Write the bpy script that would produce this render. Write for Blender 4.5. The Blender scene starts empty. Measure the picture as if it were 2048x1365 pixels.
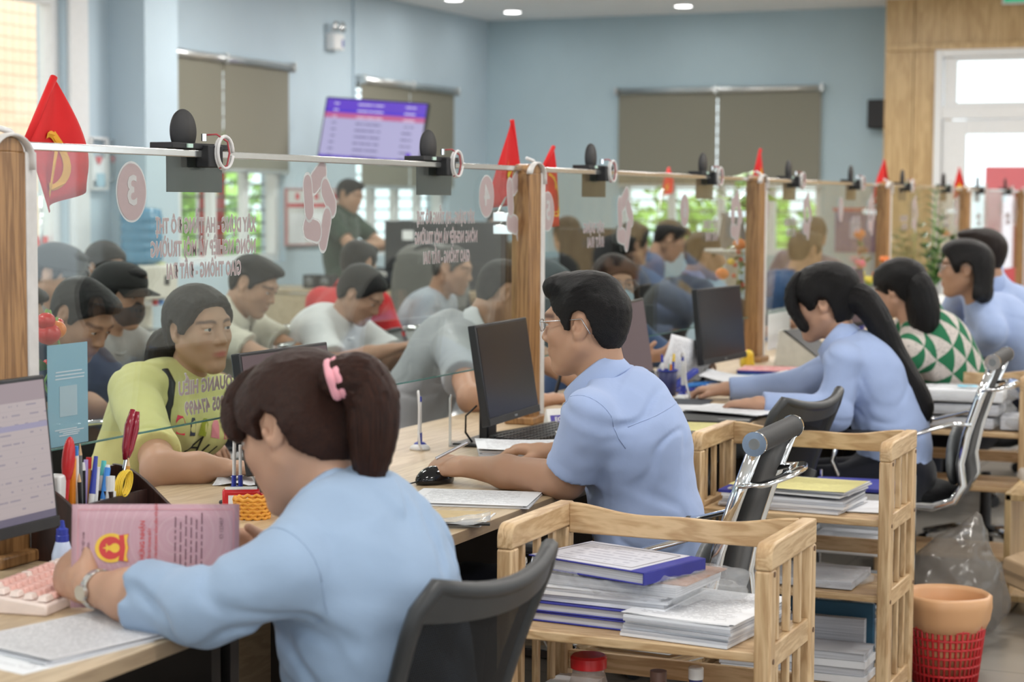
import bpy, bmesh, math, random
import numpy as np
from mathutils import Vector, Matrix, Euler, noise as mnoise
from mathutils.bvhtree import BVHTree

random.seed(7)
SC = bpy.context.scene
COL = SC.collection
PI = math.pi

# ------------------------------------------------------------------ camera
CAM = np.array([2.348, -2.942, 1.45])
FPX = 3797.3
YAW, PITCH, ROLL = math.radians(23.335), math.radians(4.210), math.radians(0.321)


def cam_axes():
    f = np.array([-math.sin(YAW) * math.cos(PITCH), math.cos(YAW) * math.cos(PITCH), -math.sin(PITCH)])
    r = np.array([math.cos(YAW), math.sin(YAW), 0.0])
    u = np.cross(r, f)
    c, s = math.cos(ROLL), math.sin(ROLL)
    return c * r + s * u, -s * r + c * u, f


AX_R, AX_U, AX_F = cam_axes()
cam_d = bpy.data.cameras.new('camera')
cam = bpy.data.objects.new('camera', cam_d)
COL.objects.link(cam)
cam.matrix_world = Matrix(((AX_R[0], AX_U[0], -AX_F[0], CAM[0]), (AX_R[1], AX_U[1], -AX_F[1], CAM[1]),
                           (AX_R[2], AX_U[2], -AX_F[2], CAM[2]), (0, 0, 0, 1)))
cam_d.sensor_width = 36.0
cam_d.lens = FPX / 2048 * 36.0
cam_d.clip_start = 0.05
cam_d.dof.use_dof = True
cam_d.dof.focus_distance = 4.35
cam_d.dof.aperture_fstop = 4.0
SC.camera = cam


def ray(px, py):
    return AX_F + AX_R * (px - 1024) / FPX + AX_U * (682.5 - py) / FPX


def on_x(px, py, X):
    d = ray(px, py); return Vector(CAM + d * (X - CAM[0]) / d[0])


def on_y(px, py, Y):
    d = ray(px, py); return Vector(CAM + d * (Y - CAM[1]) / d[1])


def on_z(px, py, Z):
    d = ray(px, py); return Vector(CAM + d * (Z - CAM[2]) / d[2])


def on_depth(px, py, D):
    return Vector(CAM + ray(px, py) * D)


# ------------------------------------------------------------------ world, exposure
SC.view_settings.view_transform = 'Standard'
SC.view_settings.look = 'None'
SC.view_settings.gamma = 1.0
SC.view_settings.use_curve_mapping = False
SC.view_settings.exposure = 0.0
SKY_STRENGTH = 2.2
LAMP_W = 23.5
world = bpy.data.worlds.new('sky'); SC.world = world
world.use_nodes = True
bg = world.node_tree.nodes['Background']
bg.inputs['Color'].default_value = (0.86, 0.94, 1.0, 1)
bg.inputs['Strength'].default_value = SKY_STRENGTH
sun_d = bpy.data.lights.new('sun', 'SUN'); sun_d.energy = 4.5; sun_d.angle = math.radians(3)
sun_d.color = (1.0, 0.95, 0.86)
sun = bpy.data.objects.new('sun', sun_d); COL.objects.link(sun)
sun.rotation_euler = Vector((.45, -.25, .86)).to_track_quat('Z', 'Y').to_euler()

# ------------------------------------------------------------------ materials
MATS = {}


class NT:
    """small helper around a material node tree"""
    def __init__(self, name):
        self.m = bpy.data.materials.new(name); self.m.use_nodes = True
        self.t = self.m.node_tree; self.n = self.t.nodes
        self.b = self.n['Principled BSDF']; self.out = self.n['Material Output']

    def new(self, typ, **kw):
        nd = self.n.new(typ)
        for k, v in kw.items():
            if hasattr(nd, k): setattr(nd, k, v)
            else: nd.inputs[k].default_value = v
        return nd

    def link(self, a, b): self.t.links.new(a, b)

    def coord(self, kind='Object', scale=(1, 1, 1), rot=(0, 0, 0), loc=(0, 0, 0)):
        c = self.new('ShaderNodeTexCoord'); mp = self.new('ShaderNodeMapping')
        mp.inputs['Scale'].default_value = scale; mp.inputs['Rotation'].default_value = rot
        mp.inputs['Location'].default_value = loc
        self.link(c.outputs[kind], mp.inputs['Vector']); return mp.outputs['Vector']

    def attr(self, name):
        a = self.new('ShaderNodeAttribute'); a.attribute_name = name; return a

    def ramp(self, fac, stops):
        r = self.new('ShaderNodeValToRGB'); e = r.color_ramp.elements
        while len(e) < len(stops): e.new(0.5)
        for k, (p, c) in enumerate(stops):
            e[k].position = p; e[k].color = (*c, 1) if len(c) == 3 else c
        self.link(fac, r.inputs['Fac']); return r.outputs['Color']

    def noise(self, vec, scale, detail=3, rough=0.5, dist=0.0):
        n = self.new('ShaderNodeTexNoise'); n.inputs['Scale'].default_value = scale
        n.inputs['Detail'].default_value = detail; n.inputs['Roughness'].default_value = rough
        n.inputs['Distortion'].default_value = dist
        if vec is not None: self.link(vec, n.inputs['Vector'])
        return n.outputs['Fac']

    def math(self, op, a, b=None, c=None):
        m = self.new('ShaderNodeMath'); m.operation = op
        for i, v in enumerate((a, b, c)):
            if v is None: continue
            if isinstance(v, (int, float)): m.inputs[i].default_value = v
            else: self.link(v, m.inputs[i])
        return m.outputs[0]

    def mix(self, fac, a, b, blend='MIX'):
        m = self.new('ShaderNodeMix'); m.data_type = 'RGBA'; m.blend_type = blend
        for sock, v in ((m.inputs[0], fac), (m.inputs[6], a), (m.inputs[7], b)):
            if isinstance(v, (int, float)): sock.default_value = v
            elif isinstance(v, (tuple, list)): sock.default_value = (*v, 1) if len(v) == 3 else v
            else: self.link(v, sock)
        return m.outputs[2]

    def bump(self, h, strength=0.3, dist=0.01):
        b = self.new('ShaderNodeBump'); b.inputs['Strength'].default_value = strength
        b.inputs['Distance'].default_value = dist
        self.link(h, b.inputs['Height']); self.link(b.outputs['Normal'], self.b.inputs['Normal'])

    def base(self, v):
        if isinstance(v, (tuple, list)): self.b.inputs['Base Color'].default_value = (*v, 1)
        else: self.link(v, self.b.inputs['Base Color'])

    def set(self, rough=None, metal=None, spec=None, sheen=None, coat=None):
        for k, v in (('Roughness', rough), ('Metallic', metal), ('Specular IOR Level', spec), ('Sheen Weight', sheen), ('Coat Weight', coat)):
            if v is not None: self.b.inputs[k].default_value = v
        return self.m


def plain(name, col, rough=0.5, metal=0.0, spec=0.5, var=0.06, scale=30.0, bump=0.0, coat=None):
    """one colour with a slight grain"""
    if name in MATS: return MATS[name]
    t = NT(name)
    f = t.noise(t.coord('Object'), scale, 3)
    lo = tuple(c * (1 - var) for c in col); hi = tuple(min(1, c * (1 + var)) for c in col)
    t.base(t.ramp(f, [(0.3, lo), (0.7, hi)]))
    if bump: t.bump(f, bump, 0.004)
    MATS[name] = t.set(rough, metal, spec, coat=coat); return t.m


def wood(name, dark, light, along=(1, 1, 14), rough=0.45, scale=5.0, knots=True):
    t = NT(name)
    v = t.coord('Object', along)
    n1 = t.noise(v, scale, 4, 0.55, 0.6)
    w = t.math('MULTIPLY_ADD', t.math('SINE', t.math('MULTIPLY', n1, 34.0)), 0.5, 0.5)
    n2 = t.noise(v, scale * 6, 3, 0.6)
    f = t.math('ADD', t.math('MULTIPLY', w, 0.45), t.math('MULTIPLY', n2, 0.55))
    c = t.ramp(f, [(0.15, dark), (0.75, light)])
    if knots:
        k = t.noise(t.coord('Object', (1, 1, 2.0)), 4.3, 1)
        c = t.mix(t.ramp(k, [(0.70, (0, 0, 0)), (0.80, (1, 1, 1))]), c, tuple(d * 0.55 for d in dark))
    t.base(c); t.bump(n2, 0.08, 0.002)
    MATS[name] = t.set(rough); return t.m


def fabric(name, col, rough=0.9, weave=900.0, var=0.05, wr=0.25):
    if name in MATS: return MATS[name]
    t = NT(name)
    v = t.coord('Object')
    n = t.noise(v, weave, 2); big = t.noise(v, 14.0, 3, 0.5, 0.6)
    lo = tuple(c * (1 - var) for c in col); hi = tuple(min(1, c * (1 + var)) for c in col)
    t.base(t.ramp(big, [(0.3, lo), (0.7, hi)]))
    h = t.math('ADD', t.math('MULTIPLY', n, 0.04), t.math('MULTIPLY', big, wr * 4))
    t.bump(h, 0.35, 0.006)
    MATS[name] = t.set(rough, spec=0.2, sheen=0.15); return t.m


def emit(name, col, strength):
    if name in MATS: return MATS[name]
    t = NT(name); t.base((0, 0, 0))
    t.b.inputs['Emission Color'].default_value = (*col, 1); t.b.inputs['Emission Strength'].default_value = strength
    MATS[name] = t.set(0.6); return t.m


def thin_glass(name, tint=(0.93, 0.98, 0.96), gain=1.0, rough=0.0):
    t = NT(name)
    tr = t.new('ShaderNodeBsdfTransparent'); tr.inputs['Color'].default_value = (*tint, 1)
    gl = t.new('ShaderNodeBsdfGlossy'); gl.inputs['Roughness'].default_value = rough
    fr = t.new('ShaderNodeFresnel'); ge = t.new('ShaderNodeNewGeometry')
    t.link(t.math('ADD', t.math('MULTIPLY', ge.outputs['Backfacing'], 1 / 1.48 - 1.48), 1.48), fr.inputs['IOR'])
    mx = t.new('ShaderNodeMixShader')
    t.link(t.math('MULTIPLY', fr.outputs[0], gain), mx.inputs[0])
    t.link(tr.outputs[0], mx.inputs[1]); t.link(gl.outputs[0], mx.inputs[2])
    t.link(mx.outputs[0], t.out.inputs['Surface']); t.n.remove(t.b)
    MATS[name] = t.m; return t.m


def film(name, col, alpha, rough=0.5):
    """a thin translucent printed or plastic film"""
    if name in MATS: return MATS[name]
    t = NT(name); t.base(col); t.b.inputs['Alpha'].default_value = alpha
    MATS[name] = t.set(rough); return t.m


def printed(name, paper=(0.82, 0.83, 0.86), ink=(0.25, 0.25, 0.28), lines=26, words=20, amount=0.5, margin=0.09, table=False):
    """paper with rows of small print, laid out in its UV map"""
    t = NT(name)
    uv = t.new('ShaderNodeUVMap').outputs['UV']
    sp = t.new('ShaderNodeSeparateXYZ'); t.link(uv, sp.inputs[0])
    u, v = sp.outputs[0], sp.outputs[1]
    row = t.math('MULTIPLY', v, lines); fr = t.math('FRACT', row); ri = t.math('FLOOR', row)
    band = t.math('MULTIPLY', t.math('GREATER_THAN', fr, 0.3), t.math('LESS_THAN', fr, 0.7))
    cb = t.new('ShaderNodeCombineXYZ'); t.link(t.math('MULTIPLY', u, words), cb.inputs[0]); t.link(t.math('MULTIPLY', ri, 7.31), cb.inputs[1])
    n = t.noise(cb.outputs[0], 1.0, 2, 0.6)
    gap = t.math('GREATER_THAN', n, 0.47)
    cb2 = t.new('ShaderNodeCombineXYZ'); t.link(t.math('MULTIPLY', ri, 3.7), cb2.inputs[0])
    ln = t.noise(cb2.outputs[0], 1.0, 1)
    right = t.math('LESS_THAN', u, t.math('ADD', t.math('MULTIPLY', ln, 0.6), 0.55))
    ins = t.math('MULTIPLY', t.math('MULTIPLY', t.math('GREATER_THAN', u, margin), t.math('LESS_THAN', u, 1 - margin)),
                 t.math('MULTIPLY', t.math('GREATER_THAN', v, margin), t.math('LESS_THAN', v, 1 - margin)))
    f = t.math('MULTIPLY', t.math('MULTIPLY', band, gap), t.math('MULTIPLY', right, ins))
    if table:
        g = t.math('MAXIMUM', t.math('LESS_THAN', t.math('FRACT', t.math('MULTIPLY', u, 5)), 0.03), t.math('LESS_THAN', fr, 0.08))
        f = t.math('MAXIMUM', f, t.math('MULTIPLY', g, ins))
    t.base(t.mix(t.math('MULTIPLY', f, amount), paper, ink))
    MATS[name] = t.set(0.75, spec=0.2); return t.m


# ------------------------------------------------------------------ mesh builder
def frame_from(d, up=(0, 0, 1)):
    z = Vector(d).normalized(); u = Vector(up)
    if abs(z.dot(u)) > 0.99: u = Vector((1, 0, 0))
    x = u.cross(z).normalized(); y = z.cross(x)
    return x, y, z


class MB:
    def __init__(self): self.v = []; self.f = []; self.mi = []; self.uv = {}; self.cur = 0

    def mat(self, i): self.cur = i; return self

    def add(self, vs, fs, uvs=None):
        o = len(self.v); self.v += [tuple(p) for p in vs]
        for k, f in enumerate(fs):
            self.f.append(tuple(i + o for i in f)); self.mi.append(self.cur)
            if uvs: self.uv[len(self.f) - 1] = uvs[k]
        return self

    def box(self, c, s, rot=None):
        hx, hy, hz = s[0] / 2, s[1] / 2, s[2] / 2
        ps = [Vector((x, y, z)) for x in (-hx, hx) for y in (-hy, hy) for z in (-hz, hz)]
        if rot is not None:
            M = rot.to_3x3() if isinstance(rot, (Matrix,)) else Euler(rot).to_matrix()
            ps = [M @ p for p in ps]
        ps = [p + Vector(c) for p in ps]
        return self.add(ps, [(0, 1, 3, 2), (4, 6, 7, 5), (0, 4, 5, 1), (2, 3, 7, 6), (0, 2, 6, 4), (1, 5, 7, 3)])

    def cone(self, a, b, r1, r2=None, n=12, caps=True):
        r2 = r1 if r2 is None else r2
        a, b = Vector(a), Vector(b); x, y, z = frame_from(b - a)
        vs = []
        for p, r in ((a, r1), (b, r2)):
            for k in range(n):
                t = 2 * PI * k / n; vs.append(p + (x * math.cos(t) + y * math.sin(t)) * r)
        fs = [(k, (k + 1) % n, n + (k + 1) % n, n + k) for k in range(n)]
        if caps: fs += [tuple(range(n - 1, -1, -1)), tuple(range(n, 2 * n))]
        return self.add(vs, fs)

    def tube(self, pts, r, n=8, closed=False, caps=True, flat=None):
        """sweep a circle (or an ellipse flat=(a,b)) along points; r number or list"""
        P = [Vector(p) for p in pts]; m = len(P)
        rs = r if isinstance(r, (list, tuple)) else [r] * m
        T = []
        for i in range(m):
            a = P[(i - 1) % m] if (closed or i > 0) else P[i]; b = P[(i + 1) % m] if (closed or i < m - 1) else P[i]
            T.append((b - a).normalized())
        x, y, _ = frame_from(T[0]); vs = []
        for i in range(m):
            if i:
                x = (x - T[i] * x.dot(T[i])).normalized(); y = T[i].cross(x)
            for k in range(n):
                t = 2 * PI * k / n; fa, fb = flat if flat else (1, 1)
                vs.append(P[i] + (x * math.cos(t) * fa + y * math.sin(t) * fb) * rs[i])
        fs = []
        for i in range(m if closed else m - 1):
            j = (i + 1) % m
            for k in range(n):
                fs.append((i * n + k, i * n + (k + 1) % n, j * n + (k + 1) % n, j * n + k))
        if caps and not closed: fs += [tuple(range(n - 1, -1, -1)), tuple((m - 1) * n + k for k in range(n))]
        return self.add(vs, fs)

    def lathe(self, prof, c=(0, 0, 0), n=20, axis=(0, 0, 1)):
        """prof: list of (radius, height)"""
        x, y, z = frame_from(axis, (0, 1, 0)); c = Vector(c); vs = []
        for r, h in prof:
            for k in range(n):
                t = 2 * PI * k / n; vs.append(c + z * h + (x * math.cos(t) + y * math.sin(t)) * max(r, 1e-5))
        fs = []
        for i in range(len(prof) - 1):
            for k in range(n): fs.append((i * n + k, i * n + (k + 1) % n, (i + 1) * n + (k + 1) % n, (i + 1) * n + k))
        fs += [tuple(range(n - 1, -1, -1)), tuple((len(prof) - 1) * n + k for k in range(n))]
        return self.add(vs, fs)

    def prism(self, poly, o, ex, ey, ez, depth):
        """extrude a 2D polygon (list of (u,v)) placed at o with axes ex, ey along ez"""
        o, ex, ey, ez = Vector(o), Vector(ex), Vector(ey), Vector(ez); n = len(poly)
        vs = [o + ex * u + ey * v for u, v in poly] + [o + ex * u + ey * v + ez * depth for u, v in poly]
        fs = [tuple(range(n - 1, -1, -1)), tuple(range(n, 2 * n))] + [(k, (k + 1) % n, n + (k + 1) % n, n + k) for k in range(n)]
        return self.add(vs, fs)

    def ball(self, c, r, n=12, m=8, sc=(1, 1, 1), rot=None):
        c = Vector(c); vs = []; M = Euler(rot).to_matrix() if rot else Matrix.Identity(3)
        for i in range(m + 1):
            ph = PI * i / m
            for k in range(n):
                t = 2 * PI * k / n
                vs.append(c + M @ Vector((math.sin(ph) * math.cos(t) * r * sc[0], math.sin(ph) * math.sin(t) * r * sc[1], math.cos(ph) * r * sc[2])))
        fs = [((i) * n + k, (i + 1) * n + k, (i + 1) * n + (k + 1) % n, i * n + (k + 1) % n) for i in range(m) for k in range(n)]
        return self.add(vs, fs)

    def sheet(self, o, ex, ey, nu=1, nv=1, th=0.0006, bend=None):
        """a thin UV-mapped sheet from corner o along ex, ey (full vectors); bend(u,v)->offset vector"""
        o, ex, ey = Vector(o), Vector(ex), Vector(ey); nrm = ex.cross(ey).normalized()
        top = []
        for j in range(nv + 1):
            for i in range(nu + 1):
                u, v = i / nu, j / nv; p = o + ex * u + ey * v
                if bend: p = p + Vector(bend(u, v))
                top.append(p)
        W = nu + 1; fs, uvs = [], []
        for j in range(nv):
            for i in range(nu):
                q = (j * W + i, j * W + i + 1, (j + 1) * W + i + 1, (j + 1) * W + i); fs.append(q)
                uvs.append([((k % W) / nu, (k // W) / nv) for k in q])
        self.add(top, fs, uvs)
        if th:
            N = len(top); bot = [p - nrm * th for p in top]
            fs2 = [tuple(reversed(f)) for f in fs]
            self.add(bot, fs2, [list(reversed(q)) for q in uvs])
            b = len(self.v) - N; a = b - N
            edge = [j for j in range(W)] + [j * W + nu for j in range(1, nv + 1)] + [nv * W + i for i in range(nu - 1, -1, -1)] + [j * W for j in range(nv - 1, 0, -1)]
            for k in range(len(edge)):
                p, q = edge[k], edge[(k + 1) % len(edge)]
                self.f.append((a + q, a + p, b + p, b + q)); self.mi.append(self.cur)
        return self

    def build(self, name, mats, parent=None, smooth=False, bevel=0.0, seg=2, angle=35, loc=None, rot=None, subsurf=0):
        me = bpy.data.meshes.new(name); me.from_pydata(self.v, [], self.f)
        mats = mats if isinstance(mats, (list, tuple)) else [mats]
        for m in mats: me.materials.append(m)
        if len(mats) > 1: me.polygons.foreach_set('material_index', self.mi)
        if self.uv:
            L = me.uv_layers.new(name='UVMap')
            for fi, q in self.uv.items():
                for li, c in zip(me.polygons[fi].loop_indices, q): L.data[li].uv = c
        bm = bmesh.new(); bm.from_mesh(me); bmesh.ops.recalc_face_normals(bm, faces=bm.faces); bm.to_mesh(me); bm.free()
        if smooth: me.shade_smooth() if smooth is True and False else me.polygons.foreach_set('use_smooth', [True] * len(me.polygons))
        if smooth == 'auto': me.set_sharp_from_angle(angle=math.radians(angle))
        me.update()
        o = bpy.data.objects.new(name, me); COL.objects.link(o)
        if parent is not None: o.parent = parent
        if loc is not None: o.location = loc
        if rot is not None: o.rotation_euler = rot
        if bevel:
            b = o.modifiers.new('bevel', 'BEVEL'); b.width = bevel; b.segments = seg; b.limit_method = 'ANGLE'; b.angle_limit = math.radians(40)
            b.harden_normals = False
            me.polygons.foreach_set('use_smooth', [True] * len(me.polygons)); me.set_sharp_from_angle(angle=math.radians(50))
        if subsurf:
            s = o.modifiers.new('sub', 'SUBSURF'); s.levels = subsurf; s.render_levels = subsurf
        return o


def tag(o, label, cat, group=None):
    o['label'] = label; o['category'] = cat
    if group: o['group'] = group
    return o


def struct(o): o['kind'] = 'structure'; return o


def thing(name, label, cat, loc=(0, 0, 0), rotz=0.0, group=None, rot=None):
    o = bpy.data.objects.new(name, None); COL.objects.link(o)
    o.empty_display_size = 0.05
    o.location = loc; o.rotation_euler = rot if rot is not None else (0, 0, rotz)
    return tag(o, label, cat, group)


def copy_thing(root, loc, rotz, label, group=None, cat=None):
    def cp(o, parent):
        c = o.copy(); COL.objects.link(c); c.parent = parent
        for ch in kids.get(o, []): cp(ch, c)
        return c
    kids = {}
    def walk(o):
        kids[o] = list(o.children)
        for ch in o.children: walk(ch)
    walk(root)
    r = cp(root, None); r.location = loc
    r.rotation_euler = (root.rotation_euler[0], root.rotation_euler[1], rotz)
    r['label'] = label
    if group: r['group'] = group
    if cat: r['category'] = cat
    return r


def lettering(body, size, m, parent=None, M=None, align='CENTER', bold=0.0, depth=0.0004, name='lettering', shear=0.0, width=1.0, spacing=1.0):
    cu = bpy.data.curves.new(name, 'FONT'); cu.body = body; cu.size = size; cu.align_x = align; cu.align_y = 'CENTER'
    cu.extrude = depth; cu.offset = bold * size; cu.shear = shear; cu.resolution_u = 2; cu.space_character = spacing
    tmp = bpy.data.objects.new('tmp_text', cu)
    me = bpy.data.meshes.new_from_object(tmp); bpy.data.objects.remove(tmp); bpy.data.curves.remove(cu)
    me.name = name; me.materials.clear(); me.materials.append(m)
    if width != 1.0: me.transform(Matrix.Diagonal((width, 1, 1, 1)))
    if M is not None: me.transform(M)
    o = bpy.data.objects.new(name, me); COL.objects.link(o)
    if parent is not None: o.parent = parent
    return o


def axes_matrix(o, x, y, z):
    x, y, z, o = Vector(x), Vector(y), Vector(z), Vector(o)
    return Matrix(((x[0], y[0], z[0], o[0]), (x[1], y[1], z[1], o[1]), (x[2], y[2], z[2], o[2]), (0, 0, 0, 1)))


def star(r, r2=None, n=5, a0=PI / 2):
    r2 = r2 or r * 0.382
    return [((r if k % 2 == 0 else r2) * math.cos(a0 + PI * k / n), (r if k % 2 == 0 else r2) * math.sin(a0 + PI * k / n)) for k in range(2 * n)]


def disc(r, n=32, sx=1.0): return [(r * sx * math.cos(2 * PI * k / n), r * math.sin(2 * PI * k / n)) for k in range(n)]

# ------------------------------------------------------------------ smooth solid modelling for bodies, hair and clothes
_LAT = np.random.RandomState(5).rand(32, 32, 32).astype(np.float32) * 2 - 1


def vnoise(P):
    i = np.floor(P).astype(np.int64); f = (P - i).astype(np.float32); f = f * f * (3 - 2 * f)
    i0 = i & 31; i1 = (i + 1) & 31
    def g(a, b, c): return _LAT[a, b, c]
    x0, y0, z0 = i0.T; x1, y1, z1 = i1.T; fx, fy, fz = f.T
    a = g(x0, y0, z0) * (1 - fx) + g(x1, y0, z0) * fx; b = g(x0, y1, z0) * (1 - fx) + g(x1, y1, z0) * fx
    c = g(x0, y0, z1) * (1 - fx) + g(x1, y0, z1) * fx; d = g(x0, y1, z1) * (1 - fx) + g(x1, y1, z1) * fx
    return (a * (1 - fy) + b * fy) * (1 - fz) + (c * (1 - fy) + d * fy) * fz


def V(*a): return np.array(a if len(a) > 1 else a[0], float)
def unit(v): v = np.asarray(v, float); return v / (np.linalg.norm(v) + 1e-12)


class Sdf:
    def __init__(self): self.p = []; self.lo = np.full(3, 1e9); self.hi = -self.lo

    def _bb(self, op, *cr):
        if op != 'u': return
        for c, r in cr: self.lo = np.minimum(self.lo, np.asarray(c) - r); self.hi = np.maximum(self.hi, np.asarray(c) + r)

    def cone(self, a, b, ra, rb=None, k=0.02, flat=None, op='u', cap=False):
        rb = ra if rb is None else rb; a, b = V(a), V(b)
        self._bb(op, (a, ra), (b, rb)); self.p.append(('c', (a, b, ra, rb, flat, cap), k, op)); return self

    def chain(self, pts, rs, k=0.02, flat=None):
        for i in range(len(pts) - 1): self.cone(pts[i], pts[i + 1], rs[i], rs[i + 1], k, flat)
        return self

    def ell(self, c, r, k=0.02, R=None, op='u'):
        c, r = V(c), V(r); self._bb(op, (c, r.max())); self.p.append(('e', (c, r, None if R is None else np.asarray(R)), k, op)); return self

    def plane(self, p, n): self.p.append(('p', (V(p), unit(n)), 0, 'i')); return self

    def poly(self, pts, o, ex, ey): self.p.append(('y', (np.asarray(pts, float), V(o), V(ex), V(ey)), 0, 'i')); return self

    @staticmethod
    def dist(pr, P):
        t, a = pr[0], pr[1]
        if t == 'c':
            A, B, ra, rb, flat, cap = a; ba = B - A; bb = ba @ ba + 1e-12; pa = P - A
            tt = (pa @ ba) / bb; tc = np.clip(tt, 0, 1); q = pa - tc[:, None] * ba; r = ra + (rb - ra) * tc
            if flat is not None:
                ax, s = flat; qn = q @ ax; q = q + np.outer(qn * (1 / s - 1), ax); l = np.sqrt((q * q).sum(1)) + 1e-9
                c = (qn / s) / l; d = (l - r) / np.sqrt(1 - c * c + (c / s) ** 2)
            else:
                d = np.sqrt((q * q).sum(1)) - r
            if cap: d = np.maximum(d, (tt - 1) * math.sqrt(bb))
            return d
        if t == 'e':
            c, r, R = a; q = P - c
            if R is not None: q = q @ R
            k0 = np.sqrt(((q / r) ** 2).sum(1)) + 1e-9; k1 = np.sqrt(((q / r ** 2) ** 2).sum(1)) + 1e-9
            return k0 * (k0 - 1) / k1
        if t == 'p': return (P - a[0]) @ a[1]
        if t == 'y':
            pts, o, ex, ey = a; q = np.stack([(P - o) @ ex, (P - o) @ ey], 1); n = len(pts)
            d = np.full(len(q), 1e9); s = np.ones(len(q))
            for i in range(n):
                vi, vj = pts[i], pts[i - 1]; e = vj - vi; w = q - vi
                b = w - np.outer(np.clip((w @ e) / (e @ e), 0, 1), e); d = np.minimum(d, (b * b).sum(1))
                c1 = q[:, 1] >= vi[1]; c2 = q[:, 1] < vj[1]; c3 = e[0] * w[:, 1] > e[1] * w[:, 0]
                s = np.where((c1 & c2 & c3) | (~c1 & ~c2 & ~c3), -s, s)
            return s * np.sqrt(d)

    @staticmethod
    def comb(d, e, k, op):
        if op == 'i': return np.maximum(d, e)
        if op == 'u':
            if k <= 0: return np.minimum(d, e)
            h = np.clip(0.5 + 0.5 * (d - e) / k, 0, 1); return d * (1 - h) + e * h - k * h * (1 - h)
        h = np.clip(0.5 + 0.5 * (-d - e) / max(k, 1e-6), 0, 1)      # subtract
        return d * (1 - h) - e * h + k * h * (1 - h)

    def mesh(self, h, disp=None, slack=0.0, B=16):
        lo = self.lo - 3 * h; n = np.ceil((self.hi + 3 * h - lo) / (h * B)).astype(int)
        gi = np.stack(np.meshgrid(*[np.arange(k) for k in n], indexing='ij'), -1).reshape(-1, 3)
        C = lo + (gi + 0.5) * (h * B); hd = h * B * 0.87
        D = [self.dist(p, C) for p in self.p]; d = np.full(len(C), 1e3)
        for p, e in zip(self.p, D): d = self.comb(d, e, p[2], p[3])
        act = np.nonzero(np.abs(d) < hd * 1.25 + slack + 0.012)[0]
        N = n * B + 4; ax = np.arange(B + 1)
        base = np.stack(np.meshgrid(ax, ax, ax, indexing='ij'), -1).reshape(-1, 3)
        VID, VP, Q = [], [], []
        for a in act:
            g0 = gi[a] * B; P = lo + (g0 + base) * h; dd = np.full(len(P), 1e3)
            for p, e in zip(self.p, D):
                if p[3] == 'i' or e[a] < hd * 1.35 + p[2] + 0.03: dd = self.comb(dd, self.dist(p, P), p[2], p[3])
            if disp is not None: dd = dd + disp(P)
            dd = dd.reshape(B + 1, B + 1, B + 1); s = dd < 0
            if s.all() or not s.any(): continue
            c = np.zeros((B, B, B), int)
            for i in (0, 1):
                for j in (0, 1):
                    for k in (0, 1): c += s[i:i + B, j:j + B, k:k + B]
            m = (c > 0) & (c < 8); acc = np.zeros((B, B, B, 3)); cnt = np.zeros((B, B, B))
            for axn in range(3):
                s0 = np.take(s, np.arange(B), axn); s1 = np.take(s, np.arange(1, B + 1), axn)
                d0 = np.take(dd, np.arange(B), axn); d1 = np.take(dd, np.arange(1, B + 1), axn)
                cr = s0 != s1; t = np.where(cr, d0 / np.where(cr, d0 - d1, 1), 0)
                o1, o2 = [x for x in range(3) if x != axn]
                for u in (0, 1):
                    for v in (0, 1):
                        sl = [slice(None)] * 3; sl[o1] = slice(u, u + B); sl[o2] = slice(v, v + B); sl = tuple(sl)
                        cc = cr[sl]; cnt += cc; acc[..., axn] += np.where(cc, t[sl], 0); acc[..., o1] += cc * u; acc[..., o2] += cc * v
                sl = [slice(None)] * 3; sl[o1] = slice(0, B); sl[o2] = slice(0, B); sl = tuple(sl)
                idx = np.argwhere(cr[sl])
                if len(idx):
                    gg = idx + g0; e1 = np.zeros(3, int); e1[o1] = 1; e2 = np.zeros(3, int); e2[o2] = 1
                    def gid(x): return (x[:, 0] * N[1] + x[:, 1]) * N[2] + x[:, 2]
                    q = np.stack([gid(gg - e1 - e2), gid(gg - e2), gid(gg), gid(gg - e1)], 1)
                    flip = s0[sl][tuple(idx.T)] ^ (axn == 1)
                    q[~flip] = q[~flip][:, ::-1]; Q.append(q)
            ii = np.argwhere(m); gg = ii + g0
            VID.append((gg[:, 0] * N[1] + gg[:, 1]) * N[2] + gg[:, 2])
            VP.append(lo + (gg + acc[m] / cnt[m][:, None]) * h)
        vid = np.concatenate(VID); vp = np.concatenate(VP); q = np.concatenate(Q)
        o = np.argsort(vid); vid, vp = vid[o], vp[o]
        k = np.clip(np.searchsorted(vid, q), 0, len(vid) - 1); ok = (vid[k] == q).all(1)
        return vp, k[ok]


def np_mesh(name, vp, q, mats, parent=None, attrs=None):
    me = bpy.data.meshes.new(name); nv, nq = len(vp), len(q)
    me.vertices.add(nv); me.vertices.foreach_set('co', vp.astype(np.float32).ravel())
    me.loops.add(nq * 4); me.loops.foreach_set('vertex_index', q.astype(np.int32).ravel())
    me.polygons.add(nq); me.polygons.foreach_set('loop_start', np.arange(0, nq * 4, 4, dtype=np.int32))
    me.polygons.foreach_set('loop_total', np.full(nq, 4, dtype=np.int32))
    me.polygons.foreach_set('use_smooth', np.ones(nq, dtype=bool))
    me.update(calc_edges=True); me.validate()
    for m in (mats if isinstance(mats, (list, tuple)) else [mats]): me.materials.append(m)
    for k, (typ, arr) in (attrs or {}).items():
        a = me.attributes.new(k, typ, 'POINT')
        a.data.foreach_set('color' if typ == 'FLOAT_COLOR' else 'vector', arr.astype(np.float32).ravel())
    o = bpy.data.objects.new(name, me); COL.objects.link(o)
    if parent is not None: o.parent = parent
    return o


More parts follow.
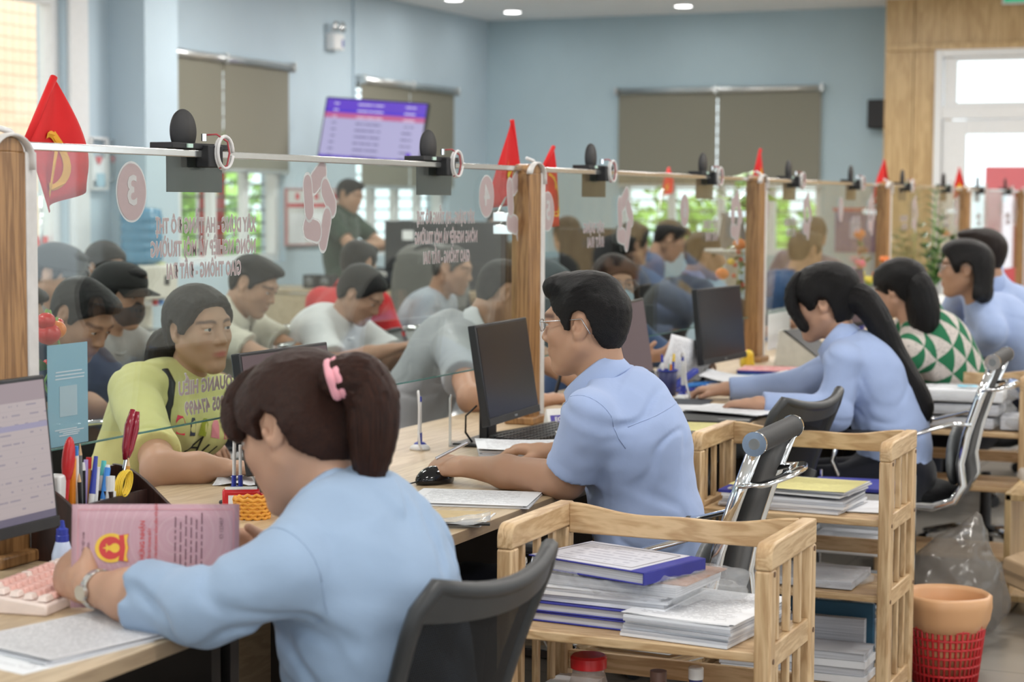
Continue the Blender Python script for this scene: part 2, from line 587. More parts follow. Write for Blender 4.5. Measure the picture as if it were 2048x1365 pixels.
def make_skin_mat():
    t = NT('skin'); a = t.attr('col')
    n = t.noise(t.coord('Object'), 55, 3); c = t.mix(t.math('MULTIPLY', n, 0.16), a.outputs['Color'], (0.5, 0.22, 0.16), 'MIX')
    t.base(c); t.b.inputs['Subsurface Weight'].default_value = 0.08; t.b.inputs['Subsurface Radius'].default_value = (0.010, 0.004, 0.002)
    t.bump(t.noise(t.coord('Object'), 420, 2), 0.05, 0.001)
    return t.set(0.5, spec=0.35)


M_SKIN = make_skin_mat()


def hair_mat(name, dark, light, rough=0.42):
    if name in MATS: return MATS[name]
    t = NT(name); a = t.attr('flow')
    n = t.noise(a.outputs['Vector'], 1.0, 4, 0.65); n2 = t.noise(a.outputs['Vector'], 3.1, 2)
    t.base(t.ramp(n, [(0.35, dark), (0.72, light)]))
    t.bump(t.math('ADD', n, t.math('MULTIPLY', n2, 0.5)), 0.55, 0.006)
    MATS[name] = t.set(rough, spec=0.22); return t.m


M_EYE = plain('eye white', (0.50, 0.47, 0.45), 0.15, var=0.02)
M_IRIS = plain('iris', (0.02, 0.012, 0.008), 0.1, var=0.02)
M_STEEL = plain('steel wire', (0.55, 0.56, 0.58), 0.25, 1.0)
M_LENS = thin_glass('spectacle lens', (0.97, 0.98, 0.99), 0.8)

SHORT = [(-.14, .15), (.125, .15), (.125, .084), (.092, .076), (.072, .066), (.060, .046), (.046, .030), (.034, .018), (.024, -.008), (.012, -.012), (.008, .014), (.002, .030),
         (-.014, .037), (-.030, .030), (-.040, .004), (-.046, -.030), (-.058, -.056), (-.078, -.072), (-.098, -.076), (-.14, -.05)]
TIED = [(-.16, .16), (.120, .16), (.115, .085), (.086, .078), (.064, .058), (.050, .020), (.034, .004), (.016, -.014), (.012, .016), (-.012, .026), (-.030, .008),
        (-.036, -.040), (-.060, -.072), (-.098, -.085), (-.16, -.07)]
FULL = [(-.18, .17), (.125, .17), (.120, .080), (.094, .064), (.076, .046), (.062, .012), (.046, -.030), (.030, -.085), (.010, -.125), (-.06, -.150), (-.18, -.140)]
EAROUT = [(-.18, .17), (.125, .17), (.112, .080), (.086, .064), (.064, .044), (.048, .004), (.036, -.020), (.018, -.014), (.010, .018), (-.012, .028), (-.034, .010), (-.038, -.045), (-.03, -.125), (-.07, -.150), (-.18, -.140)]


def hand_prims(S, wrist, d, nrm, side, L=0.178, curl=(18, 22, 14), spread=4.0, thumb=(0.75, 0.75, 0.25), k=0.008, tcurl=14):
    d = unit(d); nrm = unit(np.asarray(nrm) - d * (np.asarray(nrm) @ d)); lat = np.cross(d, -nrm) * (1 if side == 'L' else -1)   # lat points to the thumb
    s = L / 0.185; wrist = V(wrist)
    S.cone(wrist - d * .02, wrist + d * .040 * s, .026 * s, .034 * s, .012, (nrm, .62))
    S.cone(wrist + d * .03 * s, wrist + d * .082 * s, .036 * s, .041 * s, .010, (nrm, .36))
    S.cone(wrist + d * .02 * s + lat * .018 * s + nrm * .006 * s, wrist + d * .055 * s + lat * .030 * s + nrm * .010 * s, .017 * s, .013 * s, .012)
    curls = curl if isinstance(curl[0], (tuple, list)) else [curl] * 4
    for i, (off, ln) in enumerate(zip((.031, .0105, -.0105, -.030), (.072, .080, .074, .058))):
        base = wrist + d * ((.090, .095, .091, .082)[i]) * s + lat * off * s; ang = math.radians(spread * (1.5 - i))
        dd = unit(d * math.cos(ang) + lat * math.sin(ang)); p = base - dd * .016 * s; S.cone(p, base, .0098 * s, .0096 * s, k)
        r = (.0094, .0098, .0094, .0083)[i] * s; cum = 0
        for j, (fr, rr) in enumerate(((.44, .93), (.31, .84), (.25, .72))):
            cum += math.radians(curls[i][j]); v = unit(dd * math.cos(cum) + nrm * math.sin(cum)); b2 = base + v * ln * fr * s
            S.cone(base, b2, r * (1 if j == 0 else (.93, .84)[j - 1]), r * rr, 0.003 if j else 0.004); base = b2
    a, b, c = thumb; td = unit(d * a + lat * b + nrm * c); p = wrist + d * .030 * s + lat * .028 * s + nrm * .008 * s
    m = p + td * .036 * s; S.cone(p, m, .0145 * s, .0115 * s, .010)
    tc = math.radians(tcurl); td2 = unit(td * math.cos(tc) - lat * math.sin(tc)); e = m + td2 * .030 * s; S.cone(m, e, .0115 * s, .0088 * s, .003)


def ik(sh, wr, l1, l2, pole):
    d = wr - sh; L = np.linalg.norm(d); u = d / L; Lc = min(L, (l1 + l2) * .999)
    a = (l1 * l1 - l2 * l2 + Lc * Lc) / (2 * Lc); hh = math.sqrt(max(l1 * l1 - a * a, 0))
    pl = unit(pole - u * (pole @ u)); return sh + u * a + pl * hh


def person(label, heading, pelvis, head, look=(0, 0, 0), group=None, seat=0.45, sex='m', bulk=1.0, sw=None, hs=1.0,
           skin=(0.44, 0.26, 0.17), arms=None, h=0.009, hair='short', hair_col='black', shirt=None, trousers=None, standing=False,
           extras=(), lips=None, fold=0.004, twist=0.0, legs=None, shroll=0.0, hh=None, torso_k=1.0, bow=0.03, eyes=True, ttop=0.0, shift=0.0):
    """pelvis (x,y) and head centre (x,y,z) in room coordinates; heading in degrees; look = head (yaw,pitch,roll) from the heading"""
    th = math.radians(heading)
    root = thing('person', label, 'person', (pelvis[0], pelvis[1], 0), th, group)
    cth, sth = math.cos(th), math.sin(th)
    def toL(w):
        x, y = w[0] - pelvis[0], w[1] - pelvis[1]; return V(x * cth + y * sth, -x * sth + y * cth, w[2])
    def dirL(v): return V(v[0] * cth + v[1] * sth, -v[0] * sth + v[1] * cth, v[2])
    fem = sex == 'f'; sw = sw or (0.170 if fem else 0.190)
    Hc = toL(head); M = np.array(Euler((math.radians(look[2]), math.radians(look[1]), math.radians(look[0])), 'XYZ').to_matrix())
    hs = hs * (0.96 if fem else 1.0)
    def H(x, y, z): return Hc + M @ (V(x, y, z) * hs)
    P = V(0, 0, seat + 0.10); nb = H(-.030, 0, -.085); u = unit(nb - P)
    n = unit(0.7 * u + 0.3 * M[:, 2]); C7 = nb - n * 0.050
    u = unit(C7 - P); tw = math.radians(twist); side = unit(V(-math.sin(tw), math.cos(tw), math.sin(math.radians(shroll)))); side = unit(side - u * (side @ u)); f = np.cross(side, u)
    wa = P + (C7 - P) * .34 - f * bow; ch = P + (C7 - P) * .66 - f * bow * 0.9; SCn = C7 - u * .062 + f * shift
    sh = {'L': SCn + side * sw, 'R': SCn - side * sw}
    b = bulk; l1, l2 = (0.285, 0.235) if not fem else (0.265, 0.220)
    arms = arms or {}; A = {}
    for s, sg in (('L', 1), ('R', -1)):
        a = dict(arms.get(s, {})); wr = toL(a['wrist']) if 'wrist' in a else V(.32, sg * .12, seat + .20)
        el = toL(a['elbow']) if 'elbow' in a else ik(sh[s], wr, l1, l2, V(-.35, sg * .9, -1.0) if 'pole' not in a else dirL(a['pole']))
        a['w'], a['e'] = wr, el; A[s] = a

    def torso(S, o, sleeves=None, arm=True):
        k = .05
        S.cone(P - u * .02, wa, .150 * b + o, .140 * b + o, k, (f, .76)); S.cone(wa, ch, .140 * b + o, .152 * b + o, k, (f, .74))
        S.cone(ch, C7 - u * .155, .152 * b + o, .112 * b + o, k, (f, .70))
        S.cone(SCn - side * sw * .80 - u * .012, SCn + side * sw * .80 - u * .012, .056 + o, None, .05)
        for s in 'LR': S.cone(C7 - f * .006 - u * .036, sh[s] * .8 + SCn * .2 + u * .016, .044 + o, .036 + o, .045)
        if fem:
            for sg in (1, -1): S.ell(ch + u * .02 + f * (.085 * b) + side * sg * .068, (.058 + o,) * 3, .05)
        if bulk > 1.1: S.ell(wa + f * .05, (.13 + o,) * 3, .06)

    # ---- body: one continuous skin surface
    S = Sdf(); torso(S, -0.022)
    S.cone(nb + M[:, 2] * .03, C7 - u * .02, .050 * hs * (.92 if fem else 1.05), .058 * (.92 if fem else 1.05), .025)
    for s in 'LR':
        a = A[s]; bare = (shirt or {}).get('sleeve', 'short') != 'long'; q = 0.0 if bare else -.006
        S.cone(sh[s], a['e'], .046 * b + q, .041 * b + q, .03); S.cone(a['e'], a['w'] * .62 + a['e'] * .38, .0415 * b + q, .036 * b + q, .025); S.cone(a['w'] * .62 + a['e'] * .38, a['w'], .036 * b + q, .026, .02, None)
        dv = dirL(a['dir']) if 'dir' in a else a['w'] - a['e']; nv = dirL(a['palm']) if 'palm' in a else V(0, 0, -1)
        kw = {x: a[x] for x in ('curl', 'spread', 'thumb', 'tcurl') if x in a}
        hand_prims(S, a['w'], dv, nv, s, (.170 if fem else .185) * a.get('hl', 1.0), **kw)
    Hm = M
    S.ell(H(-.014, 0, .028), V(.093, .073, .081) * hs, .02, Hm); S.ell(H(.026, 0, -.026), V(.064, .060, .084) * hs, .03, Hm)
    jw = .050 if fem else .054
    for sg in (1, -1):
        S.cone(H(-.004, sg * jw, -.048), H(.058, sg * .012, -.097), .020 * hs, .0165 * hs, .03)
        S.ell(H(.050, sg * .034, -.022), V(.030, .026, .026) * hs, .02, Hm)
    S.ell(H(.066, 0, -.056), V(.024, .034, .034) * hs, .02, Hm)
    S.ell(H(.070, 0, -.100), V(.018, .022, .014) * hs, .02, Hm)
    S.cone(H(.076, -.032, .025), H(.076, .032, .025), .0125 * hs, None, .018)
    for sg in (1, -1): S.ell(H(.096, sg * .031, .006), V(.016, .018, .012) * hs, .012, Hm, 's')
    S.cone(H(.084, 0, .012), H(.102, 0, -.026), .0075 * hs, .0105 * hs, .010)
    for sg in (1, -1): S.ell(H(.092, sg * .0115, -.031), V(.012, .0085, .008) * hs, .006, Hm)
    S.ell(H(.085, 0, -.0575), V(.0125, .022, .0055) * hs, .006, Hm); S.ell(H(.084, 0, -.0685), V(.0125, .019, .0062) * hs, .006, Hm)
    for sg in (1, -1):                                      # lids over the eyes
        S.ell(H(.0745, sg * .031, .0125), V(.0155, .0175, .0075) * hs, .004, Hm); S.ell(H(.0745, sg * .031, -.0015), V(.0140, .0160, .0055) * hs, .004, Hm)
    eR = {sg: M @ np.array(Euler((0, math.radians(-12), math.radians(sg * 18))).to_matrix()) for sg in (1, -1)}
    for sg in (1, -1):
        S.ell(H(-.016, sg * .072, -.004), V(.019, .0095, .031) * hs, .006, eR[sg]); S.ell(H(-.011, sg * .083, .001), V(.0118, .0105, .0195) * hs, .004, eR[sg], 's'); S.ell(H(-.001, sg * .078, -.006), V(.005, .006, .007) * hs, .003, eR[sg])
        S.ell(H(-.006, sg * .070, -.026), V(.009, .007, .010) * hs, .006, eR[sg])
    vp, q = S.mesh(hh or h)
    base = np.array(skin); col = np.tile(np.append(base, 1.0), (len(vp), 1)); L = (vp - Hc) @ M / hs
    def blend(w, c): col[:, :3] = col[:, :3] * (1 - w[:, None]) + np.array(c) * w[:, None]
    face = L[:, 0] > .03
    lw = np.clip(1.6 - np.sqrt(((L[:, 0] - .088) / .02) ** 2 + (L[:, 1] / .024) ** 2 + ((L[:, 2] + .063) / .0115) ** 2) * 1.4, 0, 1)
    blend(lw * (0.85 if fem else .55), lips or ((.42, .10, .10) if fem else (base[0] * .8, base[1] * .55, base[2] * .55)))
    bz = .0275 - ((np.abs(L[:, 1]) - .032) / .024) ** 2 * .007
    bw = np.clip(1.5 - np.abs(L[:, 2] - bz) / (.0042 if fem else .0058) * 1.0, 0, 1) * np.clip(3 - np.abs(np.abs(L[:, 1]) - .033) / .019 * 2.2, 0, 1) * (L[:, 0] > .055)
    blend(bw * .8, (.03, .02, .018))
    ck = np.clip(1 - np.linalg.norm((L - V(.06, 0, -.02)) * V(1, 0, 1), axis=1) / .04, 0, 1) * np.clip(1 - np.abs(np.abs(L[:, 1]) - .038) / .02, 0, 1); blend(ck * .22, (.55, .22, .16))
    body = np_mesh('body', vp, q, M_SKIN, root, {'col': ('FLOAT_COLOR', col)})
    if eyes:
        for sg in (1, -1):
            e = MB(); c = H(.0755, sg * .031, .0055); fw = M[:, 0]
            e.ball(c, .0122 * hs, 14, 10); e.mat(1).ball(c + fw * .0064 * hs, .0071 * hs, 10, 8); e.build('eye', [M_EYE, M_IRIS], body, True)

    # ---- clothes
    shirt = shirt or {'mat': fabric('grey cotton', (.4, .4, .42))}
    S = Sdf(); torso(S, shirt.get('off', 0.006)); sl = shirt.get('sleeve', 'short'); ease = shirt.get('ease', .012)
    for s in 'LR':
        a = A[s]; e, w, s0 = a['e'], a['w'], sh[s] - u * .006; r0 = .051 * b
        if sl == 'short':
            t = shirt.get('len', .66); S.cone(s0, s0 + (e - s0) * t, r0 + ease * .5, .050 * b + ease, .055, None, 'u', True)
            S.cone(s0 + (e - s0) * (t - .09), s0 + (e - s0) * t, .050 * b + ease + .002, .0505 * b + ease + .003, .004, None, 'u', True)
        elif sl == 'rolled':                                 # long sleeve turned up over the elbow
            t = a.get('cuff', .16); S.cone(s0, e, r0 + ease * .5, .047 * b + ease, .03); p1 = e + (w - e) * t
            S.cone(e, p1, .047 * b + ease, .045 * b + ease, .02, None, 'u', True)
            S.cone(e + (w - e) * (t - .22), p1, .050 * b + ease, .049 * b + ease + .004, .006, None, 'u', True)
        else:
            S.cone(s0, e, r0 + ease * .5, .046 * b + ease, .03); p1 = e + (w - e) * .93
            S.cone(e, p1, .046 * b + ease, .031 + ease * .5, .025, None, 'u', True); S.cone(e + (w - e) * .74, p1, .034 + ease * .5, .033 + ease * .5, .004, None, 'u', True)
    hem = shirt.get('hem', -.03); S.plane(P - V(0, 0, -hem), -unit(.35 * u + V(0, 0, .65)))
    fr = fold; sd = random.random() * 20
    def disp(Q):
        Z = np.stack([Q[:, 0] * 6 + Q[:, 2] * 3, Q[:, 1] * 6 - Q[:, 2] * 2, Q[:, 2] * 15 + Q[:, 1] * 5 - Q[:, 0] * 4], 1) + sd; Z = Z + 0.8 * vnoise(Q * 6 + sd)[:, None]
        a1 = vnoise(Z); a2 = vnoise(Q * V(15, 15, 26) + 3.7 + sd)
        m1 = np.clip(vnoise(Q * 5.1 + sd * 1.7) * 2 + .45, 0, 1); a3 = vnoise(Q * V(5, 5, 9) + 9.1 + sd)
        w1 = np.clip(1 - np.abs(a1) * 3.0, 0, 1); w1 = w1 * w1 * (3 - 2 * w1)
        return fr * (0.9 * a3 + 0.25 * a2 + 0.75 * w1 * m1)
    vp, q = S.mesh(h if fold < .003 else max(h, .006) if h > .004 else h * 1.25, disp, .01)
    sm = shirt['mat']; attr = None
    so = np_mesh('shirt', vp, q, sm, root)
    if h < .007: md = so.modifiers.new('soften', 'SMOOTH'); md.factor = .5; md.iterations = 3
    if shirt.get('collar'):
        cm = shirt.get('collar_mat', sm); c0 = C7 + f * .020 + u * .014; nn = unit(n + f * .30); cs = unit(side); cf = unit(np.cross(cs, nn)); m = MB(); K = 40; op = shirt.get('open', 22)
        rw = .060 if fem else .067; prof = [(rw, -.034), (rw, .026), (rw + .004, .033), (rw + .010, .029), (rw + .026, -.020), (rw + .024, -.025), (rw + .006, -.004)]
        for i in range(K + 1):
            phi = math.radians(op + (360 - 2 * op) * i / K); fr_ = (1 + math.cos(phi)) / 2
            for r, z in prof:
                zz = z - .034 * fr_ ** 1.5 - (.030 * fr_ ** 4 if z < 0 and r > rw + .01 else 0); rr = r * (1 + .10 * fr_)
                m.v.append(tuple(c0 + cf * math.cos(phi) * rr + cs * math.sin(phi) * rr * .97 + nn * zz))
        nprof = len(prof)
        for i in range(K):
            for j in range(nprof):
                m.f.append((i * nprof + j, i * nprof + (j + 1) % nprof, (i + 1) * nprof + (j + 1) % nprof, (i + 1) * nprof + j)); m.mi.append(0)
        m.f += [tuple(range(nprof)), tuple(K * nprof + j for j in range(nprof - 1, -1, -1))]; m.mi += [0, 0]
        m.build('collar', cm, so, True)
    elif shirt.get('neck', True):
        c0 = C7 + f * .014 - u * .030; nn = unit(n + f * .55); cs = side; cf = unit(np.cross(cs, nn)); rr = .076 if fem else .074
        MB().tube([c0 + cf * math.cos(t) * rr * 1.08 + cs * math.sin(t) * rr for t in np.linspace(0, 2 * PI, 32, endpoint=False)], .0065, 8, True).build('neckband', shirt.get('collar_mat', sm), so, True)
    # ---- legs
    tm = trousers or fabric('dark trousers', (.018, .020, .028)); S = Sdf(); S.ell(P - u * .015, V(.125, .160, .115) * b ** .5, .04); shoes = []
    if b > 1: S.ell(P + V(.02, 0, -.01), V(.14, .17, .11) * b ** .5, .04)
    for s, sg in (('L', 1), ('R', -1)):
        if standing: hip, kn, an = P + V(0, sg * .085, -.06), V(.03, sg * .10, seat * .55), V(-.02, sg * .11, .09)
        else:
            lg = (legs or {}).get(s); hip = P + V(.01, sg * .085, -.045); kn = V(.43, sg * .11, seat + .04); an = V(.46, sg * .11, .10)
            if lg: kn, an = V(lg[0]), V(lg[1])
        S.cone(hip, kn, .088 * b, .060 * b, .04); S.cone(kn, an, .060 * b, .046, .03); shoes.append(an)
    vp, q = S.mesh(max(h, .012) if h > .004 else .009, lambda Q: .004 * vnoise(Q * 13 + sd), .006); np_mesh('trousers', vp, q, tm, root)
    for an in shoes:
        m = MB(); m.lathe([(.001, -.105), (.030, -.095), (.040, -.06), (.042, 0), (.036, .05), (.040, .11), (.036, .16), (.018, .19), (.001, .195)], an + V(.0, 0, -.055), 14, (1, 0, 0)); m.build('shoe', plain('black shoe', (.02, .02, .022), .4), root, True)

    # ---- hair
    black = hair_col == 'black'
    hm = hair_mat('black hair', (.0015, .0015, .002), (.012, .010, .010)) if black else hair_mat('brown hair', (.008, .003, .0025), (.060, .020, .011)) if hair_col == 'brown' else hair_mat('grey hair', (.04, .04, .04), (.14, .13, .12)) if hair_col == 'grey' else hair_mat('dark brown hair', (.004, .003, .0025), (.026, .013, .009))
    vol = {'short': .008, 'buzz': .004, 'swept': .009}.get(hair, .013)
    S = Sdf(); poly = {'short': SHORT, 'buzz': SHORT, 'swept': SHORT, 'tied': TIED, 'bun': TIED, 'long': EAROUT, 'bob': EAROUT, 'full': FULL}[hair]
    S.ell(H(-.014, 0, .028), (V(.093, .073, .081) + vol) * hs, .02, Hm); S.ell(H(.010, 0, .012), (V(.075, .066, .080) + vol * .75) * hs, .03, Hm)
    S.ell(H(-.030, 0, -.02), (V(.062, .058, .060) + vol * (.35 if hair in ('short', 'buzz', 'swept') else 1)) * hs, .03, Hm)
    pole = H(.02, .0, .10)
    if hair == 'short': S.ell(H(.045, 0, .088), V(.055, .055, .026) * hs, .02, Hm)
    if hair == 'swept':
        S.cone(H(.064, .030, .092), H(.058, -.040, .098), .026 * hs, .030 * hs, .02); S.ell(H(.00, 0, .085), V(.085, .062, .042) * hs, .02, Hm); pole = H(.075, 0.06, .045)
    if hair == 'bob':
        for sg in (1, -1): S.cone(H(-.022, sg * .060, .03), H(-.036, sg * .066, -.100), .030 * hs, .034 * hs, .03)
        S.cone(H(-.060, 0, .02), H(-.070, 0, -.095), .066 * hs, .064 * hs, .04, (M[:, 0], .75))
        S.ell(H(.02, .0, .085), V(.07, .07, .036) * hs, .03, Hm)
        for sg in (1, -1): S.cone(H(.060, sg * .042, .072), H(.030, sg * .073, .022), .016 * hs, .014 * hs, .02)
    if hair in ('tied', 'bun', 'long'):
        for sg in (1, -1): S.cone(H(.056, sg * .036, .076), H(.032, sg * .070, .024), .010 * hs, .010 * hs, .02)
        pole = H(-.10, 0, .03)
    if hair == 'full':
        for sg in (1, -1):
            S.cone(H(.035, sg * .055, .06), H(.012, sg * .080, -.09), .026 * hs, .030 * hs, .03)
        S.cone(H(-.05, 0, .03), H(-.065, 0, -.12), .072 * hs, .074 * hs, .04, (M[:, 0], .8))
    S.poly(np.array(poly) * hs, Hc, M[:, 0], M[:, 2])
    for fn in extras:
        if getattr(fn, 'kind', '') == 'haircap': fn(S, H, M, hs)
    vp, q = S.mesh(max(.0042, min(h, .007)), (lambda Q: .0014 * vnoise(unit_rows(Q - pole) * 22)), .003)
    if len(q): np_mesh('hair', vp, q, hm, root, {'flow': ('FLOAT_VECTOR', unit_rows(vp - pole) * (62 if hair != 'buzz' else 80))})
    ctx = dict(root=root, H=H, M=M, hs=hs, Hc=Hc, hm=hm, toL=toL, C7=C7, u=u, f=f, side=side, P=P, ch=ch, A=A, sh=sh, shirt=so, body=body, dirL=dirL)
    for fn in extras:
        if getattr(fn, 'kind', '') != 'haircap': fn(ctx)
    return ctx


def unit_rows(v): return v / (np.linalg.norm(v, axis=1, keepdims=True) + 1e-9)


def haircap(fn): fn.kind = 'haircap'; return fn


def ponytail(pts, rs, tie=None, tie_r=.022, tie_mat=None, h=.006, flat=None, name='ponytail'):
    """pts in head coordinates (x forward, y left, z up) or ('W', x, y, z) in room coordinates"""
    def go(c):
        hp_ = lambda p: c['toL'](p[1:]) if p[0] == 'W' else c['H'](*p)
        P = [hp_(p) for p in pts]
        # Catmull-Rom refine
        Q, R = [], []
        for i in range(len(P) - 1):
            p0, p1, p2, p3 = P[max(i - 1, 0)], P[i], P[i + 1], P[min(i + 2, len(P) - 1)]
            for t in np.linspace(0, 1, 5)[:-1]:
                Q.append(.5 * ((2 * p1) + (p2 - p0) * t + (2 * p0 - 5 * p1 + 4 * p2 - p3) * t * t + (3 * p1 - p0 - 3 * p2 + p3) * t ** 3)); R.append(rs[i] * (1 - t) + rs[i + 1] * t)
        Q.append(P[-1]); R.append(rs[-1]); S = Sdf(); S.chain(Q, R, .02, flat)
        A = np.array(Q)
        def flow(X):
            d = ((X[:, None, :] - A[None]) ** 2).sum(2); i = d.argmin(1); v = X - A[i]
            t = np.gradient(A, axis=0); t = unit_rows(t)[i]; v = v - t * (v * t).sum(1, keepdims=True); r = unit_rows(v)
            return np.concatenate([r * 9 + i[:, None] * .06], 1)
        vp, q = S.mesh(h, lambda X: .0028 * vnoise(flow(X) * 1.3), .004)
        np_mesh(name, vp, q, c['hm'], c['root'], {'flow': ('FLOAT_VECTOR', flow(vp) * 2.6)})
        if tie is not None:
            a, b = hp_(tie[0]), hp_(tie[1]); ax = unit(b - a); x, y, _ = frame_from(ax); cc = (a + b) / 2
            m = MB()
            for o in (-.006, .006):
                m.tube([Vector(cc + ax * o) + (x * math.cos(t) + y * math.sin(t)) * (tie_r + .002 * math.sin(5 * t)) for t in np.linspace(0, 2 * PI, 28, endpoint=False)], .0085, 8, True)
            m.build('hair_tie', tie_mat, c['root'], True)
    return go


def glasses(mat=None, lw=.048, lh=.030, x=.101, z=.006, rim=.0013, temples=True, half=False):
    def go(c):
        H, root = c['H'], c['root']; fr = MB(); ln = MB(); M = c['M']
        for sg in (1, -1):
            pts = []
            for t in np.linspace(0, 2 * PI, 28, endpoint=False):
                cx, sx = math.cos(t), math.sin(t); e = .45
                yy = sg * .034 + lw / 2 * math.copysign(abs(cx) ** e, cx); zz = z - .002 + lh / 2 * math.copysign(abs(sx) ** e, sx)
                pts.append(H(x - .010 * max(0, (abs(yy) - .02) / .04), yy, zz))
            fr.tube(pts, rim, 6, True); cen = len(pts)
            ln.add([Vector(p) for p in pts], [tuple(range(cen))])
            if temples:
                a = H(x - .010, sg * (.034 + lw / 2), z + .006); b1 = H(.02, sg * .077, z + .008); b2 = H(-.022, sg * .079, z + .010); b3 = H(-.042, sg * .079, -.020)
                fr.tube([a, H(.085, sg * .071, z + .007), b1, b2, b3], rim * 1.1, 6)
        fr.tube([H(x, .012, z + .004), H(x + .004, 0, z + .007), H(x, -.012, z + .004)], rim, 6)
        fo = fr.build('glasses', mat or M_STEEL, root, True); ln.build('lens', M_LENS, fo)
    return go


def face_mask(mat, strap=True):
    def go(c):
        S = Sdf(); H, M, hs = c['H'], c['M'], c['hs']
        S.ell(H(.040, 0, -.055), V(.066, .066, .062) * hs, .02, M); S.ell(H(.090, 0, -.030), V(.022, .018, .02) * hs, .02, M)
        S.poly(np.array([(.022, -.035), (.075, -.006), (.13, -.006), (.13, -.13), (.055, -.118), (.022, -.075)]) * hs, c['Hc'], M[:, 0], M[:, 2])
        vp, q = S.mesh(.006); mo = np_mesh('face_mask', vp, q, mat, c['root'])
        m = MB()
        for sg in (1, -1):
            m.tube([H(.03, sg * .064, -.036), H(.0, sg * .078, -.008), H(-.030, sg * .082, .008)], .0014, 5)
            m.tube([H(.03, sg * .060, -.076), H(.0, sg * .074, -.045), H(-.028, sg * .082, -.018)], .0014, 5)
        m.build('ear_loop', mat, mo)
    return go


def cap_hat(mat, badge=None, brim_len=.075):
    def go(c):
        S = Sdf(); H, M, hs = c['H'], c['M'], c['hs']
        S.ell(H(-.012, 0, .036), V(.110, .090, .088) * hs, .02, M); S.ell(H(.03, 0, .055), V(.07, .075, .065) * hs, .02, M)
        S.poly(np.array([(-.15, .012), (.13, .042), (.13, .17), (-.15, .17)]) * hs, c['Hc'], M[:, 0], M[:, 2])
        vp, q = S.mesh(.007); co = np_mesh('cap', vp, q, mat, c['root'])
        m = MB(); K = 18; top = []; bot = []
        for i in range(K + 1):
            t = math.radians(-75 + 150 * i / K); ci, si = math.cos(t), math.sin(t)
            inner = (.068 * ci + .022, .078 * si); outer = (.068 * ci + .022 + brim_len * max(ci, 0) ** .6 , .080 * si)
            top += [H(inner[0], inner[1], .045 - .012 * si * si), H(outer[0], outer[1], .030 - .022 * si * si)]
        n = len(top); dn = M[:, 2] * .004
        vs = top + [p - dn for p in top]
        fs = [(2 * i, 2 * i + 1, 2 * i + 3, 2 * i + 2) for i in range(K)] + [(n + 2 * i + 2, n + 2 * i + 3, n + 2 * i + 1, n + 2 * i) for i in range(K)] + [(2 * i + 1, n + 2 * i + 1, n + 2 * i + 3, 2 * i + 3) for i in range(K)]
        m.add(vs, fs); m.build('brim', mat, co, True)
        if badge: MB().ball(H(.088, .012, .082), .022, 10, 6, (.35, 1, .7), None).build('badge', badge, co, True)
    return go

# ------------------------------------------------------------------ the room
CEIL = 3.15
XL, YB = -5.05, 13.585            # left wall, back wall
XR, YF = 5.6, -6.0                # right wall, wall behind the camera
YD = 13.0                         # wood-clad wall with the door

M_WALL = plain('pale blue paint', (0.43, 0.55, 0.61), 0.7, var=0.02, scale=3, spec=0.2)
M_WALLL = plain('pale blue wall paint', (0.50, 0.61, 0.69), 0.7, var=0.02, scale=3, spec=0.2)
M_CEIL = plain('ceiling white', (0.88, 0.88, 0.88), 0.8, var=0.01, scale=3, spec=0.2)
M_WHITE = plain('white enamel', (0.78, 0.79, 0.80), 0.35, var=0.02)
M_OFFW = plain('off white wall', (0.66, 0.67, 0.66), 0.7, var=0.02, scale=3, spec=0.2)
M_BLIND = plain('taupe blind cloth', (0.235, 0.228, 0.185), 0.9, var=0.04, scale=300, spec=0.1)
M_ALU = plain('brushed aluminium', (0.62, 0.64, 0.64), 0.28, 0.85, var=0.05, scale=60)
M_BAR = plain('black iron', (0.03, 0.035, 0.04), 0.5)
M_CHROME = plain('chrome', (0.80, 0.81, 0.82), 0.08, 1.0, var=0.01)
M_BLACK = plain('black plastic', (0.012, 0.012, 0.014), 0.38, var=0.1)
M_MATTEB = plain('matt black plastic', (0.014, 0.014, 0.016), 0.6, var=0.1)
M_GREY = plain('grey plastic', (0.16, 0.17, 0.175), 0.45)
M_GLASSW = thin_glass('window glass', (0.97, 0.99, 0.98), 0.6)
M_PANEL = wood('oak wall panelling', (0.42, 0.27, 0.115), (0.60, 0.42, 0.21), (5, 5, 0.5), 0.4, 3.0, False)


def make_floor():
    t = NT('floor tile'); v = t.coord('Object', (1, 1, 1))
    br = t.new('ShaderNodeTexBrick'); br.offset = 0.0; br.inputs['Scale'].default_value = 1.0
    br.inputs['Brick Width'].default_value = .6; br.inputs['Row Height'].default_value = .6; br.inputs['Mortar Size'].default_value = .003
    br.inputs['Color1'].default_value = (.36, .33, .29, 1); br.inputs['Color2'].default_value = (.38, .35, .31, 1); br.inputs['Mortar'].default_value = (.22, .20, .18, 1)
    t.link(v, br.inputs['Vector']); n = t.noise(v, 9, 4)
    t.base(t.mix(t.math('MULTIPLY', n, .25), br.outputs['Color'], (.30, .27, .23))); return t.set(0.18)


struct(MB().box(((XL + XR) / 2, (YF + YB) / 2, -.05), (XR - XL + .4, YB - YF + .4, .1)).build('floor', make_floor()))
struct(MB().box(((XL + XR) / 2, (YF + YB) / 2, CEIL + .05), (XR - XL + .4, YB - YF + .4, .1)).build('ceiling', M_CEIL))


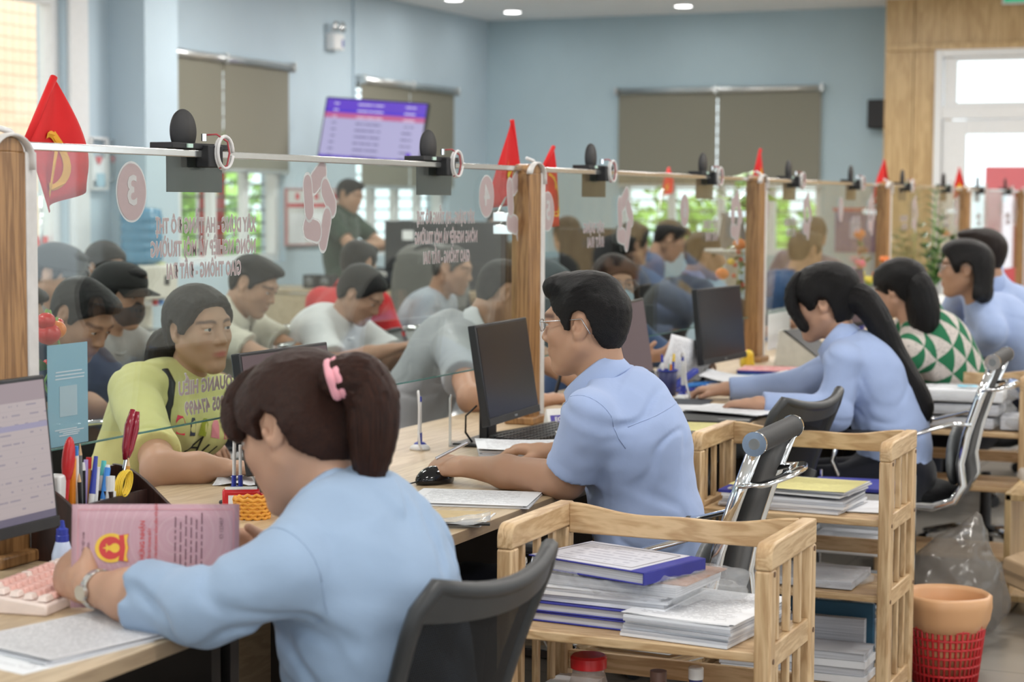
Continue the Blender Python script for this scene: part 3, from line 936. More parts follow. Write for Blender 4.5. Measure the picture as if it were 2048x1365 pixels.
def wall_x(name, X, th, y0, y1, holes, m, z0=0, z1=CEIL):
    """wall in the plane X between y0 and y1; holes = (ya, yb, za, zb) sorted"""
    b = MB(); c = X + th / 2; y = y0
    for ya, yb, za, zb in holes:
        if ya > y: b.box((c, (y + ya) / 2, (z0 + z1) / 2), (abs(th), ya - y, z1 - z0))
        if za > z0: b.box((c, (ya + yb) / 2, (z0 + za) / 2), (abs(th), yb - ya, za - z0))
        if zb < z1: b.box((c, (ya + yb) / 2, (z1 + zb) / 2), (abs(th), yb - ya, z1 - zb))
        y = yb
    if y < y1: b.box((c, (y + y1) / 2, (z0 + z1) / 2), (abs(th), y1 - y, z1 - z0))
    return struct(b.build(name, m))


def wall_y(name, Y, th, x0, x1, holes, m, z0=0, z1=CEIL):
    b = MB(); c = Y + th / 2; x = x0
    for xa, xb, za, zb in holes:
        if xa > x: b.box(((x + xa) / 2, c, (z0 + z1) / 2), (xa - x, abs(th), z1 - z0))
        if za > z0: b.box(((xa + xb) / 2, c, (z0 + za) / 2), (xb - xa, abs(th), za - z0))
        if zb < z1: b.box(((xa + xb) / 2, c, (z1 + zb) / 2), (xb - xa, abs(th), z1 - zb))
        x = xb
    if x < x1: b.box(((x + x1) / 2, c, (z0 + z1) / 2), (x1 - x, abs(th), z1 - z0))
    return struct(b.build(name, m))


W1, W2 = (7.98, 9.80, .98, 2.45), (10.95, 12.72, .98, 2.45)
GD = (4.2, 7.05, 0.0, 2.75)          # glazed entrance in the left wall
wall_x('wall_left', XL, -.22, YF, YB, [(-3.0, -.6, .9, 2.5), (.4, 2.8, .9, 2.5), GD, W1, W2], M_WALLL)
W3 = (-3.70, -1.82, .98, 2.45)
wall_y('wall_back', YB, .22, XL - .22, XR, [W3, (-.72, .42, 0.0, 2.70)], M_WALL)
wall_x('wall_right', XR, .22, YF, YB, [(-4.5, -1.5, .9, 2.6), (.2, 3.2, .9, 2.6), (5.2, 8.2, .9, 2.6)], M_OFFW)
wall_y('wall_front', YF, -.22, XL, XR, [(-4.0, -1.0, .9, 2.6), (1.0, 4.6, 0.0, 2.6)], M_OFFW)
struct(MB().box((-4.913, 7.717, CEIL / 2), (.275, .385, CEIL)).build('trim_1', M_WALLL))       # pillar beside the dispenser


def window_x(n, X, ya, yb, za, zb, bars, posts=3):
    r = struct(thing('window_%d' % n, '', '', (X - .1, (ya + yb) / 2, za))); del r['label'], r['category']
    h, w = zb - za, yb - ya; b = MB()
    for y in (-w / 2 + .03, w / 2 - .03): b.box((0, y, h / 2), (.09, .06, h))
    for z in (.03, h - .03): b.box((0, 0, z), (.084, w - .118, .06))
    b.build('window_frame', M_WHITE, r, bevel=.004)
    for k in range(posts):
        y = -w / 2 + w * (k + 1) / (posts + 1); MB().box((.0, y, h / 2), (.06, .07, h - .1)).build('mullion', M_WHITE, r, bevel=.004)
    for k in range(posts + 1):
        y0 = -w / 2 + w * k / (posts + 1); MB().box((-.01, y0 + w / (posts + 1) / 2, h / 2), (.006, w / (posts + 1) - .06, h - .1)).build('pane', M_GLASSW, r)
    for k in range(bars):
        z = .10 + k * .098; MB().cone((-.07, -w / 2, z), (-.07, w / 2, z), .007, None, 8).build('security_bar', M_BAR, r)
    return r


window_x(1, XL, *W1, 14); window_x(2, XL, *W2, 14)
r = window_x(3, 0, -.94, .94, W3[2], W3[3], 14); r.location = ((W3[0] + W3[1]) / 2, YB + .1, W3[2]); r.rotation_euler = (0, 0, -PI / 2)


def blind(label, loc, rotz, width, drop, tilt=0):
    r = thing('roller_blind', label, 'blind', loc, rotz)
    MB().cone((.06, -width / 2, 0), (.06, width / 2, 0), .028, None, 14).build('roller', M_ALU, r, True)
    for y in (-width / 2 - .01, -.01, width / 2 + .01): MB().box((.05, y, 0), (.10, .022, .075)).build('bracket', M_ALU, r, bevel=.004)
    for s in (-1, 1):
        c = MB().box((.045, s * width / 4, -drop / 2), (.003, width / 2 - .012, drop)).build('blind_cloth', M_BLIND, r)
        MB().box((.045, s * width / 4, -drop), (.014, width / 2 - .012, .028)).build('bottom_rail', M_ALU, c, bevel=.003)
    return r


blind('taupe roller blind half lowered over the left wall window beside the pillar', (XL, 8.84, 2.46), 0, 1.88, .80)
blind('taupe roller blind half lowered over the window behind the hanging screen', (XL, 11.85, 2.44), 0, 1.80, .88)
blind('wide taupe roller blind half lowered on the back wall beside the wood panelling', (-2.765, YB, 2.46), -PI / 2, 1.90, .86)

# glazed entrance, left of the pillar
r = struct(thing('door_1', '', '', (XL - .1, 5.62, 0))); del r['label'], r['category']
b = MB()
for y in (-1.40, 0.0, 1.40): b.box((0, y, 1.375), (.10, .08, 2.75))
for z in (.04, 2.71): b.box((0, 0, z), (.094, 2.8, .08))
b.build('door_frame', M_WHITE, r, bevel=.005)
for s in (-1, 1):
    MB().box((0, s * .70, 1.375), (.010, 1.30, 2.6)).build('pane', M_GLASSW, r)
M_REDFILM = plain('red strip', (.75, .06, .04), .5)
for s in (-1, 1): MB().box((.008, s * .70, 1.183), (.004, 1.30, .06)).build('safety_strip', M_REDFILM, r)
MB().tube([(.03, 1.20, 1.02), (.07, 1.20, 1.04), (.07, 1.20, 1.46), (.03, 1.20, 1.48)], .012, 8).build('door_handle', M_CHROME, r, True)
struct(MB().box((XL + .012, 7.165, CEIL / 2), (.03, .19, CEIL)).build('trim_2', M_WHITE))

# outside: tiled wall of the next building, bushes, hanging flag, paved yard
M_PEACH = plain('peach tile', (.84, .60, .43), .45, var=.05, scale=2)
wo = struct(MB().box((-7.56, 6.45, 1.9), (.1, 8.0, 4.2)).build('wall_outside', plain('pale grout', (.85, .70, .58), .8)))
tile_me = None; n = 0
for j in range(30):
    for i in range(10):
        y = 9.42 + .1 * i; z = .30 + .1 * j
        if tile_me is None:
            t0 = MB().box((0, 0, 0), (.016, .094, .094)).build('tile', M_PEACH, wo); tile_me = t0.data; o = t0
        else:
            o = bpy.data.objects.new('tile', tile_me); COL.objects.link(o); o.parent = wo
        o.location = (-7.505, y, z)
struct(MB().box((-12, 8, -.12), (13.7, 30, .1)).build('ground_outside', plain('yard paving', (.55, .52, .47), .8)))
struct(MB().box((-1, 20, -.12), (22, 12.5, .1)).build('ground_yard', plain('yard concrete', (.5, .5, .48), .8)))


def leaf_mass(name, label, c, size, n, m, group=None, leaf=.07):
    rs = np.random.RandomState(int(abs(c[1]) * 100) + n); b = MB()
    for k in range(n):
        d = unit(rs.normal(size=3)); p = V(c) + d * V(size) * (rs.rand() ** .35) * (1 + .25 * vnoise(np.array([d * 3 + n]))[0])
        a = unit(rs.normal(size=3)); e = unit(np.cross(a, rs.normal(size=3))) * leaf * (0.6 + .7 * rs.rand()); w = np.cross(a, e) * .45
        b.add([p - e, p + w, p + e, p - w + a * leaf * .15], [(0, 1, 2), (0, 2, 3)])
    o = b.build(name, m); o['kind'] = 'stuff'; o['label'] = label; o['category'] = 'bushes'
    return o


M_LEAFO = plain('sunny leaf', (.32, .52, .10), .6, var=.3, scale=8)
leaf_mass('foliage', 'sunny green bushes outside the left wall windows', (-8.2, 12.6, .9), (.9, 2.0, 1.3), 3600, M_LEAFO, leaf=.10)
leaf_mass('foliage', 'green bushes outside the back wall window', (-3.6, 17.0, .7), (2.6, .8, .9), 2200, M_LEAFO, leaf=.11)


def flag_cloth(w, h, waves=2.0, amp=.02, nu=16, nv=10):
    """hanging cloth in the XZ plane, pole edge at x=0"""
    m = MB(); m.sheet((0, 0, 0), (w, 0, 0), (0, 0, h), nu, nv, .0008, lambda u, v: (0, amp * math.sin(waves * PI * u + v) * u ** .6, -.25 * w * u * u * .3)); return m


fo = thing('national_flag', 'red flag with yellow star hanging outside the left wall window', 'flag', (-5.60, 9.42, .98), 0)
m = MB(); m.sheet((0, 0, 0), (.02, .34, 0), (0, 0, .86), 10, 10, .001, lambda u, v: (.02 * math.sin(6 * u + 2 * v), 0, 0)); m.build('flag_cloth', plain('flag red', (.62, .02, .02), .7, var=.03, spec=.2), fo, True)
M_YEL = plain('flag yellow', (.85, .60, .03), .7, var=.03, spec=.2)
MB().prism(star(.15), (.035, .15, .60), (0, 1, 0), (0, 0, 1), (1, 0, 0), .004).build('star', M_YEL, fo)
MB().cone((0, .0, -.98), (0, .0, 1.2), .012, None, 8).build('pole', M_WHITE, fo)

# wood-clad end wall with the door
pw = struct(MB().box((-1.025, YD + .29, CEIL / 2), (.235, .58, CEIL)).build('wall_panel', M_PANEL))
pw2 = struct(MB().box((-.79, YD + .29, CEIL / 2), (.225, .56, CEIL)).build('wall_panel', M_PANEL))
for o in (pw, pw2): o.name = 'trim_3' if o is pw else 'trim_4'
XD0, XD1 = -.72, .42
struct(MB().box((1.7, YD + .30, 2.96), (4.86, .56, .40)).build('wall_end', M_PANEL))
struct(MB().box((1.45, YD - .012, 2.745), (5.15, .03, .055)).build('trim_5', M_PANEL, bevel=.004))
struct(MB().box(((XD1 + 4.2) / 2, YD + .29, 1.36), (4.2 - XD1, .56, 2.72)).build('wall_cladding', M_PANEL))
struct(MB().box((4.9, YD + .29, CEIL / 2), (1.4, .56, CEIL)).build('wall_corner', M_OFFW))
r = struct(thing('door_2', '', '', ((XD0 + XD1) / 2, YD + .04, 0))); del r['label'], r['category']
W = XD1 - XD0; b = MB()
for s in (-1, 1): b.box((s * (W / 2 - .03), 0, 1.36), (.06, .14, 2.72))
b.box((0, 0, 2.69), (W - .118, .13, .06)); b.box((0, 0, 2.20), (W - .118, .12, .10)); b.build('door_frame', M_WHITE, r, bevel=.005)
MB().box((0, .0, 2.44), (W - .2, .008, .36)).build('transom_pane', M_GLASSW, r)
b = MB()
for s in (-1, 1): b.box((s * (W / 2 - .125), 0, 2.44), (.09, .06, .42))
b.box((0, 0, 2.645), (W - .338, .054, .04)); b.box((0, 0, 2.265), (W - .338, .054, .04)); b.build('transom_frame', M_WHITE, r, bevel=.004)
b = MB()
for s in (-1, 1): b.box((s * (W / 2 - .16), 0, 1.08), (.19, .05, 2.12))
b.box((0, 0, 2.085), (W - .508, .046, .12)); b.box((0, 0, .12), (W - .508, .046, .24)); b.build('door_leaf', M_WHITE, r, bevel=.004)
MB().box((0, 0, 1.1), (W - .42, .008, 1.88)).build('pane', M_GLASSW, r)
MB().box((W / 2 - .13, -.04, 1.05), (.04, .03, .24)).box((W / 2 - .17, -.07, 1.08), (.13, .02, .02)).build('door_handle', plain('dark steel', (.12, .12, .13), .3, .8), r, bevel=.003)
bpy.data.objects['door_2']['kind'] = 'structure'
# red banner stand outside the glass door
o = thing('banner_stand', 'red and white banner stand outside the white glass door', 'banner', (-.45, 15.2, 0)); MB().box((0, 0, .95), (.42, .02, 1.7)).build('banner', plain('banner red', (.62, .08, .08), .6), o); MB().box((0, 0, .03), (.5, .2, .05)).build('base', M_ALU, o, bevel=.01)

# ------------------------------------------------------------------ ceiling lamps
M_LAMP = emit('lamp lens', (1.0, .98, .95), 9.0)


def ceiling_lamp(x, y, label, watts, r=.075, group=None):
    t = thing('ceiling_light', label, 'ceiling light', (x, y, CEIL), 0, group)
    MB().lathe([(r, -.0), (r + .018, -.002), (r + .016, -.010), (r, -.012)], (0, 0, 0), 24).build('trim_ring', M_WHITE, t, True)
    MB().lathe([(.001, -.014), (r * .95, -.014), (r * .95, -.010), (.001, -.010)], (0, 0, 0), 24).build('diffuser', M_LAMP, t)
    l = bpy.data.lights.new('lamp_light', 'AREA'); l.shape = 'DISK'; l.size = .5; l.energy = watts; l.color = (1.0, .97, .93)
    lo = bpy.data.objects.new('lamp_light', l); COL.objects.link(lo); lo.parent = t; lo.location = (0, 0, -.03)
    return t


ceiling_lamp(-4.508, 11.677, 'small recessed ceiling light cut by the top edge above the hanging screen', 2.0)
ceiling_lamp(-4.461, 12.811, 'small recessed ceiling light nearest the corner of the blue walls', 2.0)
ceiling_lamp(-2.868, 12.845, 'small recessed ceiling light above the back wall blind', 2.0)
for i, x in enumerate((-3.6, -1.2, 1.5, 3.6)):  # grid of unseen lamps added to light the hall
    for j, y in enumerate((-3.5, -.6, 2.3, 5.2, 8.1, 10.7)):
        ceiling_lamp(x, y, 'added unseen hall ceiling light, %s from the window wall, %s row from the camera' % (('first', 'second', 'third', 'fourth')[i], ('first', 'second', 'third', 'fourth', 'fifth', 'sixth')[j]), LAMP_W * (1.7 if j > 3 else 1.0), .09, 'added unseen lights over the hall')  # added back rows are stronger, to brighten the far walls

# ------------------------------------------------------------------ counter and glass partition
BAY = 2.583
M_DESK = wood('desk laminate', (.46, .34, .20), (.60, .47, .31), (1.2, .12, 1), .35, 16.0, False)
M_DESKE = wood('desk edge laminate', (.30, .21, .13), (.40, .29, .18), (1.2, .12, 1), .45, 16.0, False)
M_POST = wood('post wood', (.18, .083, .028), (.38, .205, .082), (5, 5, .45), .35, 4.5, True)
M_TRUNK = plain('white cable duct', (.62, .60, .58), .4)
M_CABLEW = plain('white cable', (.72, .71, .70), .4)
M_CABLEB = plain('black cable', (.02, .02, .02), .45)
M_CABLER = plain('red cable', (.40, .05, .06), .4)
M_GLASS = thin_glass('partition glass', (.93, .975, .96), 1.0)
M_GEDGE = plain('glass edge green', (.10, .22, .19), .15)
M_RAIL = plain('polished rail', (.74, .75, .74), .16, .9, var=.03)
M_PINKL = film('lettering film', (.46, .36, .36), .86, .5)
M_PALEL = film('lettering outline', (.66, .66, .65), .62, .5)

for k in range(-1, 5):
    y0 = k * BAY; y1 = y0 + BAY
    where = ['in front of the empty left end', 'where the two nearest clerks sit', 'of the long-ponytail clerk', 'of the clerk in the green patterned blouse', 'of the bob-haired clerk', 'at the far end'][k + 1]
    d = thing('service_counter', 'pale wood counter section ' + where, 'counter', (.2, y0 + BAY / 2, 0), 0)
    L = BAY - .004
    MB().box((0, 0, .7375), (.938, L, .025)).build('worktop', M_DESK, d, bevel=.0015)
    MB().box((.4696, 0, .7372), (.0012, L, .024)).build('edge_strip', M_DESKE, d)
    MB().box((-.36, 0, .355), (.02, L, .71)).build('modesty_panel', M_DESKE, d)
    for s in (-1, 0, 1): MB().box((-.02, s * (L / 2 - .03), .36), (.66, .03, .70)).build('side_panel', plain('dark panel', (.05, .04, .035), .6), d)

POST_Y = [k * BAY for k in range(6)]
post_lab = ['nearest wooden post of the glass partition, with leaves on its top', 'second wooden post, between the two nearest clerks and the mask-wearing customer',
            'third wooden post, behind the long-ponytail clerk\'s monitor', 'fourth wooden post, beside the clerk in green', 'fifth wooden post, near the leafy plant', 'sixth wooden post, at the far end beside the door']
for k, y in enumerate(POST_Y):
    p = thing('partition_post', post_lab[k], 'post', (0.015, y, .75)); w = .094
    MB().box((0, -.007, .405), (.062, w, .77)).build('shaft', M_POST, p, bevel=.004)
    pr = [(-w / 2 - .007 + .003, .788), (w / 2 - .010, .788)] ; top = []
    for i in range(13):
        t = PI * i / 12; top.append((-.007 + (w / 2 - .004) * math.cos(t), .788 + .030 * math.sin(t)))
    MB().prism(top, (-.031, 0, 0), (0, 1, 0), (0, 0, 1), (1, 0, 0), .062).build('rounded_top', M_POST, p, bevel=.003)
    MB().box((.006, -.010, .012), (.098, .135, .024)).build('plinth', M_POST, p, bevel=.005)
    MB().box((.017, w / 2 + .0095, .395), (.030, .033, .79)).build('cable_duct', M_TRUNK, p, bevel=.003)
    arc = [(.034, -.007 + (w / 2 + .012) * math.cos(t), .776 + .045 * math.sin(t)) for t in np.linspace(PI * .93, .02, 14)]
    MB().tube(arc + [(.034, .052, .755)], .009, 8, flat=(1.2, .45)).build('cable_cover', M_TRUNK, p, True)
    MB().tube([(.005, -.02, .835), (.010, .02, .828), (.012, .048, .803), (.015, .055, .775)], .006, 8).build('cable', M_CABLEW, p, True)


def star_emblem(parent, y, z, s, m, mo):
    """five clasped loops around a star, read from the customer side"""
    b = MB(); e = MB()
    for k in range(5):
        a = PI / 2 + 2 * PI * k / 5; o = a + math.radians(62); cx, cy = .076 * math.cos(a), .076 * math.sin(a)
        for bb, gr, x in ((e, .0055, .0046), (b, 0.0, .0049)):
            L, w = .032 + gr * .4, .0275 + gr; pts = []
            for i in range(8): t = -PI / 2 + PI * i / 7; pts.append((L + w * math.cos(t), w * math.sin(t)))
            for i in range(8): t = PI / 2 + PI * i / 7; pts.append((-L + w * math.cos(t), w * math.sin(t)))
            R = [(cx + u * math.cos(o) - v * math.sin(o), cy + u * math.sin(o) + v * math.cos(o)) for u, v in pts]
            bb.prism([(u * s, v * s) for u, v in R], (x + k * .0006, y, z), (0, -.95, 0), (0, 0, 1.22), (1, 0, 0), .00008)
    e.build('emblem_outline', mo, parent); b.build('emblem', m, parent)


def glass_text(parent, body, y, z, size, width, bold=.018, outline=.035):
    """lettering read from the customer side, stretched to the given width"""
    for x, m, bo, nm in ((.0057, M_PINKL, bold, 'lettering'), (.0048, M_PALEL, bold + outline, 'lettering_outline')):
        o = lettering(body, size, m, parent, None, 'CENTER', bo, .0001, nm, spacing=1.04); vs = [v.co.x for v in o.data.vertices]; k = (width + (.004 if nm != 'lettering' else 0)) / (max(vs) - min(vs)); c = (max(vs) + min(vs)) / 2
        o.data.transform(Matrix.Diagonal((k, 1, 1, 1)) @ Matrix.Translation((-c, 0, 0))); o.data.transform(axes_matrix((x, y, z), (0, -1, 0), (0, 0, 1), (-1, 0, 0)))


def roundel(parent, y, z, txt):
    MB().prism([(u, v) for u, v in disc(.056)], (.0048, y, z), (0, -1, 0), (0, 0, 1.16), (1, 0, 0), .0003).build('number_ring', M_PALEL, parent)
    MB().prism([(u, v) for u, v in disc(.052)], (.0055, y, z), (0, -1, 0), (0, 0, 1.16), (1, 0, 0), .0003).build('number_disc', M_PINKL, parent)
    lettering(txt, .088, M_PALEL, parent, axes_matrix((.0064, y, z), (0, -1, 0), (0, 0, 1), (-1, 0, 0)), 'CENTER', .02, .0002, 'number')


glass_lab = ['clear glass panel cut off at the left edge, left of the nearest post', 'clear glass panel with number 3 in front of the two nearest clerks', 'clear glass panel with number 5 in front of the mask-wearing customer',
             'clear glass panel in front of the clerk in the green patterned blouse', 'clear glass panel in front of the leafy green plant', 'clear glass panel at the far end of the counter']
for k in range(-1, 5):
    y0, y1 = k * BAY + .062, (k + 1) * BAY - .035; z0, z1 = .948, 1.545
    g = thing('glass_partition', glass_lab[k + 1], 'glass panel', (0, (y0 + y1) / 2, z0)); L = y1 - y0
    MB().box((0, 0, (z1 - z0) / 2), (.008, L, z1 - z0)).build('glass', M_GLASS, g)
    MB().box((0, 0, -.0015), (.0085, L, .003)).build('lower_edge', M_GEDGE, g)
    MB().box((0.003, 0, z1 - z0 + .0075), (.024, L, .016)).build('top_rail', M_RAIL, g, bevel=.002)
    if k < 0: continue
    c = (y0 + y1) / 2
    if k == 0:
        A, B_ = on_x(259, 384, 0), on_x(633, 413, 0)
        roundel(g, A.y - c, A.z - z0, '3'); star_emblem(g, B_.y - c, B_.z - z0, .78, M_PINKL, M_PALEL)
        for body, xa, xb, py in (('XÂY DỰNG - HẠ TẦNG ĐÔ THỊ', 308, 508, 452), ('NÔNG NGHIỆP VÀ MÔI TRƯỜNG', 298, 507, 497), ('GIAO THÔNG - ĐẤT ĐAI', 330, 478, 541), ('ĐẶNG QUANG HIẾU', 354, 512, 767), ('0905 474499', 366, 452, 812)):
            p, q = on_x(xa, py, 0), on_x(xb, py, 0); glass_text(g, body, (p.y + q.y) / 2 - c, (p.z + q.z) / 2 - z0, .046 if py < 600 else .042, q.y - p.y)
        A, B_ = on_x(970, 393, 0), on_x(1030, 410, 0)
        roundel(g, A.y - c, A.z - z0, '4'); star_emblem(g, B_.y - c, B_.z - z0, .78, M_PINKL, M_PALEL)
        for body, xa, xb, py in (('XÂY DỰNG - HẠ TẦNG ĐÔ THỊ', 831, 946, 437), ('NÔNG NGHIỆP VÀ MÔI TRƯỜNG', 827, 951, 476), ('GIAO THÔNG - ĐẤT ĐAI', 844, 936, 515)):
            p, q = on_x(xa, py, 0), on_x(xb, py, 0); glass_text(g, body, (p.y + q.y) / 2 - c, (p.z + q.z) / 2 - z0, .046, q.y - p.y)
    else:
        roundel(g, -L / 2 + .13, .47, str(3 + 2 * k)); star_emblem(g, -L / 2 + .86, .44, .78, M_PINKL, M_PALEL)
        roundel(g, -L / 2 + 1.55, .47, str(4 + 2 * k)); star_emblem(g, -L / 2 + 2.25, .44, .78, M_PINKL, M_PALEL)
        for yy in (-.62, .72):
            glass_text(g, 'XÂY DỰNG', yy - .07, .41, .046, .20); glass_text(g, 'ĐẤT ĐAI', yy - .05, .36, .046, .16)

# speaker brackets sitting on the rail
spk_names = ['nearest the big flag', 'in front of the hanging screen', 'just past the second post', 'left of the bright green pothos leaves', 'behind the third post', 'just before the fourth post', 'just after the fourth post', 'before the fifth post', 'after the fifth post', 'at the far end of the rail']
M_PLATE = film('smoked acrylic', (.030, .034, .034), .90, .3)
M_TAG = plain('pale sticker', (.55, .75, .65), .5)
spk_y = [.690, 1.935, 3.215, 4.480, 5.80, 7.05, 8.36, 9.66, 10.95, 12.2]
for i, y in enumerate(spk_y):
    s = thing('intercom_speaker', 'black round intercom speaker clipped on the glass rail ' + spk_names[i], 'speaker', (0, y, 1.561), 0, None)
    MB().box((-.012, .022, .008), (.060, .255, .013)).build('shelf', M_MATTEB, s, bevel=.002)
    MB().lathe([(.001, -.004), (.048, -.004), (.050, 0), (.048, .004), (.001, .004)], (-.004, -.030, .040), 36, (1, 0, 0)).build('speaker_disc', M_MATTEB, s, True)
    MB().box((.016, .045, -.014), (.036, .060, .050)).build('clip', M_MATTEB, s, bevel=.003)
    MB().box((.020, -.040, .008), (.004, .020, .009)).build('sticker', M_TAG, s)
    MB().box((-.016, .034, -.052), (.003, .225, .085)).build('lower_plate', M_PLATE, s)
    b = MB()
    for q in range(2):
        b.tube([(.034 + .006 * q, .074 + .032 * math.cos(t), -.006 + .002 * q + .036 * math.sin(t)) for t in np.linspace(0, 2 * PI * .97, 22)], .0042, 6)
    b.build('white_cable', M_CABLEW, s, True)
    MB().tube([(.020, .030, .034), (.032, .050, .036), (.046, .074, .020), (.046, .082, -.006), (.044, .074, -.034), (.036, .055, -.040)], .0022, 6).build('red_cable', M_CABLER, s, True)
    MB().cone((.018, .020, .020), (.018, .020, .036), .006, None, 8).build('plug', M_CHROME, s)

# ------------------------------------------------------------------ things on the counter
M_PAPER = plain('white paper', (.80, .81, .84), .8, var=.02, spec=.2)
def layered_mat():
    t = NT('paper edge'); n = t.noise(t.coord('Object', (4, 4, 700)), 1.0, 2); t.base(t.ramp(n, [(.35, (.42, .43, .47)), (.62, (.66, .67, .71))])); return t.set(.85, spec=.1)


M_PAPER2 = layered_mat()
M_PRINT = printed('printed page')
M_PRINTD = printed('dense printed page', (.62, .61, .63), (.22, .22, .24), 44, 34, .55, .05)
M_PRINTT = printed('form page', (.78, .78, .80), (.35, .33, .33), 22, 16, .4, .08, True)
M_YPAPER = printed('yellow certificate', (.70, .65, .30), (.38, .33, .16), 16, 12, .35, .10)
M_BLUEC = plain('blue book cloth', (.035, .04, .30), .6)
M_LBLUE = plain('light blue card', (.06, .30, .72), .5)
M_ENV = plain('manila paper', (.62, .48, .27), .75)
M_CLEAR = film('clear plastic sleeve', (.75, .77, .79), .34, .12)
M_RED = plain('glossy red plastic', (.55, .02, .025), .25)
M_ORANGE = plain('orange plastic', (.80, .26, .02), .35)
M_YELP = plain('yellow plastic', (.80, .55, .04), .4)
M_BLUEP = plain('blue plastic', (.03, .05, .38), .3)
M_CYANP = plain('turquoise plastic', (.10, .55, .52), .35)
M_SKYP = plain('sky blue plastic', (.05, .25, .70), .35)
M_LILAC = plain('lilac plastic', (.45, .35, .65), .35)
M_WHITEP = plain('white plastic', (.78, .78, .78), .3)
M_MAROON = plain('maroon plastic', (.26, .012, .03), .2)
M_PENWOOD = plain('pencil paint', (.62, .28, .05), .4)
M_DKWOOD = wood('dark stained wood', (.018, .008, .007), (.045, .018, .014), (6, 6, .6), .35, 4, False)
M_TAN = plain('tan wood', (.62, .42, .24), .6)


def paper_stack(name, label, c, rotz, w, d, n, th, top, cat='papers', jit=.006, group=None, z=.75, seed=1, sleeve=False, tops=1, bend=0.0):
    """a pile of sheets: each slab a part of its own, printed sheet on top"""
    rs = random.Random(seed); t = thing(name, label, cat, (c[0], c[1], z), rotz, group); zz = .0004
    for k in range(n):
        a = rs.uniform(-.03, .03); o = MB().box((0, 0, th / 2), (w - .004, d - .004, th * .93)).build('pages', M_PAPER2 if k % 2 else M_PAPER, t, loc=(rs.uniform(-jit, jit), rs.uniform(-jit, jit), zz), rot=(0, 0, a * (jit / .006))); zz += th
    for k in range(tops):
        mm = top[k % len(top)] if isinstance(top, (list, tuple)) else top
        MB().sheet((-w / 2, -d / 2, 0), (w, 0, 0), (0, d, 0), 6, 6, .0006, (lambda u, v: (0, 0, bend * (u - .5) ** 2 + bend * .7 * max(0, v - .6) ** 2))).build('sheet', mm, t, loc=(rs.uniform(-jit, jit) * k, rs.uniform(-jit, jit) * k, zz + .0008 + .0012 * k), rot=(0, 0, rs.uniform(-.04, .04) * k))
    if sleeve:
        MB().box((0, 0, zz / 2 + .002), (w + .03, d + .02, zz + .008)).build('plastic_sleeve', M_CLEAR, t, bevel=.004)
    t['height'] = zz
    return t


def loose_sheet(name, label, P, m, cat='paper', z=.7508, bend=0.0, group=None):
    """single sheet through three floor-plan corners: origin, end of its u side, end of its v side"""
    o, a, b = [Vector((p[0], p[1], 0)) for p in P]; t = MB()
    t.sheet((0, 0, 0), a - o, b - o, 6, 6, .0006, (lambda u, v: (0, 0, bend * (u * u + v * v * .5))))
    ob = t.build(name, m, loc=(o.x, o.y, z)); return tag(ob, label, cat, group)


# screens
def screen_web():
    t = NT('lit web page'); uv = t.new('ShaderNodeUVMap').outputs['UV']; sp = t.new('ShaderNodeSeparateXYZ'); t.link(uv, sp.inputs[0]); u, v = sp.outputs[0], sp.outputs[1]
    row = t.math('MULTIPLY', v, 15); fr = t.math('FRACT', row); ri = t.math('FLOOR', row); cb = t.new('ShaderNodeCombineXYZ')
    t.link(t.math('MULTIPLY', u, 18), cb.inputs[0]); t.link(t.math('MULTIPLY', ri, 5.3), cb.inputs[1]); n = t.noise(cb.outputs[0], 1, 2)
    ink = t.math('MULTIPLY', t.math('MULTIPLY', t.math('GREATER_THAN', fr, .42), t.math('LESS_THAN', fr, .60)), t.math('GREATER_THAN', n, .54))
    c = t.mix(t.math('MULTIPLY', ink, .5), (.50, .42, .42), (.16, .15, .24))
    c = t.mix(t.math('MULTIPLY', t.math('LESS_THAN', fr, .04), .3), c, (.30, .27, .30))
    c = t.mix(t.math('GREATER_THAN', v, .86), c, (.36, .28, .30)); c = t.mix(t.math('LESS_THAN', v, .055), c, (.15, .13, .19))
    c = t.mix(t.math('MULTIPLY', t.math('GREATER_THAN', v, .66), t.math('LESS_THAN', v, .70)), c, (.34, .31, .44))
    t.base((0, 0, 0)); t.link(c, t.b.inputs['Emission Color']); t.b.inputs['Emission Strength'].default_value = .82
    return t.set(.3)


M_WEB = screen_web()
M_SCRD = plain('dark monitor screen', (.014, .014, .018), .22, var=.1, spec=.5)
M_SCRB = emit('screen glow and painted reflection', (.10, .065, .07), 1.0)  # dim screen glow; also stands in for a brownish reflection on one monitor


def monitor(label, c, rotz, w, h, tilt, scr, bottom=.095, group='monitors along the counter', logo=True, off=0.0):
    t = thing('monitor', label, 'monitor', (c[0], c[1], .75), rotz, group)
    MB().box((-.070, off, .005), (.17, .21, .010)).build('base', M_BLACK, t, bevel=.004)
    MB().box((-.085, off, .15), (.028, .075, .29)).build('stand', M_BLACK, t, bevel=.004)
    T = Matrix.Translation((0, 0, bottom)) @ Euler((0, math.radians(-tilt), 0)).to_matrix().to_4x4()
    def put(o): o.data.transform(T); return o
    b = put(MB().box((-.012, 0, h / 2), (.024, w, h)).build('casing', M_BLACK, t, bevel=.003))
    put(MB().box((-.030, 0, h * .45), (.022, w * .55, h * .55)).build('rear_cover', M_BLACK, t, bevel=.006))
    put(MB().box((.0012, 0, .011), (.004, w, .020)).build('chin', M_MATTEB, t, bevel=.001))
    s = MB(); s.sheet((.0008, -w / 2 + .007, .022), (0, w - .014, 0), (0, 0, h - .030), 1, 1, .0006); put(s.build('screen', scr, t))
    if logo: put(MB().box((.0036, 0, .011), (.0006, .024, .006)).build('logo_plate', M_GREY, t))
    return t


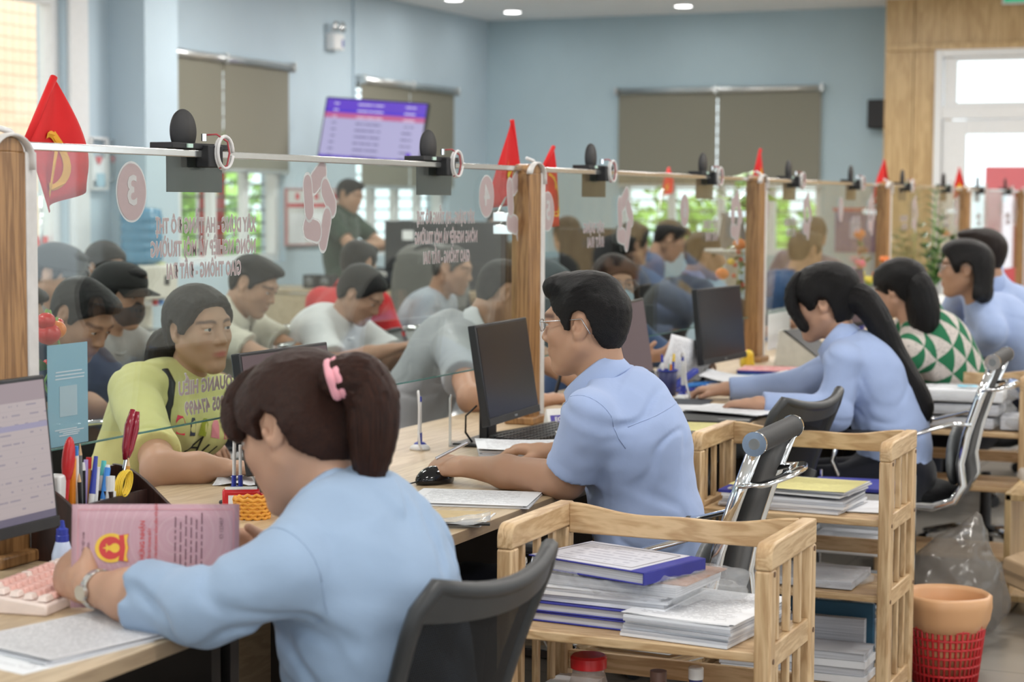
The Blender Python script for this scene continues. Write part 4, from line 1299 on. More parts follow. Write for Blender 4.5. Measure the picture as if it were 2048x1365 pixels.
monitor('monitor with a lit web page at the left edge, facing the brown-haired clerk', (.185, -.290), 0, .47, .285, 6, M_WEB, .090)
monitor('monitor partly hidden behind the brown-haired clerk\'s head', (.17, .870), 0, .40, .275, 8, M_SCRB, .088)
monitor('monitor with dark screen directly in front of the clerk in spectacles', (.205, 2.055), math.radians(3.5), .425, .285, 9, M_SCRD, .075)
monitor('monitor with brownish reflection just behind the head of the clerk in spectacles', (.225, 3.08), math.radians(8), .46, .275, 9, M_SCRB, .095)  # its brownish reflection is put in as an even glow of the screen
monitor('monitor with dark screen in front of the third wooden post', (.20, 4.13), math.radians(-4), .465, .290, 6, M_SCRD, .085)
monitor('monitor between the long-ponytail clerk and the clerk in green', (.19, 6.27), math.radians(-6), .50, .285, 6, M_SCRB, .090)
# loose cable under the second clerk's monitor
tag(MB().tube([(.10, 1.99, .756), (.11, 2.05, .757), (.06, 2.20, .757), (.10, 2.42, .757), (.14, 2.60, .757), (.10, 2.85, .757)], .0035, 6).tube([(.10, 1.99, .756), (.09, 1.96, .79), (.10, 1.94, .84), (.13, 1.95, .87)], .003, 6).build('cable', M_CABLEB, smooth=True), 'thin black cable looping behind the keyboard below the dark monitor', 'cable')

# ---- pink keyboard of the nearest clerk
M_KPINK = plain('pink keycap', (.86, .52, .46), .45); M_KPALE = plain('pale keycap', (.86, .72, .66), .45); M_KCORAL = plain('coral keycap', (.82, .24, .13), .45)
t = thing('keyboard', 'pink mechanical keyboard with one coral key beside the clerk\'s watch hand', 'keyboard', (.300, -.215, .75), math.radians(9))
MB().prism([(-.066, 0), (.066, 0), (.066, .020), (-.066, .034)], (0, -.165, 0), (1, 0, 0), (0, 0, 1), (0, 1, 0), .33).build('case', M_KPALE, t, bevel=.004)
keym = {}
for row in range(5):
    x = .052 - row * .0262; z = .0225 + (.066 - x) * .106; y = -.157; ws = [.030, .020, .020, .118, .020, .020, .020, .030] if row == 0 else [.0213 + .002 * row] + [.0195] * 13 + [.030 - .001 * row]
    for ki, wk in enumerate(ws):
        if y + wk > .160: break
        mt = M_KCORAL if (row == 0 and ki == 3) else M_KPALE if (ki in (0,) or ki >= len(ws) - 3 or (row == 4 and ki % 5 == 1)) else M_KPINK
        key = (round(wk, 4), mt.name)
        if key not in keym:
            q = .0095; a = wk / 2 - .001; mb = MB()
            mb.add([(-q, -a, 0), (q, -a, 0), (q, a, 0), (-q, a, 0), (-q + .003, -a + .003, .0095), (q - .003, -a + .003, .0095), (q - .003, a - .003, .0095), (-q + .003, a - .003, .0095)], [(0, 1, 5, 4), (1, 2, 6, 5), (2, 3, 7, 6), (3, 0, 4, 7), (4, 5, 6, 7), (3, 2, 1, 0)])
            o = mb.build('key', mt, t, bevel=.0012, seg=2); keym[key] = o
        else:
            o = keym[key].copy(); COL.objects.link(o)
        o.location = (x, y + wk / 2, z - .001); y += wk + .0008

# black keyboard
t = thing('keyboard', 'black keyboard between the paper pile and the dark monitor', 'keyboard', (.235, 2.17, .75), math.radians(-4))
MB().prism([(-.07, 0), (.07, 0), (.07, .016), (-.07, .026)], (0, -.215, 0), (1, 0, 0), (0, 0, 1), (0, 1, 0), .43).build('case', M_MATTEB, t, bevel=.004)
b = MB()
for row in range(6):
    for k in range(20): b.box((.055 - row * .0215, -.198 + k * .0208, .0215 + row * .0016), (.0175, .0175, .009))
o = b.build('keys', M_BLACK, t, bevel=.0015); o['kind'] = 'stuff'

# ---- pen organiser and its contents
t = thing('desk_organizer', 'dark wooden desk organizer full of pens beside the nearest post', 'organizer', (.115, .185, .75), math.radians(3))
side = [(-.07, 0), (.085, 0), (.085, .060)] + [(.085 - .155 * s, .060 + .092 * math.sin(s * PI / 2) ** 1.2) for s in np.linspace(.08, 1, 10)]
for s in (-1, 1): MB().prism(side, (0, s * .145 - .005, 0), (1, 0, 0), (0, 0, 1), (0, 1, 0), .010).build('side_panel', M_DKWOOD, t, bevel=.001)
MB().box((-.066, 0, .075), (.008, .28, .15)).build('back_panel', M_DKWOOD, t); MB().box((.010, 0, .052), (.008, .28, .104)).build('divider', M_DKWOOD, t)
MB().box((.081, 0, .035), (.008, .28, .07)).build('front_panel', M_DKWOOD, t); MB().box((.006, 0, .005), (.15, .28, .01)).build('bottom', M_DKWOOD, t)
MB().box((-.028, .02, .06), (.07, .008, .11)).build('divider', M_DKWOOD, t)


def stick(name, label, cat, a, b, segs, group=None):
    """a slim tool from point a (in the holder) to b; segs = [(t0,t1,r0,r1,material)] each a part"""
    a, b = Vector(a), Vector(b); t = thing(name, label, cat, a, 0, group); d = b - a; nm = {0: 'barrel', 1: 'cap', 2: 'clip', 3: 'tip'}
    for i, (t0, t1, r0, r1, m) in enumerate(segs): MB().cone(d * t0, d * t1, r0, r1, 10).build(nm.get(i, 'ring'), m, t, True if False else 'auto')
    return t


X0 = .085
def hp(px, py, X=X0): return on_x(px, py, X)
def inholder(px, py, pxb, X=X0): p = on_x(pxb, 985, X); p.z = .775; return p
# red letter opener
a, bq = inholder(0, 0, 123), hp(140, 878); t = thing('letter_opener', 'glossy red spatula-shaped letter opener, tallest on the left of the organizer', 'letter opener', a); d = bq - a
MB().cone((0, 0, 0), d * .66, .0055, .0065, 10).build('handle', M_RED, t, 'auto'); m = MB(); m.ball(d * .80, .040, 14, 10, (.28, .40, 1.15), (math.radians(-8), 0, 0)); m.build('blade', M_RED, t, True)
t = thing('eraser_box', 'white box-shaped sharpener at the left back of the organizer', 'sharpener', hp(113, 965, .075) - Vector((0, 0, .15)), .2); MB().box((0, 0, .10), (.03, .035, .13)).build('body', M_WHITEP, t, bevel=.005); MB().box((.0155, 0, .05), (.002, .02, .06)).build('front_plate', M_GREY, t, bevel=.0005)
stick('cutter_knife', 'orange cutter knife beside the red letter opener', 'knife', inholder(0, 0, 142), hp(145, 905), [(0, .93, .0075, .0075, M_ORANGE), (.93, 1, .006, .003, M_ORANGE)])
stick('pen', 'clear and blue ballpoint pen behind the pencils', 'pen', inholder(0, 0, 155), hp(153, 893), [(0, .9, .0042, .0042, M_WHITEP), (.9, 1, .004, .004, M_SKYP)])
stick('pencil', 'bare wooden pencil pointing up beside the clear pen', 'pencil', inholder(0, 0, 163), hp(160, 888), [(0, .88, .004, .004, M_GREY), (.88, 1, .0042, .0008, M_TAN)])
stick('pencil', 'black pencil with sharpened point low in the organizer', 'pencil', inholder(0, 0, 162, .10), hp(158, 945, .10), [(0, .86, .0042, .0042, M_BLACK), (.86, .98, .0042, .001, M_TAN)])
stick('pen', 'black pen with curved white clip in the organizer', 'pen', inholder(0, 0, 166), hp(166, 926), [(0, .9, .005, .005, M_BLACK), (.9, 1, .0055, .004, M_WHITEP)])
stick('pen', 'lilac pen leaning right in the organizer', 'pen', inholder(0, 0, 166), hp(172, 920), [(0, .85, .0052, .0052, M_LILAC), (.85, 1, .0052, .0045, M_LILAC)])
stick('pen', 'red and orange pen beside the lilac pen', 'pen', inholder(0, 0, 170), hp(178, 915), [(0, .86, .0055, .0055, M_PENWOOD), (.86, 1, .006, .006, M_RED)])
stick('pen', 'dark blue pen with white patterned grip, tallest in the middle of the organizer', 'pen', inholder(0, 0, 174, .10), hp(192, 913, .10), [(0, .55, .0062, .0062, M_WHITEP), (.55, 1, .0065, .004, M_BLUEP)])
stick('pen', 'turquoise and white pen beside the dark blue pen', 'pen', inholder(0, 0, 184, .10), hp(196, 927, .10), [(0, .35, .006, .006, M_CYANP), (.35, .95, .0055, .005, M_WHITEP), (.35, .9, .0025, .0025, M_CYANP)])
stick('pen', 'white pen with pale turquoise cap in the organizer', 'pen', inholder(0, 0, 192), hp(208, 922), [(0, .8, .0055, .0055, M_WHITEP), (.8, 1, .006, .005, M_CYANP)])
stick('pen', 'sky blue and white marker, right of the other pens', 'pen', inholder(0, 0, 196, .10), hp(216, 930, .10), [(0, .52, .0065, .0065, M_WHITEP), (.52, .96, .0068, .0062, M_SKYP), (.96, 1, .005, .004, M_WHITEP)])
stick('correction_bottle', 'small white-capped correction bottle in front of the rubber bands', 'bottle', inholder(0, 0, 218, .11), hp(221, 953, .11), [(0, .75, .012, .012, M_WHITEP), (.75, 1, .0095, .0095, M_WHITEP)])
a, bq = inholder(0, 0, 224, .07), hp(270, 822, .07); t = thing('tongs', 'steel tool with glossy maroon loop handles, leaning out of the organizer', 'tool', a); d = bq - a; q = d.cross(Vector((1, 0, 0))).normalized() * .009
MB().cone((0, 0, 0), d * .62, .0028, .0035, 8).build('shaft', M_CHROME, t, 'auto')
for s in (-1, 1): MB().tube([d * .58 + q * s * .2, d * .68 + q * s * .9, d * .86 + q * s * 1.3, d * 1.0 + q * s * .8], [.005, .008, .009, .006], 8).build('grip', M_MAROON, t, True)
stick('pencil', 'orange pencil standing inside the yellow rubber bands', 'pencil', inholder(0, 0, 248, .10), hp(257, 912, .10), [(0, .86, .0048, .0048, M_PENWOOD), (.86, .97, .0048, .001, M_TAN), (.97, 1, .001, .0004, M_BLACK)])
t = thing('rubber_bands', 'loop of yellow rubber bands hung on the organizer', 'rubber bands', hp(244, 968, .118)); b = MB(); rs = np.random.RandomState(2)
for k in range(5):
    e, g = .016 + .004 * rs.rand(), .024 + .004 * rs.rand(); b.tube([(.002 * k, e * math.cos(u) + .003 * k - .006 + .008 * math.sin(u), g * math.sin(u)) for u in np.linspace(0, 2 * PI, 20, endpoint=False)], .0019, 6, True)
b.build('bands', M_YELP, t, True); t.children[0]['kind'] = 'stuff'
# glue bottle
t = thing('glue_bottle', 'small glue bottle with dark blue nozzle cap behind the pink keyboard', 'bottle', (.165, -.020, .75))
MB().lathe([(.001, 0), (.019, 0), (.021, .004), (.020, .030), (.013, .054), (.010, .056)], n=20).build('body', plain('pale blue bottle', (.55, .62, .80), .3), t, True)
MB().lathe([(.0125, .054), (.0125, .066), (.0115, .067), (.0115, .078), (.006, .081), (.004, .094), (.001, .095)], n=18).build('cap', M_BLUEP, t, 'auto')

# ---- land certificate held by the nearest clerk
def cert_mat():
    t = NT('pink certificate paper'); v = t.coord('Object', (1, 1, 1)); ob = t.new('ShaderNodeTexCoord').outputs['Object']; ln = t.new('ShaderNodeVectorMath'); ln.operation = 'DISTANCE'
    ln.inputs[1].default_value = (.175, 0, .12); t.link(ob, ln.inputs[0]); d = ln.outputs['Value']
    w = t.math('SINE', t.math('ADD', t.math('MULTIPLY', d, 900), t.math('MULTIPLY', t.noise(v, 60, 2), 9)))
    rings = t.math('MULTIPLY', t.math('GREATER_THAN', t.math('SINE', t.math('MULTIPLY', d, 420)), .8), .5); n = t.noise(v, 22, 4)
    c = t.mix(t.math('ADD', t.math('MULTIPLY', w, .10), .30), (.52, .31, .36), (.60, .42, .46)); c = t.mix(t.math('MULTIPLY', rings, .6), c, (.64, .48, .51)); c = t.mix(t.math('MULTIPLY', n, .5), c, (.50, .29, .36))
    t.base(c); return t.set(.55, spec=.3)


M_CERT = cert_mat(); M_INKR = plain('red ink', (.60, .05, .05), .6); M_INKD = plain('dark ink', (.20, .10, .13), .6); M_INKY = plain('gold ink', (.80, .52, .05), .55)
M_CEDGE = plain('certificate border', (.66, .30, .34), .55)
c0 = Vector((.415, -.335, .762)); ang = math.atan2(.13, .27)
t = thing('land_certificate', 'pink land certificate with red and gold emblem held upright by the brown-haired clerk', 'certificate', c0, ang, rot=(math.radians(-9), 0, ang))
CW, CH = .282, .174
m = MB(); m.sheet((0, 0, 0), (CW, 0, 0), (0, 0, CH), 14, 6, .0008, lambda u, v: (0, .010 * math.sin(PI * u), 0)); m.build('sheet', M_CERT, t, True)
def cpt(x, z, lift=.0012): return Vector((x, .010 * math.sin(PI * x / CW) - lift, z))
def cert_text(s, x, z, size, m, al='LEFT', bold=0.0, w=1.0):
    o = lettering(s, size, m, t, None, al, bold, .0001, 'printed_text', width=w); o.data.transform(axes_matrix(cpt(x, z), (0, 0, 1), (-1, 0, 0), (0, -1, 0)))
for x0, x1, z0, z1 in ((.010, .0112, .012, .165), (.272, .2732, .012, .165), (.010, .273, .1645, .1657)):
    b = MB(); K = 10
    for i in range(K):
        xa, xb = x0 + (x1 - x0) * i / K, x0 + (x1 - x0) * (i + 1) / K; b.add([cpt(xa, z0), cpt(xb, z0), cpt(xb, z1), cpt(xa, z1)], [(0, 1, 2, 3)])
    b.build('printed_border', M_CEDGE, t)
cx, cz = .066, .100
def flat(poly, m, lift, nm='emblem'): MB().add([cpt(cx + u, cz + v, lift) for u, v in poly], [tuple(range(len(poly)))]).build(nm, m, t)
flat([(u * 1.0, v * .92) for u, v in disc(.027, 40)], M_INKY, .0013); flat([(u - .001, v) for u, v in disc(.0195, 40)], M_INKR, .0015)
flat([(-u * 1.0 - .006, v) for u, v in [(p[1], p[0]) for p in star(.0085)]], M_INKY, .0017, 'emblem_star')
flat([(.006 + .008 * math.cos(a), .008 * math.sin(a)) for a in np.linspace(0, 2 * PI, 18, endpoint=False)], M_INKY, .0017); flat([(.012, -.021), (.029, -.024), (.026, -.012), (.029, 0), (.026, .012), (.029, .024), (.012, .021), (.016, 0)], M_INKR, .0018, 'emblem_ribbon')
flat([(.021, -.022), (.028, -.023), (.0255, -.012), (.028, 0), (.0255, .012), (.028, .023), (.021, .022), (.0235, 0)], M_INKY, .0019, 'emblem_ribbon')
cert_text('GIẤY CHỨNG NHẬN', .118, .044, .0110, M_INKR, 'LEFT', .012, .98); cert_text('QUYỀN SỬ DỤNG ĐẤT', .130, .068, .0062, M_INKR, 'LEFT', .01); cert_text('QUYỀN SỞ HỮU NHÀ Ở VÀ TÀI SẢN KHÁC GẮN LIỀN VỚI ĐẤT', .141, .010, .0062, M_INKR, 'LEFT', .01, .93)
cert_text('CỘNG HÒA XÃ HỘI CHỦ NGHĨA VIỆT NAM', .020, .020, .0056, M_INKD, 'LEFT', .008, .95); cert_text('Độc lập - Tự do - Hạnh phúc', .028, .042, .0056, M_INKD, 'LEFT', .008)
rs = random.Random(3)
for i, x in enumerate((.172, .181, .190, .199, .208, .217)):
    b = MB(); z = .030 + .012 * (i % 2)
    while z < .145:
        l = rs.uniform(.006, .020); b.add([cpt(x, z), cpt(x + .0022, z), cpt(x + .0022, z + l), cpt(x, z + l)], [(0, 1, 2, 3)]); z += l + .004
    b.build('printed_lines', M_INKD, t)
cert_text('CI 123457', .252, .115, .0085, M_INKD, 'LEFT', .004)

# ---- papers under the nearest clerk's arm
loose_sheet('paper', 'white printed sheet under the pile at the bottom left edge of the counter', ((.600, -.700), (.655, -.440), (.425, -.660)), M_PRINT, 'paper', .7506)
paper_stack('paper_pile', 'pile of grey densely printed sheets under the clerk\'s watch arm', (.535, -.470), math.radians(76), .300, .215, 3, .0020, M_PRINTD, z=.7516, seed=4, bend=.006)
loose_sheet('paper', 'blank white sheet corner under the grey printed pile', ((.560, -.66), (.612, -.40), (.39, -.60)), M_PAPER, 'paper', .7511)
# white sheet peeking behind the certificate
loose_sheet('paper', 'white sheet lying behind the top edge of the pink certificate', ((.30, .10), (.43, .32), (.18, .24)), M_PAPER, 'paper', .7506)

# stamps
M_STAMPBK = plain('black rubber', (.02, .02, .022), .5)
t = thing('self_inking_stamp', 'red self-inking stamp lying on the counter by the clerk\'s face', 'stamp', (.095, .735, .75), math.radians(-58))
MB().box((0, 0, .026), (.034, .085, .040)).build('body', M_RED, t, bevel=.006); MB().box((0, 0, .0475), (.024, .072, .004)).build('top_label', M_WHITEP, t, bevel=.001)
MB().box((.0178, 0, .024), (.0012, .058, .020)).build('side_label', M_PAPER, t); MB().box((0, .0, .003), (.036, .088, .006)).build('foot', M_STAMPBK, t, bevel=.001)
MB().box((0, .062, .026), (.026, .045, .022)).build('handle', M_RED, t, bevel=.005)
t = thing('stamp_ring', 'black ring with orange band left of the red stamp', 'ring', (.030, .640, .75)); MB().tube([(.014 * math.cos(a), .014 * math.sin(a), .008) for a in np.linspace(0, 2 * PI, 20, endpoint=False)], .007, 8, True).build('ring', M_STAMPBK, t, True); MB().tube([(-.02 + .010 * math.cos(a), -.006 + .010 * math.sin(a), .003) for a in np.linspace(0, 5, 16)], .0018, 6).build('orange_band', M_ORANGE, t, True)
t = thing('stapler', 'cream stapler leaning beside the red stamp, near the clerk\'s chin', 'stapler', (.205, .74, .75), math.radians(-20), rot=(math.radians(-14), math.radians(-24), math.radians(-28)))
MB().box((0, 0, .030), (.10, .022, .014)).build('lever', plain('cream plastic', (.70, .66, .55), .4), t, bevel=.006); MB().box((0, 0, .008), (.10, .020, .008)).build('base', M_STAMPBK, t, bevel=.002)
t = thing('woven_tray', 'small orange woven tray in front of the red stamp', 'tray', (.185, .635, .75), .4); b = MB()
for k in range(6): b.tube([(.036 * math.cos(a) * (1 + .02 * k), .028 * math.sin(a) * (1 + .02 * k), .004 + .008 * k + .0025 * math.sin(12 * a + PI * k)) for a in np.linspace(0, 2 * PI, 48, endpoint=False)], .0045, 6, True)
o = b.build('weave', plain('woven orange', (.75, .33, .04), .6), t, True); o['kind'] = 'stuff'; MB().lathe([(.001, .001), (.026, .001), (.026, .004), (.001, .004)], n=24).build('bottom', M_PENWOOD, t)
t = thing('acrylic_stand', 'small clear acrylic stand beside the clerk\'s chin', 'sign', (.055, .895, .75), math.radians(20)); MB().box((0, 0, .035), (.004, .075, .070)).build('plate', film('acrylic plate', (.45, .50, .50), .55, .1), t, bevel=.001); MB().box((.010, 0, .002), (.03, .075, .004)).build('foot', M_CLEAR, t)


def pen_stand(label, c, rz, lean=0):
    t = thing('pen_stand', label, 'pen stand', (c[0], c[1], .75), rz, None)
    MB().lathe([(.001, 0), (.028, 0), (.029, .004), (.026, .010), (.012, .018), (.001, .020)], n=24).build('base', M_WHITEP, t, True); MB().ball((.0, .004, .012), .019, 14, 8, (1.0, 1.1, .6)).build('blue_dome', M_BLUEP, t, True)
    for s in (-1, 1): MB().cone((0, s * .008, .014), (0, s * .0075, .048), .0062, .0055, 10).build('socket', M_BLUEP, t, 'auto')
    p = MB().cone((0, .0075, .045), (0, .006, .142), .0042, .0042, 10).build('pen', M_WHITEP, t, 'auto'); MB().cone((0, .006, .135), (0, .0058, .150), .0048, .004, 10).build('pen_cap', M_BLUEP, p, 'auto')
    MB().cone((0, -.0075, .045), (0, -.0075, .120), .0040, .0040, 10).build('second_pen', M_WHITEP, t, 'auto')
    pts = [(-.004, .006, .148), (-.006, .002, .160), (-.004, -.010, .166), (-.002, -.020, .158), (0, -.022, .12), (0, -.024, .08), (0, -.034, .05), (.004, -.048, .02), (.010, -.044, .006), (.012, -.030, .004)]
    MB().tube(pts, .0036, 8).build('coil_cord', M_CABLEW, t, True)
    return t


pen_stand('white and blue tethered pen stand alone on the counter left of the dark monitor', (.005, 1.838), math.radians(20))
pen_stand('white and blue tethered pen behind the red stamp', (-.02, .905), math.radians(130))
pen_stand('tethered pen stand behind the second post by the customer holding a phone', (-.02, 2.72), math.radians(-60))
pen_stand('tethered pen stand in front of the blue mesh pen cup', (.235, 3.50), math.radians(40))
t = thing('acrylic_sign', 'clear acrylic sign seen edge-on left of the dark monitor', 'sign', (.035, 1.975, .75), math.radians(24)); MB().box((0, 0, .070), (.006, .110, .140)).build('plate', film('acrylic sheet', (.72, .76, .76), .62, .1), t, bevel=.001); MB().box((.02, 0, .003), (.045, .11, .005)).build('foot', M_CLEAR, t)
# blue notice fixed on the glass beside the nearest post
t = thing('glass_notice', 'pale blue translucent notice stuck on the glass beside the nearest post', 'notice', (.0075, .215, .952)); M_BLUEF = film('pale blue film', (.24, .43, .52), .80, .4)
MB().box((0, 0, .103), (.0015, .132, .206)).build('sheet', M_BLUEF, t); b = MB(); rs = random.Random(5)
for k in range(7): b.box((.0012, rs.uniform(-.01, .01), .150 - k * .007 if k < 3 else .045 - k * .004), (.0004, rs.uniform(.05, .10), .0025))
o_ = b.build('printed_lines', film('pale print', (.6, .7, .75), .7), t); o_['kind'] = 'stuff'; MB().box((.0012, .0, .090), (.0004, .058, .062)).build('pale_panel', film('pale panel', (.42, .56, .62), .7), t)

# second clerk's things
paper_stack('paper_pile', 'neat pile of printed sheets with lilac edge in front of the black mouse', (.520, 1.075), math.radians(13), .290, .215, 2, .0035, M_PRINT, seed=6)
paper_stack('envelope_pile', 'manila envelopes under a clear sleeve at the counter edge', (.545, .805), math.radians(14), .24, .19, 1, .002, M_ENV, cat='envelopes', seed=8)
t = thing('plastic_sleeve', 'crumpled clear plastic sleeve at the counter edge beside the manila envelopes', 'plastic sleeve', (.615, .735, .756), .4); m = MB(); m.sheet((-.09, -.05, 0), (.18, 0, 0), (0, .10, 0), 10, 8, .0005, lambda u, v: (0, 0, .012 * vnoise(np.array([[u * 4, v * 5, 1.0]]))[0] + .010 * u)); m.build('sleeve', M_CLEAR, t, True); MB().box((0, -.03, .003), (.18, .022, .004)).build('dark_edge', M_STAMPBK, t)
t = thing('computer_mouse', 'glossy black computer mouse beside the hand of the clerk in spectacles', 'mouse', (.320, 1.275, .75), math.radians(-112))
S = Sdf(); S.ell((0, 0, .010), (.056, .031, .028), .01); S.ell((-.008, 0, .012), (.045, .029, .029), .02); S.plane((0, 0, 0.001), (0, 0, -1)); vp, q = S.mesh(.0035); np_mesh('shell', vp, q, plain('gloss black', (.006, .006, .007), .08), t)
MB().cone((.026, 0, .026), (.040, 0, .022), .004, .004, 10).build('wheel', M_GREY, t, 'auto'); MB().tube([(.055, 0, .010), (.085, -.01, .004), (.13, -.03, .003), (.19, -.02, .003)], .002, 6).build('cable', M_CABLEB, t, True)
paper_stack('paper_pile', 'thick ruffled pile of papers in front of the black keyboard', (.355, 1.855), math.radians(25), .310, .205, 6, .0045, [M_PRINT, M_PAPER], seed=9, jit=.008, tops=3, bend=.02)
loose_sheet('paper', 'single white page on the right of the ruffled paper pile', ((.40, 1.93), (.60, 2.02), (.31, 2.10)), M_PRINT, 'paper', .7880, .004)
t = thing('tent_card', 'white and purple tent card behind the black keyboard', 'card', (.170, 2.500, .75), math.radians(-40)); MB().prism([(-.022, 0), (.022, 0), (.002, .060), (-.002, .060)], (0, -.055, 0), (1, 0, 0), (0, 0, 1), (0, 1, 0), .11).build('card', M_WHITEP, t)
Mx = axes_matrix((.0215, 0, .003), (0, 1, 0), (-.316, 0, .949), (.949, 0, .316)); MB().add([Mx @ Vector(v) for v in ((-.046, 0, 0), (.054, 0, 0), (.054, .040, 0), (-.046, .040, 0))], [(0, 1, 2, 3)]).build('purple_panel', plain('purple print', (.07, .05, .32), .5), t)
lettering('ECH', .020, M_WHITEP, t, Mx @ Matrix.Translation((-.012, .026, .0006)), 'CENTER', .02, .0001)

# third desk
t = thing('pen_cup', 'blue mesh pen cup holding pens beside the long-ponytail clerk\'s hand', 'cup', (.150, 3.58, .75)); b = MB(); b.lathe([(.030, 0), (.036, .092), (.034, .092), (.028, .002)], n=22); b.build('cup', plain('navy mesh', (.02, .025, .11), .45), t, True); MB().tube([(.036 * math.cos(a), .036 * math.sin(a), .092) for a in np.linspace(0, 2 * PI, 24, endpoint=False)], .003, 6, True).build('rim', M_BLUEP, t, True)
for i, (dx, dy, ex, ey, z, m1, m2, lab) in enumerate(((-.01, -.012, -.016, -.02, .150, M_WHITEP, M_BLUEP, 'white pen with blue tip in the blue mesh cup'), (.012, -.006, .016, -.012, .115, M_ORANGE, M_ORANGE, 'short orange pen in the blue mesh cup'), (0, .010, .004, .022, .140, M_CYANP, M_WHITEP, 'pale green pen in the blue mesh cup'), (.010, .014, .012, .034, .150, M_BLUEP, M_YELP, 'blue pen with yellow cap in the blue mesh cup'))):
    stick('pen', lab, 'pen', (.150 + dx, 3.58 + dy, .757), (.150 + ex, 3.58 + ey, .75 + z), [(0, .8, .0052, .0052, m1), (.8, 1, .0055, .004, m2)])
for i, (x, y, rz, lab, m_) in enumerate(((.155, 3.74, 1.1, 'blue stapler standing open behind the long-ponytail clerk\'s hand', M_BLUEP), (.20, 3.80, .8, 'second blue stapler lying beside the paper fan', M_SKYP))):
    t = thing('stapler', lab, 'stapler', (x, y, .75), rz); MB().box((0, 0, .007), (.13, .034, .012)).build('base', M_BLUEP, t, bevel=.003); MB().prism([(-.065, .012), (-.05, .03), (.068, .085 - .05 * i), (.072, .068 - .05 * i), (-.03, .016)], (0, -.014, 0), (1, 0, 0), (0, 0, 1), (0, 1, 0), .028).build('lever', m_, t, bevel=.003)
paper_stack('paper_pile', 'fanned pile of papers behind the long-ponytail clerk\'s hand', (.345, 3.93), math.radians(12), .31, .22, 6, .0050, M_PAPER, seed=11, jit=.012, tops=2, bend=.10)
t = thing('folder_pile', 'blue and red folders stacked on the counter before the third post', 'folders', (.300, 4.56, .75), math.radians(8))
MB().box((0, 0, .006), (.32, .23, .010)).build('light_blue_folder', M_LBLUE, t, bevel=.002); MB().box((0, 0, .019), (.32, .23, .012)).build('dark_blue_folder', M_BLUEC, t, bevel=.002); MB().sheet((-.16, -.115, .0262), (.32, 0, 0), (0, .23, 0)).build('red_printed_cover', printed('red form', (.72, .42, .42), (.60, .08, .08), 14, 9, .7, .03, True), t)
loose_sheet('card', 'yellow card sheet sticking out under the blue folders', ((.34, 4.28), (.46, 4.30), (.33, 4.40)), M_YELP, 'card', .7506)
t = thing('rooster_figurine', 'small yellow figurine with red tip at the foot of the third post', 'figurine', (.120, 4.70, .75), math.radians(-60))
S = Sdf(); S.ell((0, 0, .030), (.040, .028, .030), .02); S.ell((.028, 0, .070), (.020, .018, .020), .02); S.cone((.02, 0, .03), (.026, 0, .062), .022, .015, .02); S.cone((-.025, 0, .035), (-.050, 0, .066), .018, .010, .02); S.plane((0, 0, .002), (0, 0, -1)); vp, q = S.mesh(.005); np_mesh('body', vp, q, M_YELP, t); MB().ball((-.038, .0, .078), .010, 10, 8).build('red_tip', M_RED, t, True); MB().cone((0, 0, 0), (0, 0, .006), .04, .04, 20).build('base', plain('brown base', (.10, .04, .02), .5), t)
t = thing('document_scanner', 'white wedge-shaped desk device beside the third post', 'device', (.285, 5.03, .75), math.radians(-14))
MB().prism([(-.11, 0), (.13, 0), (.13, .030), (-.055, .155), (-.085, .155)], (0, -.085, 0), (1, 0, 0), (0, 0, 1), (0, 1, 0), .17).build('body', plain('ivory plastic', (.66, .64, .58), .4), t, bevel=.004); MB().prism([(-.070, .1555), (-.054, .1575), (.1315, .032), (.130, .028)], (0, -.087, 0), (1, 0, 0), (0, 0, 1), (0, 1, 0), .174).build('black_slot', M_STAMPBK, t)
paper_stack('paper_pile', 'white sheets spread under the long-ponytail clerk\'s right hand', (.395, 3.22), math.radians(26), .31, .22, 1, .002, [M_PRINT, M_PAPER], seed=13, tops=2, jit=.02)
paper_stack('paper_pile', 'white sheets on the black folder near the counter edge', (.555, 3.05), math.radians(-12), .30, .21, 1, .002, [M_PAPER, M_PRINT], seed=14, tops=2, jit=.02, z=.768)
t = thing('document_folder', 'black folder under white sheets at the counter edge', 'folder', (.53, 2.95, .75), math.radians(8)); MB().box((0, 0, .006), (.25, .34, .010)).build('cover', M_STAMPBK, t, bevel=.002); MB().box((.08, -.15, .013), (.1, .03, .006)).build('strap', M_GREY, t)
t = paper_stack('paper_pile', 'yellow forms on the counter behind the back of the clerk in spectacles', (.590, 2.61), math.radians(10), .17, .22, 3, .004, M_YPAPER, seed=15)
tag(MB().tube([(.14, 3.10, .752), (.16, 3.25, .752), (.10, 3.4, .752)], .004, 6).build('cable', M_CABLEB, smooth=True), 'short black cable behind the blue mesh pen cup', 'cable')
tag(MB().box((.255, 3.36, .7525), (.24, .20, .004), (0, 0, .2)).build('mouse_pad', plain('dark mouse pad', (.05, .055, .07), .8), bevel=.001), 'dark mouse pad under the long-ponytail clerk\'s left hand', 'mouse pad')
loose_sheet('paper', 'white sheets lying under the held page behind the blue pen cup', ((.02, 3.30), (.30, 3.22), (.04, 3.56)), M_PRINT, 'paper', .7506)
t = thing('white_board', 'white sheet standing behind the third post beside the desk device', 'sheet', (-.10, 6.0, .75), 0); m = MB(); m.sheet((0, -.20, .0), (0, .40, 0), (0, 0, .19), 4, 4, .002); m.build('sheet', M_PAPER, t)
t = thing('white_board', 'white sheet leaning on the monitor in front of the clerk in green', 'sheet', (.32, 6.4, .75), 0); m = MB(); m.sheet((0, -.20, .06), (0, .36, 0), (-.03, 0, .16), 4, 4, .002); m.build('sheet', M_PAPER, t); MB().box((-.02, 0, .03), (.05, .2, .06)).build('holder', M_GREY, t)

